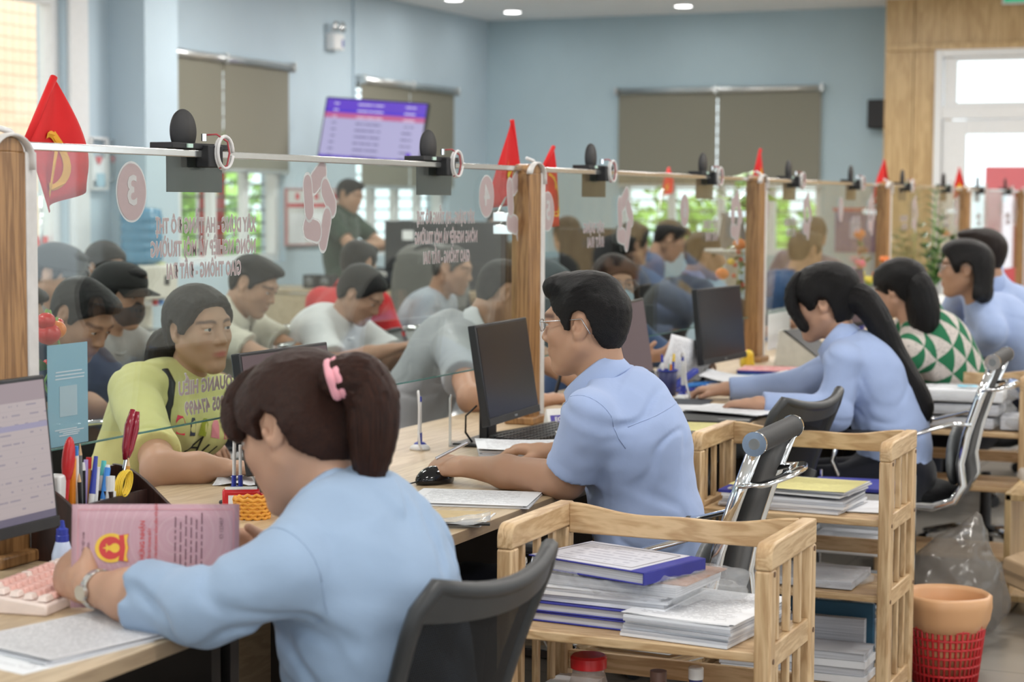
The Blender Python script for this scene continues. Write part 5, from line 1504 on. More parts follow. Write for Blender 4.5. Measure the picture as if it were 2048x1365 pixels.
# ------------------------------------------------------------------ wooden shelf carts
M_RUBBERW = wood('pale rubberwood', (.44, .27, .13), (.66, .47, .27), (1, 7, 7), .42, 3.2, False)
M_RUBBERV = wood('pale rubberwood upright', (.44, .27, .13), (.66, .47, .27), (7, 7, .9), .42, 3.2, False)
M_RUBBERY = wood('pale rubberwood crosspiece', (.44, .27, .13), (.66, .47, .27), (7, 1, 7), .42, 3.2, False)
M_SCREW = plain('brown screw plug', (.12, .06, .03), .5)
CW_, CD_ = .575, .345


def cart(label, x0, y0, group='pale wooden carts behind the clerks'):
    t = thing('wooden_cart', label, 'cart', (x0, y0, 0), 0, group); H = .80
    for sx in (0, 1):
        x = .018 if sx == 0 else CW_ - .018
        for sy in (0, 1):
            y = .020 if sy == 0 else CD_ - .020
            MB().box((x, y, (H - .052) / 2), (.034, .040, H - .052)).build('post', M_RUBBERV, t, bevel=.005)
        pr = [(0, H - .052), (CD_, H - .052), (CD_, H)] + [(.030 - .030 * math.sin(a), H - .030 + .030 * math.cos(a)) for a in np.linspace(0, PI / 2, 6)]
        MB().prism(pr, (x - .0168, 0, 0), (0, 1, 0), (0, 0, 1), (1, 0, 0), .0336).build('top_rail', M_RUBBERY, t, bevel=.004)
        for z in (.573, .363, .10): MB().box((x, CD_ / 2, z), (.024, CD_ - .07, .048)).build('side_rail', M_RUBBERY, t, bevel=.003)
        for za, zb in ((.597, .750), (.387, .549), (.124, .339)):
            for k in range(3): MB().box((x, .088 + k * .085, (za + zb) / 2), (.015, .017, zb - za)).build('slat', M_RUBBERV, t, bevel=.003)
    for z in (.575, .365, .10):
        MB().box((CW_ / 2, CD_ / 2, z), (CW_ - .07, CD_ - .03, .020)).build('shelf', M_RUBBERW, t, bevel=.003)
    top = [(u * (CW_ - .068), .048 + .008 * math.cos(u * 2 * PI * 1.0) + .004 * math.cos(4 * PI * u)) for u in np.linspace(0, 1, 25)]
    MB().prism([(CW_ - .068, -.006), (0, -.006)] + top, (.034, CD_ - .030, H - .060), (1, 0, 0), (0, 0, 1), (0, 1, 0), .016).build('back_rail', M_RUBBERW, t, bevel=.003)
    for z in (.455,): MB().box((CW_ / 2, CD_ - .022, z), (CW_ - .068, .016, .042)).build('back_rail', M_RUBBERW, t, bevel=.003)
    for z in (.57, .74, .36):
        for y in (.020, CD_ - .020): MB().cone((CW_ - .0012, y, z), (CW_ + .0006, y, z), .0055, None, 12).build('screw', M_SCREW, t)
    return t


c1 = cart('pale wooden slatted cart at the bottom, nearest, loaded with blue ledgers', .815, .535)
kids_done = copy_thing(c1, (.695, 2.165, 0), 0, 'pale wooden slatted cart with yellow forms on top, behind the clerk in spectacles', 'pale wooden carts behind the clerks')
copy_thing(c1, (.745, 4.345, 0), 0, 'pale wooden slatted cart piled with plastic-wrapped papers, behind the long-ponytail clerk', 'pale wooden carts behind the clerks')
SH = .586


def ledger(label, c, rz, z, w=.300, d=.215, th=.024, cover=True, group=None):
    t = thing('ledger', label, 'book', (c[0], c[1], z), rz, group)
    MB().box((.003, 0, th / 2), (w - .012, d - .008, th - .006)).build('pages', M_PAPER2, t)
    for zz in (.0015, th - .0015): MB().box((0, 0, zz), (w, d, .003)).build('cover', M_BLUEC, t, bevel=.001)
    MB().box((w / 2 - .0015, 0, th / 2), (.004, d, th)).build('spine', M_BLUEC, t, bevel=.001)
    if cover:
        m = MB(); m.sheet((-w / 2 + .004, -d / 2 + .004, th + .0006), (w - .040, 0, 0), (0, d - .008, 0)); m.build('title_sheet', printed('ledger title sheet', (.60, .60, .66), (.30, .30, .38), 9, 12, .5, .16), t)
        b = MB()
        for (cx, cy, sx, sy) in ((-.016, .085, .235, .0012), (-.016, -.085, .235, .0012), (-.134, 0, .0012, .17), (.102, 0, .0012, .17)): b.box((cx, cy, th + .0014), (sx, sy, .0003))
        o = b.build('printed_frame', plain('frame ink', (.12, .10, .10), .6), t)
    return t


# top shelf of the near cart
z = SH
ledger('lowest blue ledger of the pile on the near cart', (1.00, .735), math.radians(-4), z, .29, .23, .020, False, 'ledgers on the near cart'); z += .021
ledger('second blue ledger from the bottom of the pile on the near cart', (1.005, .735), math.radians(-3), z, .285, .23, .020, False, 'ledgers on the near cart'); z += .021
paper_stack('paper_pile', 'thick white papers between the blue ledgers on the near cart', (1.01, .745), math.radians(-2), .285, .235, 4, .0075, M_PAPER, seed=21, jit=.008, z=z); z += .031
t = thing('wrapped_papers', 'papers in a crinkled clear plastic bag under the top blue ledger', 'papers', (1.035, .755, z), math.radians(-6)); MB().box((0, 0, .011), (.29, .225, .020)).build('pages', M_PAPER2, t); MB().box((.02, .02, .0225), (.27, .21, .003)).build('brown_cover', plain('kraft cover', (.36, .17, .09), .7), t)
S = Sdf(); S.cone((-.15, -.10, .012), (.16, -.10, .012), .022, .020, .03); S.cone((-.15, .09, .012), (.20, .09, .012), .022, .016, .03); S.ell((.02, 0, .012), (.19, .135, .021), .03); S.cone((.15, -.06, .006), (.225, .04, -.010), .016, .010, .03)
vp, q = S.mesh(.007, lambda P: .006 * vnoise(P * 38) + .004 * vnoise(P * 90)); t2 = NT('crinkled clear plastic'); t2.base((.80, .82, .84)); t2.b.inputs['Alpha'].default_value = .26; t2.bump(t2.noise(t2.coord('Object'), 70, 4), .9, .01); M_CRINKLE = t2.set(.12); np_mesh('plastic_bag', vp, q, M_CRINKLE, t); z += .028
ledger('blue cloth ledger with pale title sheet, on top of the pile on the near cart', (1.000, .740), math.radians(-17), z, .300, .215, .026, True, 'ledgers on the near cart')
paper_stack('paper_pile', 'pile of white printed pages on the right half of the near cart', (1.205, .715), math.radians(-8), .235, .300, 7, .0062, M_PRINT, seed=22, jit=.006, z=SH, tops=2, bend=.01)
# second shelf: jar and bottles
t = thing('plastic_jar', 'clear plastic jar with red screw lid on the lower shelf of the near cart', 'jar', (.955, .70, .376)); MB().lathe([(.001, 0), (.034, 0), (.040, .010), (.040, .075), (.034, .096), (.034, .110)], n=28).build('jar', film('clear jar', (.62, .52, .46), .40, .08), t, True)
MB().lathe([(.001, .030), (.037, .004), (.037, .055), (.001, .055)], n=24).build('contents', plain('brown contents', (.35, .14, .07), .6), t, True)
b = MB(); n = 40; prof = [(.001, .106), (.038, .106), (.0385, .128), (.034, .133), (.001, .133)]; b.lathe(prof, n=40); b.build('lid', M_RED, t, 'auto')
t = thing('bottle', 'small white-capped bottle on the lower shelf of the near cart', 'bottle', (1.195, .68, .376)); MB().lathe([(.001, 0), (.022, 0), (.024, .008), (.024, .085), (.014, .104), (.014, .112)], n=22).build('body', plain('dark blue bottle', (.06, .07, .20), .2), t, True); MB().lathe([(.001, .112), (.0155, .112), (.0155, .134), (.012, .137), (.001, .137)], n=22).build('cap', M_WHITEP, t, 'auto')
t = thing('bottle', 'brown-capped small jar beside the white-capped bottle on the near cart', 'bottle', (1.115, .68, .376)); MB().lathe([(.001, 0), (.022, 0), (.024, .008), (.024, .085), (.016, .100)], n=22).build('body', film('smoky jar', (.3, .2, .15), .6, .1), t, True); MB().lathe([(.001, .100), (.017, .100), (.017, .120), (.001, .121)], n=22).build('cap', plain('brown cap', (.16, .09, .07), .5), t, 'auto')
paper_stack('paper_pile', 'grey-edged paper pile at the left of the near cart\'s lower shelf', (.885, .72), 0, .10, .26, 4, .012, M_PAPER, seed=23, z=.376)
# middle cart
z = SH
paper_stack('paper_pile', 'dark-edged pile of forms below the yellow sheets on the middle cart', (.955, 2.335), math.radians(-2), .36, .235, 5, .0075, M_PAPER2, seed=31, jit=.010, z=z); z += .0385
t = thing('blue_folder', 'dark blue folder at the left of the yellow forms on the middle cart', 'folder', (.80, 2.33, z)); MB().box((0, 0, .004), (.08, .20, .008)).build('cover', M_BLUEC, t, bevel=.001)
paper_stack('yellow_forms', 'pale yellow certificates in white sheets on top of the middle cart', (.975, 2.335), math.radians(-4), .34, .235, 3, .005, [M_PAPER, M_YPAPER], cat='certificates', seed=32, jit=.012, z=z + .009, tops=2, bend=.008)
paper_stack('paper_pile', 'white sheets at the right end of the middle cart\'s top shelf', (1.175, 2.38), math.radians(6), .13, .22, 1, .003, M_PAPER, seed=33, z=SH)
t = thing('plastic_sleeve', 'clear plastic sleeve of papers on the second shelf of the middle cart', 'plastic sleeve', (.985, 2.33, .376)); MB().box((0, 0, .014), (.34, .24, .022)).build('pages', M_PAPER2, t); S = Sdf(); S.ell((0, 0, .014), (.21, .145, .024), .02); vp, q = S.mesh(.012, lambda P: .004 * vnoise(P * 40)); np_mesh('plastic_bag', vp, q, M_CRINKLE, t)
t = thing('blue_folder', 'dark teal folder standing in the bottom shelf of the middle cart', 'folder', (.98, 2.40, .11)); MB().box((0, 0, .10), (.40, .02, .19)).build('cover', plain('teal card', (.02, .09, .16), .5), t, bevel=.003); MB().box((0, -.03, .08), (.36, .03, .15)).build('pages', M_PAPER2, t)
paper_stack('paper_pile', 'grey papers lying in the bottom shelf of the middle cart', (.985, 2.28), 0, .42, .14, 4, .022, M_PAPER2, seed=35, z=.112)
# white drawer rack behind the middle cart
t = thing('tray_rack', 'white tray rack with papers, seen through the middle cart', 'rack', (1.02, 2.86, 0))
for s in (-1, 1):
    for yy in (-1, 1): MB().cone((s * .15, yy * .12, 0), (s * .15, yy * .12, .60), .006, None, 8).build('leg', M_CHROME, t)
for k, zz in enumerate((.10, .24, .38, .52)):
    o = MB().box((0, 0, zz), (.30, .24, .006)).box((0, -.12, zz + .024), (.30, .005, .048)).box((0, .12, zz + .024), (.30, .005, .048)).box((-.15, 0, zz + .024), (.005, .24, .048)).box((.15, 0, zz + .024), (.005, .24, .048)).build('tray', M_WHITEP, t); MB().box((0, 0, zz + .022), (.26, .20, .035)).build('papers', M_PAPER2 if k % 2 else M_PAPER, o)
t = thing('blue_folder', 'blue folder on the topmost tray of the white rack', 'folder', (1.02, 2.86, .57), .1); MB().box((0, 0, .006), (.28, .22, .012)).build('cover', M_BLUEC, t, bevel=.002)
# far cart: plastic wrapped bundles
z = SH
for k, (lab, th) in enumerate((('lowest plastic-wrapped paper bundle on the far cart', .052), ('middle plastic-wrapped paper bundle on the far cart', .052), ('top plastic-wrapped paper bundle with a light blue label on the far cart', .058))):
    t = thing('wrapped_papers', lab, 'papers', (1.03 + .01 * k, 4.50 - .01 * k, z), math.radians(-3 + 4 * k), 'wrapped bundles on the far cart')
    MB().box((0, 0, th / 2), (.32, .22, th * .8)).build('pages', M_PAPER if k == 2 else M_PAPER2, t, bevel=.006); S = Sdf(); S.ell((0, 0, th / 2), (.215, .135, th * .58), .02); S.cone((-.17, -.05, th / 2), (-.17, .08, th / 2), th * .4, None, .03); S.cone((.17, -.05, th / 2), (.17, .08, th / 2), th * .4, None, .03); vp, q = S.mesh(.010, lambda P: .006 * vnoise(P * 36) + .003 * vnoise(P * 80)); np_mesh('plastic_bag', vp, q, M_CRINKLE, t)
    if k == 2: MB().box((.02, -.03, th * 1.06), (.07, .05, .002), (0, 0, .2)).build('label', plain('cyan label', (.15, .60, .80), .6), t)
    z += th * .98
t = thing('wrapped_papers', 'plastic-wrapped bundle at the right end of the far cart', 'papers', (1.25, 4.50, SH), .1, 'wrapped bundles on the far cart'); MB().box((0, 0, .03), (.10, .20, .045)).build('pages', M_PAPER2, t); S = Sdf(); S.ell((0, 0, .03), (.07, .12, .034), .02); vp, q = S.mesh(.010, lambda P: .005 * vnoise(P * 40)); np_mesh('plastic_bag', vp, q, M_CRINKLE, t)

# ------------------------------------------------------------------ office chairs
def mesh_mat():
    t = NT('black chair mesh'); v = t.coord('Object', (230, 230, 230)); sp = t.new('ShaderNodeSeparateXYZ'); t.link(v, sp.inputs[0])
    h = t.math('MULTIPLY', t.math('GREATER_THAN', t.math('SINE', t.math('MULTIPLY', sp.outputs[1], 6.283)), .25), t.math('GREATER_THAN', t.math('SINE', t.math('MULTIPLY', sp.outputs[2], 6.283)), .25))
    t.base((.012, .012, .013)); t.link(t.math('SUBTRACT', 1.0, t.math('MULTIPLY', h, .30)), t.b.inputs['Alpha']); return t.set(.75, spec=.2)


M_CHMESH = mesh_mat(); M_SEATF = fabric('black seat fabric', (.010, .010, .011), .9); M_FRAMEK = plain('charcoal plastic frame', (.030, .031, .033), .45)


def star_base(t, z=.0, hub=.34):
    for k in range(5):
        a = 2 * PI * k / 5 + .3; c, s = math.cos(a), math.sin(a)
        MB().tube([(0, 0, .10), (c * .14, s * .14, .095), (c * .27, s * .27, .065)], [.022, .018, .013], 8).build('base_arm', M_CHROME, t, True); MB().cone((c * .27 - s * .018, s * .27 + c * .018, .028), (c * .27 + s * .018, s * .27 - c * .018, .028), .027, None, 14).build('caster', M_BLACK, t, 'auto')
    MB().cone((0, 0, .09), (0, 0, hub), .026, .02, 14).build('gas_lift', M_MATTEB, t, 'auto')


def task_chair(label, loc, rz, arms=True):
    """mesh-back task chair facing local -x"""
    t = thing('office_chair', label, 'chair', loc, rz, None); star_base(t)
    S = Sdf(); S.ell((-.02, 0, .44), (.25, .24, .045), .03); vp, q = S.mesh(.014); np_mesh('seat', vp, q, M_SEATF, t)
    def bp(v, w):  # back surface: v 0..1 up, w -1..1 across
        half = .175 + .055 * v - .05 * max(0, v - .9) * 4; return Vector((.248 + .047 * v + .055 * v * v - .05 * w * w * (1 - .25 * v), half * w, .48 + .372 * v + .020 * w * w * v))
    loop = [bp(0, w) for w in np.linspace(-1, 1, 7)] + [bp(v, 1) for v in np.linspace(.1, .92, 9)] + [bp(1 + .03 * (w * w), w) for w in np.linspace(.95, -.95, 13)] + [bp(v, -1) for v in np.linspace(.92, .1, 9)]
    MB().tube(loop, .0155, 8, True, flat=(1.0, .9)).build('back_frame', M_FRAMEK, t, True)
    tb = MB(); P, W = [], 13
    for v in (.88, .94, 1.0): P += [bp(v, w) for w in np.linspace(-1, 1, W)]
    tb.add(P + [p + Vector((.012, 0, 0)) for p in P], [(j * W + i, j * W + i + 1, (j + 1) * W + i + 1, (j + 1) * W + i) for j in range(2) for i in range(W - 1)] + [(39 + j * W + i, 39 + (j + 1) * W + i, 39 + (j + 1) * W + i + 1, 39 + j * W + i + 1) for j in range(2) for i in range(W - 1)]); tb.build('head_band', M_FRAMEK, t, True)
    mb = MB(); nu, nv = 12, 12; P = [bp(j / nv, -1 + 2 * i / nu) for j in range(nv + 1) for i in range(nu + 1)]; mb.add(P, [(j * (nu + 1) + i, j * (nu + 1) + i + 1, (j + 1) * (nu + 1) + i + 1, (j + 1) * (nu + 1) + i) for j in range(nv) for i in range(nu)]); mb.build('mesh_back', M_CHMESH, t, True)
    MB().tube([(.02, 0, .40), (.20, 0, .41), (.27, 0, .50), (.32, 0, .66)], [.02, .022, .02, .012], 8, flat=(.6, 1.6)).build('back_support', M_FRAMEK, t, True)
    if arms:
        for s in (-1, 1): MB().tube([(.10, s * .255, .43), (.12, s * .275, .52), (.08, s * .28, .64), (-.04, s * .275, .665), (-.16, s * .27, .63), (-.18, s * .265, .55), (-.10, s * .258, .44)], [.016, .018, .018, .020, .018, .016, .016], 8, flat=(.7, 1.6)).build('armrest', M_GREY, t, True)
    return t


def exec_chair(label, loc, rz, group=None):
    """chrome-framed high-back chair facing local -x; origin on the floor under the seat"""
    t = thing('executive_chair', label, 'chair', loc, rz, group); star_base(t)
    prof = [(-.24, .460), (-.16, .462), (0, .455), (.10, .452), (.165, .475), (.195, .530), (.185, .60), (.205, .70), (.240, .81), (.282, .925)]
    hw = .165
    for s in (-1, 1): MB().tube([(x, s * hw, z) for x, z in prof], .0125, 8, flat=(.75, 1.25)).build('side_frame', M_CHROME, t, True)
    m = MB(); nu = len(prof); top = [(x - .006, y, z + .012 if z < .5 else z) for x, z in prof for y in (-hw + .006, hw - .006)]
    bot = [(x + .006, y, z - .012 if z < .5 else z) for x, z in prof for y in (-hw + .006, hw - .006)]; N = len(top)
    fs = [(2 * i, 2 * i + 1, 2 * i + 3, 2 * i + 2) for i in range(nu - 1)]; m.add(top + bot, fs + [tuple(N + k for k in reversed(f)) for f in fs] + [(2 * i, 2 * i + 2, N + 2 * i + 2, N + 2 * i) for i in range(nu - 1)] + [(2 * i + 1, N + 2 * i + 1, N + 2 * i + 3, 2 * i + 3) for i in range(nu - 1)]); m.build('sling', M_SEATF, t, True)
    S = Sdf(); S.ell((-.05, 0, .485), (.22, .185, .040), .03); vp, q = S.mesh(.014); np_mesh('seat_cushion', vp, q, M_SEATF, t)
    S = Sdf(); S.ell((.150, 0, .61), (.022, .185, .105), .02); vp, q = S.mesh(.010); np_mesh('lumbar_shell', vp, q, M_GREY, t)
    MB().cone((.284, -hw - .006, .938), (.284, hw + .006, .938), .0245, None, 18).build('head_roll', M_MATTEB, t, 'auto')
    for s in (-1, 1):
        y = s * (hw + .006); e = MB().cone((.284, y, .938), (.284, y + s * .010, .938), .0265, None, 20).build('end_cap', M_CHROME, t, 'auto'); MB().cone((.284, y + s * .010, .938), (.284, y + s * .012, .938), .012, None, 14).build('cap_ring', M_GREY, e)
        MB().tube([(.215, s * (hw + .004), .73), (.16, s * (hw + .045), .735), (.05, s * (hw + .075), .70), (.0, s * (hw + .078), .690)], .010, 8, flat=(1.5, .7)).build('arm_bracket', M_CHROME, t, True)
        MB().box((-.10, s * (hw + .078), .692), (.26, .046, .024)).build('arm_pad', M_MATTEB, t, bevel=.008); MB().tube([(-.20, s * (hw + .078), .68), (-.22, s * (hw + .07), .60), (-.17, s * (hw + .03), .47), (-.10, s * hw, .455)], .010, 8, flat=(1.5, .7)).build('arm_support', M_CHROME, t, True)
    MB().tube([(.254, -hw, .845), (.30, -hw - .005, .85), (.325, -.05, .855), (.325, .05, .855), (.30, hw + .005, .85), (.254, hw, .845)], .016, 8, flat=(1.5, .45)).build('chrome_band', M_CHROME, t, True)
    return t


task_chair('black mesh-back chair at the bottom, behind the brown-haired clerk', (.80, -.13, -.02), math.radians(-4))
ec = exec_chair('chrome-framed black chair of the clerk in spectacles, above the near cart', (.945, 1.11, 0), math.radians(2), 'chrome-framed chairs of the clerks')
copy_thing(ec, (1.06, 3.47, 0), math.radians(2), 'chrome-framed black chair behind the long-ponytail clerk, in front of the far cart', 'chrome-framed chairs of the clerks')
copy_thing(ec, (1.06, 5.02, 0), math.radians(6), 'chrome-framed black chair of the clerk in green', 'chrome-framed chairs of the clerks')
copy_thing(ec, (1.08, 6.45, 0), math.radians(-6), 'chrome-framed black chair of the bob-haired clerk', 'chrome-framed chairs of the clerks')
copy_thing(ec, (1.08, 7.45, 0), math.radians(4), 'chrome-framed black chair of the clerk behind the bob-haired clerk', 'chrome-framed chairs of the clerks')
task_chair('empty black mesh-back chair behind the middle cart', (.63, 2.62, 0), math.radians(-10))

# ------------------------------------------------------------------ on the floor at the right
t = thing('waste_basket', 'red plastic mesh waste basket lined with a yellow bag, beside the middle cart', 'basket', (1.31, 2.80, 0))
n = 40; b = MB(); h_ = .25; rows = 9
for k in range(n):
    a = 2 * PI * k / n; b.tube([((.095 + .03 * s) * math.cos(a), (.095 + .03 * s) * math.sin(a), .008 + h_ * s) for s in (0, 1)], .0042, 5)
for k in range(rows + 1):
    s = k / rows; r_ = .095 + .03 * s; b.tube([(r_ * math.cos(a), r_ * math.sin(a), .008 + h_ * s) for a in np.linspace(0, 2 * PI, 40, endpoint=False)], .0045, 5, True)
o = b.build('lattice', M_RED, t, True); o['kind'] = 'stuff'
MB().lathe([(.001, 0), (.095, 0), (.097, .012), (.001, .012)], n=30).build('bottom', M_RED, t)
S = Sdf(); S.lo = np.array([-.16, -.16, .18]); S.hi = -S.lo * V(1, 1, 0) + V(0, 0, .30)
class _Ring:
    pass
b = MB(); b.lathe([(.117, .17), (.128, .20), (.137, .24), (.136, .268), (.126, .276), (.116, .262), (.110, .22), (.100, .10), (.07, .03)], n=48); o = b.build('bag_liner', film('yellow bag', (.72, .40, .20), .93, .4), t, True)
for v in o.data.vertices:
    k = 1 + .04 * float(vnoise(np.array([[v.co.x * 30, v.co.y * 30, v.co.z * 30]]))[0]); v.co.x *= k; v.co.y *= k
t = thing('cardboard_bundle', 'flat tan cardboard box leaning behind the red waste basket', 'cardboard', (1.66, 3.55, 0), math.radians(-15), rot=(math.radians(0), math.radians(16), math.radians(-15))); MB().box((-.02, .0, .16), (.58, .36, .085)).build('box', plain('tan cardboard', (.42, .29, .17), .8), t, bevel=.008)
MB().box((-.02, -.182, .16), (.58, .002, .012)).build('seam', plain('dark cardboard', (.25, .17, .10), .8), t)
S = Sdf(); S.ell((0, 0, .05), (.20, .17, .055), .04); S.ell((.06, .02, .09), (.10, .09, .05), .05); S.ell((-.11, -.05, .045), (.10, .08, .04), .04); vp, q = S.mesh(.010, lambda P: .016 * vnoise(P * 16) + .006 * vnoise(P * 45), .02)
t = thing('black_bag', 'crumpled black plastic bag lying on the tan cardboard', 'bag', (1.70, 3.50, .215), .3); np_mesh('bag', vp, q, plain('black bag plastic', (.03, .032, .036), .25, var=.3), t)
S = Sdf(); S.ell((0, 0, .17), (.17, .15, .17), .05); S.cone((0, 0, .28), (.06, .02, .42), .10, .03, .06); S.plane((0, 0, .004), (0, 0, -1)); vp, q = S.mesh(.012, lambda P: .016 * vnoise(P * 14) + .006 * vnoise(P * 40), .02)
t = thing('clear_bag', 'big translucent plastic bag standing behind the red waste basket', 'bag', (1.25, 3.30, 0)); np_mesh('bag', vp, q, film('cloudy plastic', (.24, .215, .19), .55, .15), t)
t = thing('low_shelf', 'low brown wooden shelf at the right edge behind the cardboard', 'shelf', (1.72, 4.0, 0)); 
for z_ in (.06, .42): MB().box((0, 0, z_), (.80, .34, .022)).build('board', M_PANEL, t, bevel=.002)
for s in (-1, 1): MB().box((s * .39, 0, .22), (.022, .34, .43)).build('side', M_PANEL, t, bevel=.002)
t = thing('wrapped_papers', 'clear plastic wrapped bundle on the low brown shelf at the right edge', 'papers', (1.62, 3.96, .432)); MB().box((0, 0, .03), (.42, .26, .05)).build('pages', M_PAPER2, t); MB().box((0, 0, .002), (.44, .28, .014)).build('green_folder', plain('green card', (.20, .36, .12), .6), t); S = Sdf(); S.ell((0, 0, .05), (.28, .17, .060), .02); vp, q = S.mesh(.014, lambda P: .010 * vnoise(P * 26)); np_mesh('plastic_bag', vp, q, M_CRINKLE, t)

# ------------------------------------------------------------------ people: the clerks
SH_BLUE = fabric('light blue shirting', (.295, .395, .545), .8, 1200, .03, .22)
SH_BLUE2 = fabric('pale blue shirting', (.345, .435, .67), .8, 1200, .03, .22)
TROUSER = fabric('dark navy trousers', (.010, .011, .018))
PINKB = fabric('pink hair band', (.80, .36, .42))
TAN1, TAN2, FAIR = (.455, .27, .175), (.36, .20, .125), (.50, .30, .205)


def seams(c, yoke=True):
    """stitched armhole and yoke seams lying on the shirt"""
    so = c['shirt']; me = so.data; bv = BVHTree.FromPolygons([v.co for v in me.vertices], [p.vertices for p in me.polygons]); b = MB()
    for s, sg in (('L', 1), ('R', -1)):
        ax = unit(.75 * sg * c['side'] + .35 * unit(c['A'][s]['e'] - c['sh'][s])); x, y, _ = frame_from(ax); o = c['sh'][s] - sg * c['side'] * .012 - c['u'] * .015; pts = []
        for t in np.linspace(0, 2 * PI, 30, endpoint=False):
            h = bv.ray_cast(Vector(o), x * math.cos(t) + y * math.sin(t)); pts.append(h[0] + h[1] * .0004 if h[0] and h[3] < .13 else None)
        run = []
        for p in pts + pts[:1]:
            if p is not None and (not run or (p - run[-1]).length < .06): run.append(p)
            else:
                if len(run) > 3: b.tube(run, .0011, 5)
                run = [p] if p is not None else []
        if len(run) > 3: b.tube(run, .0011, 5)
    run = []
    for t in (np.linspace(-.8, .8, 24) if yoke else ()):
        o = c['C7'] - c['u'] * (.095 + .015 * t * t) + c['side'] * t * .20 - c['f'] * .30; h = bv.ray_cast(Vector(o), Vector(c['f']))
        if h[0]: run.append(h[0] + h[1] * .0004)
    if len(run) > 3: b.tube(run, .0011, 5)
    o = b.build('seam', so.data.materials[0], so, True); o['kind'] = 'stuff'


def watch(c):
    a = c['A']['L']; ax = unit(a['w'] - a['e']); p = a['w'] - ax * .026; x, y, z = frame_from(ax); t = c['root']; M_SIL = plain('silver links', (.62, .62, .60), .25, .9)
    first = None
    for k in range(16):
        th = 2 * PI * k / 16; r = .0345; pos = Vector(p) + (x * math.cos(th) + y * math.sin(th) * .92) * r
        R = Matrix((x * math.cos(th) + y * math.sin(th), (y * math.cos(th) - x * math.sin(th)), z)).transposed()
        if k == 0:
            w = MB().cone(pos, pos + (x * math.cos(th) + y * math.sin(th)) * .006, .014, .013, 20).build('watch', M_SIL, t, 'auto')
        MB().box(pos, (.004, .0125, .013), R.to_4x4()).build('watch_link', M_SIL, w, bevel=.001)


def pen_in_hand(c):
    a = c['A']['L']; d = unit(dv_(a)); p = a['w'] + d * .070 + V(0, 0, .030); q = MB(); M_SILV = plain('silver pen', (.55, .55, .58), .25, .7)
    e = Vector(p); f = Vector(unit(V(.62, .55, .38)))
    # room direction of the pen turned into the figure's own frame
    f = Vector(c['dirL'](f)); q.cone(e - f * .035, e + f * .045, .0042, .0042, 10).cone(e + f * .045, e + f * .055, .0048, .0048, 10).build('pen', M_SILV, c['root'], 'auto')


def dv_(a): return a['w'] - a['e']


# nearest clerk
person('brown-haired clerk with ponytail and pink band holding a pink certificate', 182, (.905, -.165), (.762, -.170, 1.066), look=(-12, 24, 6), sex='f', bulk=1.16, sw=.192, hs=1.14, skin=FAIR, h=.0038, hh=.0032,
       arms={'L': {'wrist': (.452, -.335, .800), 'elbow': (.712, -.400, .800), 'dir': (-.62, .30, .10), 'palm': (.25, .85, -.25), 'curl': [(35, 45, 30), (45, 55, 35), (50, 55, 35), (55, 55, 35)], 'thumb': (.55, .75, -.1), 'cuff': .50},
             'R': {'wrist': (.62, .02, .80), 'elbow': (.80, .10, .74), 'cuff': .3, 'palm': (0, -.9, -.3)}},
       hair='tied', hair_col='brown', shirt={'mat': SH_BLUE, 'sleeve': 'rolled', 'collar': True, 'ease': .010, 'off': .006}, trousers=TROUSER, fold=.0125, bow=.05,
       extras=[ponytail([('W',) + tuple(on_depth(x, y, 3.10 + d)) for x, y, d in ((664, 764, 0), (688, 752, 0), (722, 756, .01), (745, 800, .01), (746, 860, .01), (743, 920, .01), (742, 968, .01))], [.016, .024, .031, .036, .035, .024, .005], (('W',) + tuple(on_depth(664, 762, 3.10)), ('W',) + tuple(on_depth(684, 756, 3.10))), .027, PINKB, .0042),
               ponytail([(.03, .02, .100), (.072, .028, .084), (.084, .038, .058), (.078, .053, .034), (.066, .063, .010)], [.016, .016, .014, .011, .004], h=.0045, name='side_hair'), watch, lambda c: seams(c, False)])
# clerk in spectacles
person('male clerk in spectacles and pale blue short-sleeved shirt, hand by the mouse', 184, (.835, 1.42), (.682, 1.370, 1.152), look=(-4, 4, 0), sex='m', bulk=1.10, sw=.205, hs=1.03, skin=TAN1, h=.0038, hh=.0032,
       arms={'L': {'wrist': (.415, 1.285, .795), 'elbow': (.690, 1.225, .790), 'dir': (-.70, .12, -.02), 'palm': (-.05, .45, -.85), 'curl': [(14, 30, 20), (22, 34, 20), (30, 38, 22), (34, 40, 24)], 'thumb': (.8, .45, .4)},
             'R': {'wrist': (.48, 1.68, .79), 'elbow': (.72, 1.70, .78)}},
       hair='swept', shirt={'mat': SH_BLUE2, 'sleeve': 'short', 'collar': True, 'ease': .022, 'len': .86, 'off': .008}, trousers=TROUSER, fold=.0125, bow=.035, extras=[glasses(lw=.046, lh=.028), pen_in_hand, seams])
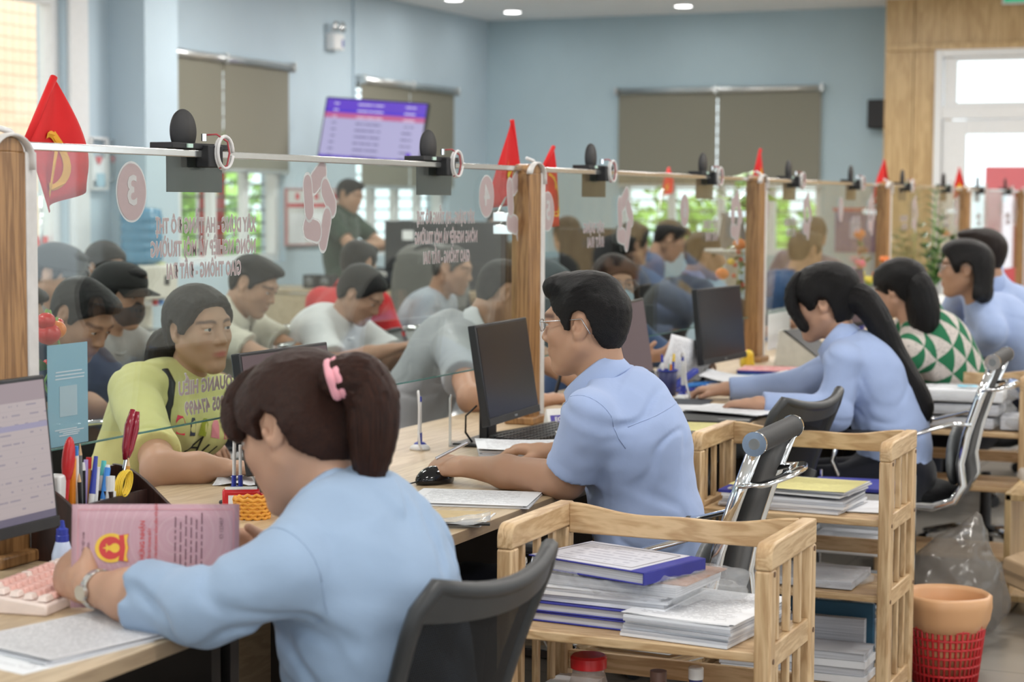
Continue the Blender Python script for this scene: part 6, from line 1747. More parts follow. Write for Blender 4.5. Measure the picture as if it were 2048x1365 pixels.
# long ponytail clerk
person('female clerk with very long black ponytail, both hands on the papers', 184, (1.02, 3.40), (.770, 3.37, 1.115), look=(0, 14, 0), sex='f', bulk=1.02, sw=.180, hs=1.08, skin=FAIR, h=.0055,
       arms={'L': {'wrist': (.63, 3.085, .790), 'elbow': (.86, 3.18, .765), 'dir': (-.8, .15, -.05), 'curl': (16, 22, 14)}, 'R': {'wrist': (.385, 3.52, .790), 'elbow': (.62, 3.60, .80), 'dir': (-.9, .05, -.08), 'curl': (20, 28, 18)}},
       hair='long', shirt={'mat': SH_BLUE2, 'sleeve': 'long', 'collar': True, 'ease': .014}, trousers=TROUSER, fold=.007, bow=.05,
       extras=[haircap(lambda S, H, M, hs: S.ell(H(-.02, 0, .05), (.112 * hs, .088 * hs, .075 * hs), .03, M)), ponytail([(.045, .030, .098), (.082, .045, .055), (.088, .058, .005), (.072, .066, -.050), (.062, .066, -.075)], [.018, .018, .015, .011, .004], h=.006, name='side_hair'),
               ponytail([(-.085, .01, -.005), (-.13, .01, -.02), (-.165, .01, -.10), (-.19, .01, -.22), (-.225, .01, -.33), (-.245, .012, -.40), (-.235, .012, -.44)], [.045, .042, .040, .038, .034, .026, .006], h=.006)])
# clerk in green patterned blouse
def tri_mat():
    t = NT('green triangle print'); v = t.coord('Object', (1, 1, 1)); sp = t.new('ShaderNodeSeparateXYZ'); t.link(v, sp.inputs[0])
    a = t.math('ADD', t.math('MULTIPLY', sp.outputs[1], 10.5), t.math('MULTIPLY', sp.outputs[0], 3.5)); z = t.math('MULTIPLY', sp.outputs[2], 9.0)
    p = t.math('ADD', t.math('MULTIPLY', a, .72), z); q = t.math('SUBTRACT', z, t.math('MULTIPLY', a, .72))
    fp, fq = t.math('FRACT', p), t.math('FRACT', q); par = t.math('MODULO', t.math('ABSOLUTE', t.math('ADD', t.math('FLOOR', p), t.math('FLOOR', q))), 2.0)
    tri = t.math('GREATER_THAN', fp, fq); g = t.math('ABSOLUTE', t.math("SUBTRACT", tri, 0.0))
    n = t.noise(v, 130, 2); t.base(t.mix(g, t.mix(t.math('GREATER_THAN', n, .60), (.60, .54, .50), (.36, .33, .31)), (.025, .16, .075))); return t.set(.85, spec=.2)


person('female clerk in green and cream triangle-print blouse with low black ponytail', 172, (1.00, 4.90), (.745, 4.70, 1.108), look=(-8, 8, 0), sex='f', bulk=1.06, sw=.180, hs=1.03, skin=FAIR, h=.0065,
       arms={'L': {'wrist': (.50, 4.80, .79)}, 'R': {'wrist': (.45, 5.1, .79)}}, hair='tied', shirt={'mat': tri_mat(), 'sleeve': 'short', 'len': .8, 'ease': .016}, trousers=TROUSER, fold=.003, bow=.05,
       extras=[haircap(lambda S, H, M, hs: S.ell(H(-.015, 0, .036), (.116 * hs, .092 * hs, .085 * hs), .02, M)), ponytail([(-.075, .01, .02), (-.098, .01, -.01), (-.108, .01, -.09), (-.105, .01, -.165), (-.10, .01, -.205)], [.045, .056, .060, .050, .02], h=.007, flat=None), glasses()])
person('bob-haired female clerk in silver spectacles and light blue shirt', 190, (1.06, 6.25), (.830, 5.72, 1.160), look=(-2, 2, 0), sex='f', bulk=1.06, sw=.185, hs=1.12, skin=TAN1, h=.0065,
       arms={'L': {'wrist': (.62, 5.98, .80), 'elbow': (.86, 5.98, .80)}, 'R': {'wrist': (.42, 6.3, .80), 'elbow': (.62, 6.45, .85)}}, hair='bob', shirt={'mat': SH_BLUE2, 'sleeve': 'long', 'neck': False, 'ease': .016}, trousers=TROUSER, fold=.006, bow=.05, lips=(.40, .06, .06), extras=[glasses(lw=.046, lh=.034)])
person('clerk with short hair in light blue shirt behind the bob-haired clerk', 184, (1.06, 6.85), (.800, 6.32, 1.205), look=(0, 2, 0), sex='m', bulk=1.08, sw=.205, hs=1.12, skin=TAN1, h=.008,
       arms={'L': {'wrist': (.60, 6.65, .80)}, 'R': {'wrist': (.55, 7.2, .80)}}, hair='short', hair_col='dark', shirt={'mat': SH_BLUE2, 'sleeve': 'long', 'collar': True, 'ease': .02}, trousers=TROUSER, fold=.005)

# ------------------------------------------------------------------ customers at the counter
YEL_T = fabric('pale yellow jersey', (.66, .62, .26), .9, 700, .03)
GREYP = fabric('light grey pique', (.46, .47, .49), .9, 500, .04); WHITE_T = fabric('white cotton', (.72, .73, .74), .9, 700, .02); CREAM = fabric('cream shirting', (.60, .57, .47), .9, 700, .03)
NAVY = fabric('navy jersey', (.03, .035, .06)); GREYT = fabric('grey jersey', (.33, .33, .32)); OLIVE = fabric('dark green uniform cloth', (.035, .06, .042)); REDT = fabric('red polo cloth', (.58, .03, .035)); DKGREY = fabric('dark grey jacket cloth', (.045, .047, .05))
DENIM = fabric('faded denim', (.06, .10, .20)); M_MASKW = fabric('pale blue mask cloth', (.50, .60, .70)); M_MASKK = fabric('charcoal mask cloth', (.04, .045, .05)); LILACS = fabric('lilac shirting', (.30, .28, .42))


def shirt_print(c):
    """nail-polish motif and script lettering printed on the tee front, laid on the cloth"""
    so = c['shirt']; me = so.data; bv = BVHTree.FromPolygons([v.co for v in me.vertices], [p.vertices for p in me.polygons]); f, s, u = c['f'], c['side'], c['u']; o = c['ch'] + u * -.015
    def lay(poly, m, nm, lift=.002):
        vs = []
        for a, b in poly:
            p = Vector(o + s * a + u * b); h = bv.ray_cast(p + Vector(f) * .5, -Vector(f)); vs.append((h[0] if h[0] else p + Vector(f) * .12) + Vector(f) * lift)
        MB().add(vs, [tuple(range(len(vs)))]).build(nm, m, so)
    cols = [(.75, .12, .25), (.80, .30, .35), (.35, .40, .05), (.05, .06, .10), (.80, .04, .10)]; cols2 = [(.75, .06, .05), (.55, .60, .58), (.80, .25, .05), (.80, .10, .28), (.50, .10, .30)]
    for row, (cs, b0) in enumerate(((cols, .055), (cols2, -.055))):
        for k, cc in enumerate(cs):
            a = .095 - .046 * k; sl = random.uniform(-.010, .010); m = plain('nail colour %d %d' % (row, k), cc, .35)
            lay([(a - .013, b0 - .022), (a + .013, b0 - .022), (a + .014 + sl, b0 + .012), (a + .008 + sl, b0 + .026), (a - .006 + sl, b0 + .026), (a - .012 + sl, b0 + .012)], m, 'nail_print')
    for body, size, b0, a0 in (('Au', .085, .0, .010), ('resen', .045, -.085, .0)):
        o2 = lettering(body, size, plain('black print', (.015, .015, .015), .6), so, None, 'CENTER', -.008, .0, 'shirt_lettering', shear=.35); mm = o2.data
        for v in mm.vertices:
            p = Vector(o + s * (-(v.co.x + a0) * -1) * -1 * -1 + u * (v.co.y + b0)) if False else Vector(o + s * (v.co.x + a0) + u * (v.co.y + b0)); h = bv.ray_cast(p + Vector(f) * .5, -Vector(f)); v.co = (h[0] if h[0] else p) + Vector(f) * .0032


def hair_clip(c):
    H = c['H']; b = MB(); m = plain('pale green clip', (.55, .68, .56), .4)
    for k in range(5): b.ball(H(-.085 + .012 * math.cos(k * 1.26), -.048 + .004, -.045 + .014 * math.sin(k * 1.26)), .012, 8, 6, (.8, .8, .8))
    o = b.build('hair_clip', m, c['root'], True); o['kind'] = 'stuff'


def strap(c, m, lo=.10):
    so = c['shirt']; me = so.data; bv = BVHTree.FromPolygons([v.co for v in me.vertices], [p.vertices for p in me.polygons]); pts = []
    s0 = c['sh']['R'] * .62 + c['C7'] * .38
    for t in np.linspace(0, 1, 14):
        q = s0 + c['f'] * (.25 * t) - c['u'] * .25 * t ** 1.5 - c['side'] * .05 * t; n = bv.find_nearest(Vector(q)); pts.append(n[0] + n[1] * .003)
    MB().tube(pts, .008, 6, flat=(1.4, .5)).build('bag_strap', m, c['root'], True)


person('woman customer in pale yellow printed T-shirt facing the brown-haired clerk', -14, (-.70, 1.47), (-.505, 1.500, 1.098), look=(-6, 2, 3), legs={'L': ((.27, .11, .50), (.22, .11, .10)), 'R': ((.27, -.11, .50), (.22, -.11, .10))}, sex='f', bulk=1.08, sw=.182, hs=1.05, skin=TAN1, h=.0045, hh=.0036,
       arms={'R': {'wrist': (-.165, 1.070, .785), 'elbow': (-.290, .985, .785), 'dir': (.7, .35, 0), 'curl': (20, 25, 15)}, 'L': {'wrist': (-.10, 1.42, .785), 'elbow': (-.34, 1.64, .80)}},
       hair='tied', hair_col='dark', shirt={'mat': YEL_T, 'sleeve': 'short', 'ease': .015, 'len': .84, 'off': .008}, fold=.007, bow=.035,
       extras=[ponytail([(-.07, -.02, -.035), (-.105, -.045, -.050), (-.115, -.055, -.10), (-.10, -.055, -.14)], [.035, .034, .030, .008], h=.006), hair_clip, shirt_print, lambda c: strap(c, M_MATTEB)])
person('male customer in light grey polo with dark faded hair, leaning on the counter', 6, (-.80, 3.42), (-.440, 3.455, 1.112), look=(30, 26, 0), legs={'L': ((.27, .11, .50), (.22, .11, .10)), 'R': ((.27, -.11, .50), (.22, -.11, .10))}, sex='m', bulk=1.08, sw=.20, hs=1.08, skin=TAN1, h=.0055,
       arms={'R': {'wrist': (-.05, 2.86, .790), 'elbow': (-.275, 2.80, .790), 'dir': (.8, .5, .1), 'curl': (30, 35, 20)}, 'L': {'wrist': (-.03, 3.35, .79)}}, hair='buzz', shirt={'mat': GREYP, 'sleeve': 'short', 'collar': True, 'collar_mat': WHITE_T, 'ease': .018}, fold=.006, bow=.07)
o = thing('smartphone', 'dark smartphone held up behind the second wooden post', 'phone', (-.03, 2.98, .79), .4); MB().box((0, 0, .07), (.009, .072, .145), (0, .25, 0)).build('body', M_BLACK, o, bevel=.004); MB().box((.0052, 0, .071), (.0006, .066, .136), (0, .25, 0)).build('screen', M_SCRD, o)
person('woman customer with brown hair, spectacles and pale mask behind the second clerk\'s head', -52, (-.56, 4.42), (-.330, 4.32, 1.118), look=(2, 4, 0), legs={'L': ((.27, .11, .50), (.22, .11, .10)), 'R': ((.27, -.11, .50), (.22, -.11, .10))}, sex='f', sw=.17, hs=1.04, skin=FAIR, h=.006,
       arms={'R': {'wrist': (-.04, 3.80, .860), 'elbow': (-.24, 3.98, .79), 'dir': (.8, .25, .15), 'palm': (-.2, .5, .8), 'curl': (20, 25, 15)}, 'L': {'wrist': (.06, 4.25, .80)}}, hair='full', hair_col='brown', shirt={'mat': DENIM, 'sleeve': 'long'}, extras=[face_mask(M_MASKW), glasses(lw=.05, lh=.04)])
t = thing('paper_sheet', 'printed page held up over the blue mesh pen cup by a customer\'s hand', 'paper', on_x(1343, 668, .14)); a, b_, d_ = on_x(1343, 668, .14), on_x(1433, 692, .14), on_x(1306, 752, .10)
m = MB(); m.sheet((0, 0, 0), d_ - a, b_ - a, 8, 8, .0008, lambda u, v: (.012 * math.sin(PI * u), 0, 0)); m.build('sheet', M_PRINT, t, True)
person('male customer with greying cropped hair in dark grey jacket seen from behind', 42, (-1.00, 6.42), (-.700, 6.70, 1.172), look=(-6, 6, 0), legs={'L': ((.27, .11, .50), (.22, .11, .10)), 'R': ((.27, -.11, .50), (.22, -.11, .10))}, sex='m', bulk=1.14, sw=.21, hs=1.10, skin=TAN2, h=.008, hair='buzz', hair_col='dark', shirt={'mat': DKGREY, 'sleeve': 'long', 'collar': True, 'collar_mat': LILACS, 'ease': .02}, fold=.006, arms={'R': {'wrist': (-.25, 6.35, .80)}, 'L': {'wrist': (-.3, 7.0, .8)}})
person('customer with black hair and blue shirt beyond the long-ponytail clerk', 60, (-.75, 8.05), (-.56, 8.25, 1.155), look=(0, 10, 0), legs={'L': ((.27, .11, .50), (.22, .11, .10)), 'R': ((.27, -.11, .50), (.22, -.11, .10))}, hs=1.12, skin=TAN1, h=.009, hair='short', shirt={'mat': fabric('deep blue cloth', (.03, .08, .20)), 'sleeve': 'long'}, eyes=False)
person('person in dark purple-grey shirt seen from behind near the back wall', 100, (-1.1, 10.0), (-1.02, 10.25, 1.23), hs=1.1, skin=TAN2, h=.011, hair='short', shirt={'mat': fabric('plum cloth', (.10, .08, .14)), 'sleeve': 'long'}, eyes=False)

# ------------------------------------------------------------------ people waiting
def waiting(label, head, heading, pitch, shirt, hair='short', sex='m', back=.26, **k):
    th = math.radians(heading); kw = dict(h=.010, skin=TAN1, hair_col='black'); kw.update(k)
    return person(label, heading, (head[0] - back * math.cos(th), head[1] - back * math.sin(th)), head, look=(kw.pop('yaw', 0), pitch, 0), sex=sex, hair=hair, shirt=shirt, **kw)


waiting('seated man in dark navy T-shirt with bowed head beside the blue notice', (-1.24, 1.975, 1.080), -4, 34, {'mat': NAVY, 'sleeve': 'short'}, h=.006, hs=1.06, skin=TAN2, bulk=1.08, arms={'R': {'wrist': (-.93, 1.78, .70)}, 'L': {'wrist': (-.90, 2.1, .70)}}, bow=.06)
waiting('seated man in black cap and charcoal mask with grey T-shirt', (-1.72, 2.86, 1.100), 0, 8, {'mat': GREYT, 'sleeve': 'short'}, h=.007, back=.20, skin=TAN1, arms={'R': {'wrist': (-1.30, 2.72, .76), 'elbow': (-1.62, 2.55, .72)}, 'L': {'wrist': (-1.30, 3.0, .75)}}, extras=[face_mask(M_MASKK), cap_hat(fabric('black cap cloth', (.018, .018, .017)), plain('brown badge', (.25, .13, .09), .7))])
waiting('seated man in grey cap turned away behind the man in black cap', (-2.62, 3.70, 1.128), 14, 16, {'mat': GREYT, 'sleeve': 'short'}, skin=FAIR, hs=1.1, extras=[cap_hat(fabric('grey cap cloth', (.06, .065, .07)), None, .03)])
waiting('seated woman with white mask between the grey cap and the black cap', (-2.72, 4.18, 1.145), -10, 18, {'mat': NAVY, 'sleeve': 'long'}, 'tied', 'f', skin=FAIR, extras=[face_mask(WHITE_T)])
waiting('dark-haired person at the left edge behind the nearest post', (-1.62, 2.14, 1.075), 10, 20, {'mat': NAVY, 'sleeve': 'short'}, hs=.9)
waiting('seated man in cream shirt looking down behind the yellow T-shirt woman', (-1.76, 3.87, 1.100), 6, 26, {'mat': CREAM, 'sleeve': 'short', 'collar': True, 'ease': .02}, h=.007, hs=1.05, arms={'R': {'wrist': (-1.36, 3.72, .70)}, 'L': {'wrist': (-1.38, 3.95, .70)}})
waiting('seated woman in white T-shirt looking down at a phone', (-1.44, 4.22, 1.055), 2, 36, {'mat': WHITE_T, 'sleeve': 'short', 'ease': .03, 'len': .85}, 'tied', 'f', h=.007, hs=1.05, skin=FAIR, bow=.06, back=.28, bulk=1.05, arms={'R': {'wrist': (-1.22, 4.08, .835), 'elbow': (-1.45, 3.96, .77), 'curl': (35, 35, 20)}, 'L': {'wrist': (-1.20, 4.20, .835), 'curl': (35, 35, 20)}})
o = thing('smartphone', 'phone in the hands of the woman in white T-shirt', 'phone', (-1.13, 4.12, .845), .2); MB().box((0, 0, .02), (.13, .07, .009), (0, -.5, 0)).build('body', M_BLACK, o, bevel=.003)
waiting('person in red polo seen from behind, behind the woman in white', (-2.00, 5.25, 1.140), 80, 18, {'mat': REDT, 'sleeve': 'short', 'collar': True}, back=.16, eyes=False)
waiting('seated man with shaved grey head in pale grey T-shirt', (-1.78, 5.85, 1.105), 8, 14, {'mat': fabric('pale blue grey cloth', (.42, .46, .52)), 'sleeve': 'short'}, 'buzz', hair_col='grey', hs=1.05)
person('standing man in dark green uniform by the left wall window', 4, (-4.52, 9.76), (-4.48, 9.78, 1.490), look=(-10, 16, 0), sex='m', seat=.80, standing=True, hs=1.05, skin=TAN1, h=.010, hair='short', shirt={'mat': OLIVE, 'sleeve': 'short', 'collar': True}, trousers=OLIVE, bulk=1.1, arms={'R': {'wrist': (-4.14, 9.66, 1.12)}, 'L': {'wrist': (-4.12, 9.9, 1.12)}}, eyes=False)
waiting('person with dark jacket seen from behind near the second post', (-2.25, 8.62, 1.225), 120, 6, {'mat': fabric('slate cloth', (.10, .12, .13)), 'sleeve': 'long'}, hs=1.15, bulk=1.1, eyes=False, back=.12)
waiting('person in black hair and dark clothes beside the mask-wearing customer', (-1.48, 7.72, 1.200), 50, 4, {'mat': fabric('black cloth', (.02, .02, .022)), 'sleeve': 'long'}, 'bob', 'f', hs=1.1, eyes=False, back=.10)
waiting('person in faded denim jacket leaning behind the dark grey jacket', (-1.50, 8.50, 1.215), 25, 30, {'mat': DENIM, 'sleeve': 'long'}, hs=1.05, eyes=False, back=.30)
waiting('seated person in dark olive clothes far back beside the second flag', (-3.45, 10.2, 1.275), -60, 4, {'mat': fabric('olive brown cloth', (.07, .06, .04)), 'sleeve': 'long'}, hs=1.0, eyes=False, back=.08)

# ------------------------------------------------------------------ waiting benches
M_PERF = plain('perforated steel', (.52, .54, .55), .3, .85, var=.12, scale=240)


def bench(label, x, y, rz=0):
    t = thing('waiting_bench', label, 'bench', (x, y, 0), rz, 'steel waiting benches')
    MB().box((-.02, 0, .33), (.05, 1.74, .05)).build('beam', M_CHROME, t, bevel=.006)
    for s in (-1, 1):
        MB().tube([(.25, s * .72, .02), (.05, s * .72, .10), (-.02, s * .72, .33)], .020, 8).tube([(-.25, s * .72, .02), (-.08, s * .72, .10), (-.02, s * .72, .33)], .02, 8).build('leg', M_CHROME, t, True)
    for k in (-1, 0, 1):
        prof = [(.235, .395), (.225, .425), (.10, .415), (-.10, .40), (-.165, .44), (-.20, .56), (-.245, .74), (-.275, .845), (-.295, .850)]
        m = MB(); m.add([(px_, k * .575 + sy * .262, pz) for px_, pz in prof for sy in (-1, 1)], [(2 * i, 2 * i + 1, 2 * i + 3, 2 * i + 2) for i in range(len(prof) - 1)]); o = m.build('seat_shell', M_PERF, t, True); sd = o.modifiers.new('th', 'SOLIDIFY'); sd.thickness = .012
        MB().tube([(-.283, k * .575 - .262, .846), (-.283, k * .575 + .262, .846)], .014, 8).build('back_tube', M_CHROME, t, True)
    for k in (-1.5, -.5, .5, 1.5):
        MB().tube([(-.20, k * .575, .46), (-.18, k * .575, .60), (-.10, k * .575, .635), (.14, k * .575, .615), (.20, k * .575, .56), (.10, k * .575, .41)], .014, 8, flat=(1, 1)).build('armrest', M_CHROME, t, True)
    return t


bn = bench('steel waiting bench under the man in black cap and the man in cream', -1.92, 3.22)
copy_thing(bn, (-1.92, 5.10, 0), 0, 'steel waiting bench under the red polo and the shaved grey head', 'steel waiting benches')
copy_thing(bn, (-2.88, 3.72, 0), math.radians(4), 'steel waiting bench under the grey cap, farthest from the counter', 'steel waiting benches')
copy_thing(bn, (-1.52, 1.75, 0), math.radians(-2), 'steel waiting bench under the man in navy T-shirt', 'steel waiting benches')
copy_thing(bn, (-1.36, 4.72, 0), 0, 'steel waiting bench beside the woman in white T-shirt', 'steel waiting benches')
for lab, p, rz in (('plain chair under the yellow T-shirt woman', (-.70, 1.47, 0), -14), ('plain chair under the grey polo customer', (-.82, 3.42, 0), 6), ('plain chair under the mask-wearing customer', (-.56, 4.42, 0), -52), ('plain chair under the dark grey jacket customer', (-1.0, 6.42, 0), 42)):
    t = thing('visitor_chair', lab, 'chair', p, math.radians(rz)); S = Sdf(); S.ell((.02, 0, .435), (.22, .22, .035), .02); vp, q = S.mesh(.016); np_mesh('seat', vp, q, M_SEATF, t)
    MB().tube([(-.19, -.17, .44), (-.24, -.17, .60), (-.27, -.15, .80), (-.27, .15, .80), (-.24, .17, .60), (-.19, .17, .44)], .012, 8).build('back_frame', M_CHROME, t, True); MB().box((-.262, 0, .70), (.03, .31, .20), (0, -.12, 0)).build('backrest', M_SEATF, t, bevel=.01)
    for s in (-1, 1): MB().tube([(.18, s * .18, .42), (.20, s * .19, .01), (-.18, s * .19, .01), (-.18, s * .18, .42)], .011, 8).build('leg', M_CHROME, t, True)

# ------------------------------------------------------------------ along the far walls
# hanging screen
def tv_mat():
    t = NT('queue screen'); uv = t.new('ShaderNodeUVMap').outputs['UV']; sp = t.new('ShaderNodeSeparateXYZ'); t.link(uv, sp.inputs[0]); u, v = sp.outputs[0], sp.outputs[1]
    c = t.mix(t.math('GREATER_THAN', v, .82), (.42, .40, .62), (.13, .06, .55)); c = t.mix(t.math('MULTIPLY', t.math('GREATER_THAN', v, .68), t.math('LESS_THAN', v, .77)), c, (.50, .12, .27)); c = t.mix(t.math('MULTIPLY', t.math('GREATER_THAN', v, .77), t.math('LESS_THAN', v, .82)), c, (.08, .04, .58))
    c = t.mix(t.math('LESS_THAN', v, .05), c, (.10, .05, .48)); row = t.math('MULTIPLY', v, 9.2); fr = t.math('FRACT', row); ri = t.math('FLOOR', row); cb = t.new('ShaderNodeCombineXYZ'); t.link(t.math('MULTIPLY', u, 60), cb.inputs[0]); t.link(t.math('MULTIPLY', ri, 9.1), cb.inputs[1]); n = t.noise(cb.outputs[0], 1, 2)
    ins = t.math('MAXIMUM', t.math('MAXIMUM', t.math('MULTIPLY', t.math('GREATER_THAN', u, .32), t.math('LESS_THAN', u, .58)), t.math('MULTIPLY', t.math('GREATER_THAN', u, .79), t.math('LESS_THAN', u, .90))), t.math('MULTIPLY', t.math('GREATER_THAN', u, .08), t.math('LESS_THAN', u, .13)))
    ink = t.math('MULTIPLY', t.math('MULTIPLY', t.math('MULTIPLY', t.math('GREATER_THAN', fr, .35), t.math('LESS_THAN', fr, .62)), t.math('GREATER_THAN', n, .40)), ins)
    low = t.math('LESS_THAN', v, .68); c = t.mix(t.math('MULTIPLY', t.math('MULTIPLY', ink, .75), low), c, (.10, .09, .22)); c = t.mix(t.math('MULTIPLY', t.math('MULTIPLY', ink, .7), t.math('GREATER_THAN', v, .68)), c, (.75, .70, .85))
    t.base((0, 0, 0)); t.link(c, t.b.inputs['Emission Color']); t.b.inputs['Emission Strength'].default_value = 1.05; return t.set(.4)


TL, TR, BL = on_depth(653, 193, 14.60), on_depth(858, 206, 14.35), on_depth(641, 318, 14.52); ex = TR - TL; ey = BL - TL; ez = ex.cross(-ey).normalized(); w_, h_ = ex.length, ey.length; ex.normalize(); ey = ez.cross(ex)
t = thing('wall_screen', 'large tilted wall screen with purple and white queue list', 'screen', (TL + (TR - TL) / 2)); t.matrix_world = axes_matrix(TL + (TR - TL) / 2 , ex, ez.cross(ex), ez)
MB().box((0, -h_ / 2, -.022), (w_, h_, .040)).build('casing', M_BLACK, t, bevel=.004); m = MB(); m.sheet((-w_ / 2 + .012, -h_ + .016, .0005), (w_ - .024, 0, 0), (0, h_ - .028, 0), 1, 1, .0008); m.build('screen', tv_mat(), t)
MB().box((0, -h_ / 2, -.10), (.22, .22, .12)).build('wall_bracket', M_MATTEB, t); MB().tube([(0, -h_ / 2, -.14), (-.12, -h_ / 2, -.30), (-.38, -h_ / 2 , -.36)], .025, 8).build('bracket_arm', M_MATTEB, t)
MB().lathe([(.001, 0), (.022, 0), (.022, .0006), (.001, .0006)], (w_ * .38, -h_ + .075, .0012), 20, (0, 0, 1)).build('logo', emit('screen logo', (.16, .05, .65), .9), t)
# emergency light
t = thing('emergency_light', 'white twin-head emergency light high on the left wall', 'emergency light', (XL, 10.51, 2.66)); MB().box((.045, 0, .05), (.08, .17, .13)).build('box', M_WHITE, t, bevel=.01); MB().box((.086, .055, .04), (.004, .025, .06)).build('indicator', M_BLUEP, t)
for s in (-1, 1): MB().lathe([(.012, 0), (.040, .03), (.042, .045), (.001, .040)], (.045, s * .055, .165), 18, (1, 0, .1)).build('lamp_head', M_CHROME, t, True); MB().cone((.045, s * .05, .11), (.045, s * .055, .16), .008, None, 8).build('neck', M_WHITE, t)
tag(MB().cone((XL + .012, 10.89, 1.75), (XL + .012, 10.89, CEIL), .012, None, 10).build('conduit', M_WALLL), 'thin pale conduit running up the left wall beside the emergency light', 'conduit')
t = thing('wall_speaker', 'black wall speaker half hidden by the wood panelling', 'speaker', (-1.30, YB - .10, 2.22)); MB().box((0, 0, 0), (.16, .16, .25)).build('cabinet', M_MATTEB, t, bevel=.012); MB().box((0, .08, 0), (.06, .06, .08)).build('bracket', M_MATTEB, t)
t = thing('exit_sign', 'green and white exit sign at the top right corner', 'sign', (-.02, YD - .03, 3.12)); MB().box((0, 0, .03), (.34, .03, .16)).build('housing', M_WHITE, t, bevel=.005); MB().box((0, -.016, .03), (.30, .004, .125)).build('panel', emit('exit green', (.02, .40, .20), 1.0), t); lettering('EXIT', .075, emit('exit white', (.8, .95, .85), 1.0), t, axes_matrix((.04, -.0195, .03), (1, 0, 0), (0, 0, 1), (0, -1, 0)), 'CENTER', .02)
# notice board and framed suggestion panel
t = thing('notice_board', 'white notice board with red header on the left wall between the windows', 'notice board', (XL + .012, 10.24, 1.11)); MB().box((0, 0, .21), (.02, .93, .44)).build('board', M_OFFW, t); MB().box((.0115, 0, .30), (.002, .90, .030)).build('red_band', plain('notice red', (.55, .06, .08), .6), t)
for k in range(3): MB().box((.0115, -.30 + .30 * k, .12), (.002, .24, .24)).build('notice', M_PAPER, t); MB().box((.0125, -.30 + .30 * k, .37), (.002, .06, .05)).build('red_seal', plain('notice red', (.55, .06, .08), .6), t)
b = MB()
for (yy, zz, sy, sz) in ((0, .425, .93, .012), (0, -.005, .93, .012), (-.46, .21, .012, .44), (.46, .21, .012, .44)): b.box((.004, yy, zz), (.026, sy, sz))
b.build('frame', plain('notice frame', (.50, .22, .22), .5), t)
t = thing('sign_frame', 'white wall frame with red heart mark beside the water dispenser', 'sign', (XL + .03, 7.345, 1.515)); b = MB()
for (yy, zz, sy, sz) in ((0, .327, .18, .015), (0, .0, .18, .015), (-.085, .165, .012, .34), (.085, .165, .012, .34)): b.box((0, yy, zz), (.04, sy, sz))
b.build('frame', M_WHITE, t, bevel=.003); HEART = [(0, -.9), (.95, .1), (.95, .55), (.55, .85), (.15, .7), (0, .4), (-.15, .7), (-.55, .85), (-.95, .55), (-.95, .1)]
MB().box((0, 0, .13), (.004, .16, .15)).build('card', M_PAPER, t); MB().prism([(u * .035, v * .035) for u, v in HEART], (.006, 0, .185), (0, 1, 0), (0, 0, 1), (1, 0, 0), .002).build('heart', plain('heart red', (.70, .10, .12), .5), t); MB().box((.006, .02, .06), (.003, .09, .085)).build('blue_card', plain('pale blue card', (.40, .60, .72), .6), t)
t = thing('heart_plaque', 'clear wall panel with a second red heart, right of the white frame', 'sign', (XL + .03, 7.51, 1.56)); MB().box((0, 0, .14), (.006, .13, .28)).build('plate', film('clear acrylic', (.55, .62, .66), .35, .1), t); MB().prism([(u * .03, v * .03) for u, v in HEART], (.006, -.01, .15), (0, 1, 0), (0, 0, 1), (1, 0, 0), .002).build('heart', plain('heart dull red', (.50, .18, .22), .5), t)
# water dispenser
t = thing('water_dispenser', 'cream water dispenser with blue bottle beside the pillar', 'water dispenser', (-4.70, 7.36, 0), math.radians(-6)); M_CREAMP = plain('cream enamel', (.66, .64, .57), .35)
MB().box((0, 0, .30), (.32, .32, .60)).build('lower_cabinet', M_CREAMP, t, bevel=.012); MB().box((-.10, 0, .70), (.12, .30, .24)).build('rear_panel', M_CREAMP, t); MB().box((0, 0, .92), (.33, .33, .22)).build('head', M_CREAMP, t, bevel=.015); MB().box((.166, .05, .93), (.004, .05, .06)).build('control_panel', M_BLACK, t)
for s, m in ((-.06, M_WHITEP), (0, M_RED), (.06, M_SKYP)): MB().box((.10, s, .79), (.05, .03, .04)).build('tap', m, t, bevel=.006)
MB().box((.04, 0, .605), (.20, .24, .015)).build('drip_tray', M_GREY, t); pr = [(.03, 0), (.05, .02), (.13, .05)]
for k in range(5): pr += [(.136, .07 + .06 * k), (.136, .10 + .06 * k), (.130, .11 + .06 * k), (.130, .12 + .06 * k)]
MB().lathe(pr + [(.125, .385), (.08, .395), (.001, .396)], (0, 0, 1.00), 26).build('bottle', film('blue bottle plastic', (.10, .30, .48), .80, .12), t, True); MB().box((.02, .08, 1.035), (.10, .14, .012)).build('leaflets', plain('leaflet', (.55, .58, .20), .7), t)
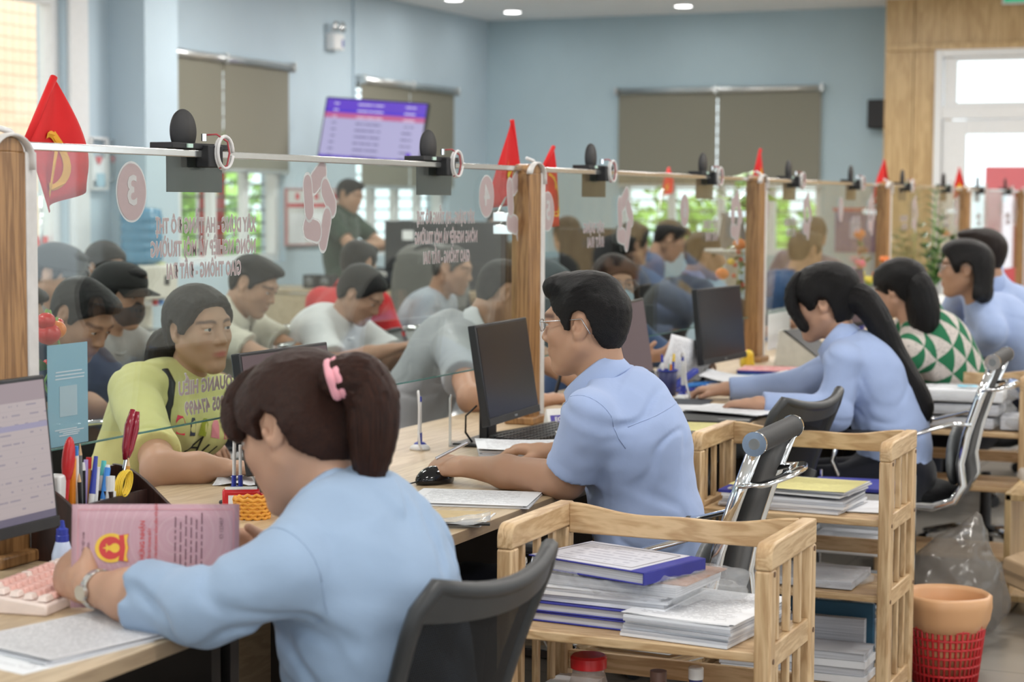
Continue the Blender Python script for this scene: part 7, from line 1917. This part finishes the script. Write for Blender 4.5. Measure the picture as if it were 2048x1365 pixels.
# long desk by the windows, monitors, bag, chair
t = thing('side_desk', 'pale wood side desk under the left wall window', 'desk', (-4.12, 9.42, 0)); MB().box((0, 0, .79), (1.75, .60, .025)).build('top', M_DESK, t); MB().box((0, -.28, .39), (1.72, .02, .76)).build('front_panel', M_DESK, t)
for s in (-1, 1): MB().box((s * .86, 0, .39), (.025, .58, .77)).build('side', M_DESK, t)
MB().box((.10, -.292, .40), (.02, .006, .74)).build('panel_joint', M_DESKE, t)
t = thing('side_desk', 'pale wood side desk behind the red polo and the office chair', 'desk', (-2.55, 9.55, 0)); MB().box((0, 0, .79), (1.30, .60, .025)).build('top', M_DESK, t); MB().box((0, -.28, .39), (1.28, .02, .76)).build('front_panel', M_DESK, t)
for s in (-1, 1): MB().box((s * .63, 0, .39), (.025, .58, .77)).build('side', M_DESK, t)
S = Sdf(); S.ell((0, 0, .06), (.20, .13, .07), .03); S.ell((.05, 0, .09), (.15, .10, .05), .04); S.plane((0, 0, .003), (0, 0, -1)); vp, q = S.mesh(.014, lambda P: .010 * vnoise(P * 14)); t = thing('black_bag', 'soft black bag lying on the side desk under the window', 'bag', (-4.02, 9.36, .803)); np_mesh('bag', vp, q, fabric('black bag cloth', (.025, .027, .032)), t); MB().tube([(-.1, -.05, .10), (-.04, -.06, .16), (.06, -.06, .16), (.12, -.05, .11)], .008, 6).build('handle', M_MATTEB, t, True); MB().box((.08, -.10, .11), (.07, .01, .05), (.5, 0, 0)).build('tag', M_WHITEP, t)
for k, (x, lab) in enumerate(((-4.55, 'black desk speaker box left of the soft black bag'), (-4.42, 'second black desk speaker box beside the soft black bag'))):
    t = thing('desk_speaker', lab, 'speaker', (x, 9.33, .803)); MB().box((0, 0, .05), (.10, .12, .10)).build('cabinet', M_MATTEB, t, bevel=.006); MB().lathe([(.001, 0), (.035, 0), (.030, -.012), (.001, -.012)], (0, -.062, .05), 18, (0, -1, 0)).build('cone', M_GREY, t, True)
for k, (p, w_, h_, lab) in enumerate((((-3.72, 9.42), .50, .36, 'rear of the left black monitor on the side desk, with a white sticker'), ((-3.36, 9.62), .46, .36, 'rear of the right black monitor on the side desk'))):
    t = thing('monitor', lab, 'monitor', (p[0], p[1], .803), math.radians(20)); MB().box((0, 0, .14 + h_ / 2), (w_, .04, h_)).build('casing', M_BLACK, t, bevel=.008); MB().box((0, -.02, .10), (.10, .03, .20)).build('stand', M_BLACK, t, bevel=.005); MB().box((0, 0, .008), (.26, .18, .016)).build('base', M_BLACK, t, bevel=.004)
    if k == 0: MB().box((-.08, -.0215, .14 + h_ * .72), (.08, .003, .07)).build('sticker', M_WHITEP, t)
t = thing('white_carton', 'white carton on the side desk behind the office chair', 'box', (-2.78, 9.45, .803)); MB().box((0, 0, .12), (.34, .24, .24)).build('carton', plain('pale carton', (.52, .56, .58), .7), t, bevel=.005); MB().box((0, 0, .243), (.34, .06, .004)).build('tape', M_CLEAR, t)
t = thing('office_chair', 'big grey-backed office chair with dark frame behind the bald man', 'chair', (-2.55, 7.45, 0), math.radians(90)); star_base(t); S = Sdf(); S.ell((0, 0, .48), (.26, .26, .06), .03); vp, q = S.mesh(.016); np_mesh('seat', vp, q, M_SEATF, t)
S = Sdf(); S.cone((-.25, -.14, .70), (-.28, -.12, 1.08), .10, .09, .1, (V(1, 0, 0), .35)); S.cone((-.25, .14, .70), (-.28, .12, 1.08), .10, .09, .1, (V(1, 0, 0), .35)); S.ell((-.27, 0, .92), (.05, .24, .28), .08); vp, q = S.mesh(.014); np_mesh('backrest', vp, q, fabric('warm grey leather', (.20, .195, .18), .5, 200), t)
MB().tube([(-.05, -.20, .45), (-.22, -.24, .55), (-.26, -.25, .80), (-.29, -.20, 1.10), (-.30, 0, 1.20), (-.29, .20, 1.10), (-.26, .25, .80), (-.22, .24, .55), (-.05, .20, .45)], .022, 8).build('back_frame', M_FRAMEK, t, True)
for s in (-1, 1): MB().tube([(.10, s * .27, .50), (.12, s * .30, .66), (-.14, s * .30, .68), (-.22, s * .27, .60)], .022, 8).build('armrest', M_FRAMEK, t, True)
t = thing('office_chair', 'grey rounded office chair back near the mask-wearing customer', 'chair', (-.95, 5.15, 0), math.radians(100)); star_base(t); S = Sdf(); S.ell((0, 0, .48), (.24, .24, .06), .03); vp, q = S.mesh(.018); np_mesh('seat', vp, q, M_SEATF, t); S = Sdf(); S.ell((-.25, 0, .90), (.05, .24, .30), .08); vp, q = S.mesh(.014); np_mesh('backrest', vp, q, fabric('slate grey cloth', (.14, .16, .17), .8), t); MB().tube([(-.02, 0, .44), (-.22, 0, .46), (-.30, 0, .80)], .022, 8).build('back_post', M_FRAMEK, t, True)
t = thing('monitor', 'black monitor behind the glass, left of the dark grey jacket customer', 'monitor', (-1.86, 8.2, .80), math.radians(10)); MB().box((0, 0, .32), (.52, .04, .33)).build('casing', M_BLACK, t, bevel=.006); MB().box((0, .0, .09), (.08, .04, .18)).build('stand', M_BLACK, t); MB().box((0, 0, .008), (.24, .18, .016)).build('base', M_BLACK, t)
t = thing('side_desk', 'pale side desk beyond the mask-wearing customer', 'desk', (-1.9, 8.2, 0)); MB().box((0, 0, .78), (1.0, .6, .03)).build('top', M_DESK, t); MB().box((0, -.28, .38), (.98, .02, .76)).build('front_panel', M_DESK, t)
for s in (-1, 1): MB().box((s * .48, 0, .38), (.025, .58, .76)).build('side', M_DESK, t)
t = thing('wall_poster', 'purple poster with red header on the back wall right of the window', 'poster', (-1.50, YB - .012, 1.02)); MB().box((0, 0, .18), (.36, .012, .36)).build('board', plain('purple poster', (.14, .10, .26), .6), t); MB().box((0, -.008, .375), (.40, .006, .03)).build('header', plain('poster red', (.5, .06, .08), .6), t); MB().box((0, -.008, .2), (.10, .004, .16)).build('pale_panel', plain('pale lilac', (.45, .42, .55), .6), t)

# ------------------------------------------------------------------ flags along the partition
M_FRED = plain('red flag cloth', (.66, .018, .020), .65, var=.06, scale=14, spec=.25); M_FGOLD = plain('gold emblem cloth', (.78, .36, .02), .7)


def desk_flag(label, tip, base, low, free, kind, fold=.018, seed=0, foot=None):
    """small flag on a slanting stick: tip, base of stick, lower inner corner and outer corner as (y,z) at x"""
    t = thing('desk_flag', label, 'flag', (tip[0], base[1], base[2])); o = Vector((tip[0], base[1], base[2])); tip, base, low, free = [Vector(p) - o for p in (tip, base, low, free)]
    fo = Vector(foot) - o; MB().tube([fo, base, tip], .0038, 8).build('stick', M_CHROME, t, True)
    if foot[2] < .8: MB().lathe([(.001, 0), (.045, 0), (.045, .008), (.012, .014), (.006, .03), (.001, .03)], fo, 18).build('stand_base', M_CHROME, t, True)
    else: MB().box(fo + Vector((.035, 0, 0)), (.085, .016, .030)).build('clamp', M_CHROME, t, bevel=.002)
    def S_(u, v):
        a = tip.lerp(base, v / .55) if v < .55 else base.lerp(low, (v - .55) / .45); b = tip.lerp(free, v) + (free - base).normalized() * math.sin(PI * v) * .20 * (free - base).length; p = a.lerp(b, u)
        return p + Vector((fold * math.sin(u * 8 + v * 2 + seed) * v, 0, 0))
    nu, nv = 14, 16; P = [S_(i / nu, j / nv) for j in range(nv + 1) for i in range(nu + 1)]; m = MB(); m.add(P, [(j * (nu + 1) + i, j * (nu + 1) + i + 1, (j + 1) * (nu + 1) + i + 1, (j + 1) * (nu + 1) + i) for j in range(nv) for i in range(nu)]); c = m.build('cloth', M_FRED, t, True); sd = c.modifiers.new('th', 'SOLIDIFY'); sd.thickness = .001
    MB().tube([tip, tip.lerp(base, .5), base], .008, 8).build('sleeve', M_FRED, c, True)
    def em(poly, cu, cv, s):
        vs = [S_(min(1, max(0, cu + a * s)), min(1, max(0, cv - b * s))) + Vector((.004, 0, 0)) for a, b in poly]; MB().add(vs, [tuple(range(len(vs)))]).build('emblem', M_FGOLD if kind == 'sickle' else M_YEL, c)
    if kind == 'star': em(star(1.0), .45, .62, .22)
    elif kind == 'sickle':
        arc = [(.8 * math.cos(a), .8 * math.sin(a)) for a in np.linspace(-2.2, 2.0, 18)]; inner = [(.60 * math.cos(a) - .06, .62 * math.sin(a)) for a in np.linspace(2.0, -2.2, 18)]; em(arc + inner, .40, .66, .30); em([(-.85, -.75), (-.68, -.9), (.55, .42), (.40, .55)], .40, .66, .30); em([(.15, .65), (.62, .25), (.75, .42), (.30, .80)], .40, .66, .30)
    return t


def fl(label, X, tip, base, low, free, kind, seed=0, foot=None): return desk_flag(label, on_x(*tip, X), on_x(*base, X), on_x(*low, X), on_x(*free, X), kind, .018, seed, foot)


fl('red party flag leaning beside the nearest post', -.10, (108, 154), (50, 292), (86, 426), (178, 375), 'sickle', 0, (-.10, .01, 1.27))
fl('red flag with yellow star left of the second post', -.12, (1024, 240), (1037, 338), (1038, 402), (985, 418), 'star', 1, (-.10, 2.60, 1.40))
fl('red party flag right of the second post', -.10, (1107, 294), (1086, 338), (1096, 458), (1121, 446), 'sickle', 2, (-.10, 2.60, 1.36))
fl('slim red flag standing behind the third post', -.12, (1521, 299), (1509, 352), (1512, 370), (1526, 362), 'star', 3, (-.10, 2 * BAY, 1.40))
fl('red flag beside the fourth post', -.12, (1768, 321), (1776, 368), (1776, 402), (1742, 410), 'star', 4, (-.10, 3 * BAY, 1.40))
fl('small red flag at the far end before the glass door', -.12, (1918, 337), (1928, 370), (1925, 392), (1904, 398), 'star', 5, (-.10, 4 * BAY, 1.40))
fl('small red flag behind the glass left of the pothos leaves', -1.62, (1338, 336), (1326, 378), (1324, 396), (1345, 384), 'star', 6, (-1.62, 8.30, .797))


# ------------------------------------------------------------------ plants and ornaments
M_LEAF = plain('pothos leaf', (.20, .42, .05), .45, var=.25, scale=25); M_LEAFD = plain('dark glossy leaf', (.03, .13, .025), .3, var=.3, scale=25); M_STEM = plain('green stem', (.22, .36, .10), .5)


def leaf(mb, base, d, up, L, w, curl=.25):
    d = Vector(d).normalized(); s = d.cross(Vector(up)).normalized(); n = s.cross(d); pts = []
    prof = [(0, .05), (.15, .75), (.35, 1.0), (.6, .8), (.85, .35), (1, .02)]
    for t_, ww in prof:
        c = Vector(base) + d * L * t_ - n * L * curl * t_ * t_; pts += [c + s * w * ww + n * w * .25 * ww, c, c - s * w * ww + n * w * .25 * ww]
    mb.add(pts, [(3 * i + k, 3 * i + k + 1, 3 * i + k + 4, 3 * i + k + 3) for i in range(5) for k in (0, 1)])


t = thing('pothos_plant', 'pothos leaves hanging over the top of the nearest post', 'plant', (-.10, -.06, 1.54)); MB().lathe([(.001, 0), (.05, 0), (.06, .09), (.052, .09), (.001, .08)], (-.02, -.12, -.06), 20).build('pot', M_WHITEP, t, True); MB().box((.045, -.03, -.065), (.10, .18, .008)).build('shelf_bracket', M_TRUNK, t)
for k, (b0, tp, L, w, m) in enumerate((((0, -.03, .03), (.25, .8, .18), .105, .038, M_LEAFD), ((-.01, -.10, .05), (.2, .75, .9), .085, .030, M_LEAF), ((0, -.12, .05), (.1, .6, 1.2), .10, .028, M_LEAF), ((-.02, -.16, .04), (.1, .4, .9), .09, .034, M_LEAF))):
    mb = MB(); leaf(mb, b0, tp, (1, -.2, .6), L, w); mb.build('leaf', m, t, True); MB().tube([(-.02, -.12, .02), (Vector(b0) + Vector((-.02, -.12, .02))) / 2 + Vector((0, 0, .02)), b0], .0025, 6).build('stem', M_STEM, t, True)
c = on_x(1466, 392, -.45); t = thing('pothos_plant', 'bright green pothos in a grey vase behind the third post', 'plant', (c.x, c.y, 0)); MB().lathe([(.001, 0), (.16, 0), (.16, .02), (.03, .04), (.03, 1.18), (.14, 1.20), (.14, 1.215), (.001, 1.215)], n=20).build('pedestal', M_OFFW, t, True); MB().lathe([(.001, 1.215), (.05, 1.215), (.07, 1.27), (.055, 1.37), (.065, 1.40), (.055, 1.40), (.001, 1.36)], n=22).build('vase', plain('grey glaze', (.16, .16, .17), .25), t, True); rs = random.Random(4)
for k in range(14):
    a = rs.uniform(0, 6.28); hgt = rs.uniform(.02, .20); rr = rs.uniform(.03, .14); tip = (rr * math.cos(a), rr * math.sin(a), 1.42 + hgt); mb = MB(); leaf(mb, tip, (math.cos(a), math.sin(a), rs.uniform(-.3, .8)), (rs.uniform(-.4, .4), rs.uniform(-.9, 0), 1), rs.uniform(.08, .12), rs.uniform(.030, .042)); mb.build('leaf', M_LEAF, t, True); MB().tube([(0, 0, 1.38), (rr * .4 * math.cos(a), rr * .4 * math.sin(a), 1.42 + hgt * .8), tip], .003, 6).build('stem', M_STEM, t, True)
c = on_x(1862, 640, .06); t = thing('zz_plant', 'dark green leafy plant in a pot on the counter beyond the clerk in green', 'plant', (c.x, c.y, .75)); MB().lathe([(.001, 0), (.07, 0), (.09, .13), (.08, .13), (.001, .11)], n=22).build('pot', M_WHITEP, t, True); rs = random.Random(8)
for k in range(9):
    a = rs.uniform(0, 6.28); hgt = rs.uniform(.28, .62) if k else .66; sp = rs.uniform(.06, .20) if k else .05; pts = [Vector((sp * math.cos(a) * s ** 1.6, sp * math.sin(a) * s ** 1.6, .10 + hgt * s)) for s in np.linspace(0, 1, 8)]; st = MB().tube(pts, [.008, .008, .007, .006, .005, .004, .003, .002], 6).build('stem', M_STEM, t, True)
    mb = MB()
    for i in range(2, 8):
        for s in (-1, 1): leaf(mb, pts[i], (math.cos(a + s * 1.4), math.sin(a + s * 1.4), .75), (0, 0, 1), .085, .020, .15)
    leaf(mb, pts[7], (math.cos(a) * .3, math.sin(a) * .3, 1), (1, 0, 0), .08, .020, .1); o = mb.build('leaflets', M_LEAFD, t, True); o['kind'] = 'stuff'
M_PUMP = plain('orange ornament', (.80, .20, .03), .3, var=.15, scale=20); M_BERRY = plain('red berry', (.60, .03, .03), .25)


def garland(label, X, px, fruits, seed, berries=10, leaves=10):
    p0 = on_x(*px, X); t = thing('fruit_garland', label, 'ornament', p0); rs = random.Random(seed)
    MB().tube([(0, 0, .03), (.01, .02, -.05), (-.01, -.01, -.12), (.01, .02, -.20)], .0025, 6).build('twig', M_STEM, t, True)
    for (fx, fy, r, m) in fruits:
        p = on_x(fx, fy, X) - p0; b = MB(); n = 18; vs = []; b.ball(p, r, 18, 10, (1, 1, .86)); o = b.build('fruit', m, t, True)
        for v in o.data.vertices:
            d = v.co - p; a = math.atan2(d.y, d.x); k = 1 + .06 * math.cos(6 * a); v.co = p + Vector((d.x * k, d.y * k, d.z))
        MB().cone(p + Vector((0, 0, r * .7)), p + Vector((0, .004, r * 1.15)), .004, .003, 8).build('fruit_stem', M_STEM, o)
    for k in range(berries): MB().ball((rs.uniform(-.03, .03), rs.uniform(-.06, .08), rs.uniform(-.20, .06)), .011, 10, 7).build('berry', M_BERRY, t, True)
    for k in range(leaves): mb = MB(); leaf(mb, (rs.uniform(-.02, .02), rs.uniform(-.05, .06), rs.uniform(-.18, .02)), (rs.uniform(-1, 1), rs.uniform(-1, 1), rs.uniform(-.6, .8)), (.3, .2, 1), .055, .017); mb.build('leaf', M_LEAFD, t, True)


garland('red and orange fruit ornament behind the glass beside the nearest post', -.06, (100, 650), [(97, 668, .026, M_BERRY), (112, 660, .022, M_PUMP), (92, 642, .02, M_BERRY)], 1, 2, 4)
garland('hanging garland of orange pumpkins, red berries and leaves left of the third post', -.10, (1480, 500), [(1479, 489, .030, M_PUMP), (1444, 548, .030, M_PUMP), (1462, 524, .018, M_YELP)], 2, 14, 14)
garland('garland of orange fruit left of the fourth post', -.10, (1725, 490), [(1719, 468, .032, M_PUMP), (1724, 500, .026, plain('brown ornament', (.25, .10, .06), .5))], 3, 8, 4)
garland('small orange fruit ornament before the fifth post', -.10, (1890, 470), [(1890, 465, .028, M_PUMP)], 4, 3, 3)
c = on_x(1712, 575, -.04); t = thing('flower_pot', 'pot of orange and yellow artificial flowers beyond the long-ponytail clerk', 'flowers', (c.x, c.y, .75)); MB().lathe([(.001, 0), (.05, 0), (.065, .11), (.055, .11), (.001, .10)], n=20).build('pot', M_BLUEP, t, True); rs = random.Random(12)
for k in range(14):
    a = rs.uniform(0, 6.28); r_ = rs.uniform(.02, .15); z_ = rs.uniform(.26, .40); p = Vector((r_ * math.cos(a), r_ * 1.6 * math.sin(a), z_)); st = MB().tube([(0, 0, .09), p * .5 + Vector((0, 0, .08)), p], .003, 6).build('stem', M_STEM, t, True); b = MB()
    for q in range(6): b.ball(p + Vector((.5 * math.cos(q * 1.05), .0 + math.sin(q * 1.05), .3 * math.cos(q * 2))) * .022, .018, 8, 6, (1, 1, .7))
    o = b.build('blossom', [plain('orange petals', (.80, .22, .06), .6), plain('yellow petals', (.78, .66, .10), .6), plain('pink petals', (.70, .15, .22), .6)][k % 3], st, True)
tag(MB().sheet((-.15, 1.00, .752), (.17, .06, 0), (-.06, .20, 0), 10, 8, .0006, lambda u, v: (0, 0, .018 * abs(float(vnoise(np.array([[u * 3, v * 3, 4.0]]))[0])))).build('paper_sheet', M_PAPER, smooth=True), 'crumpled white paper on the counter under the yellow T-shirt woman\'s hand', 'paper')
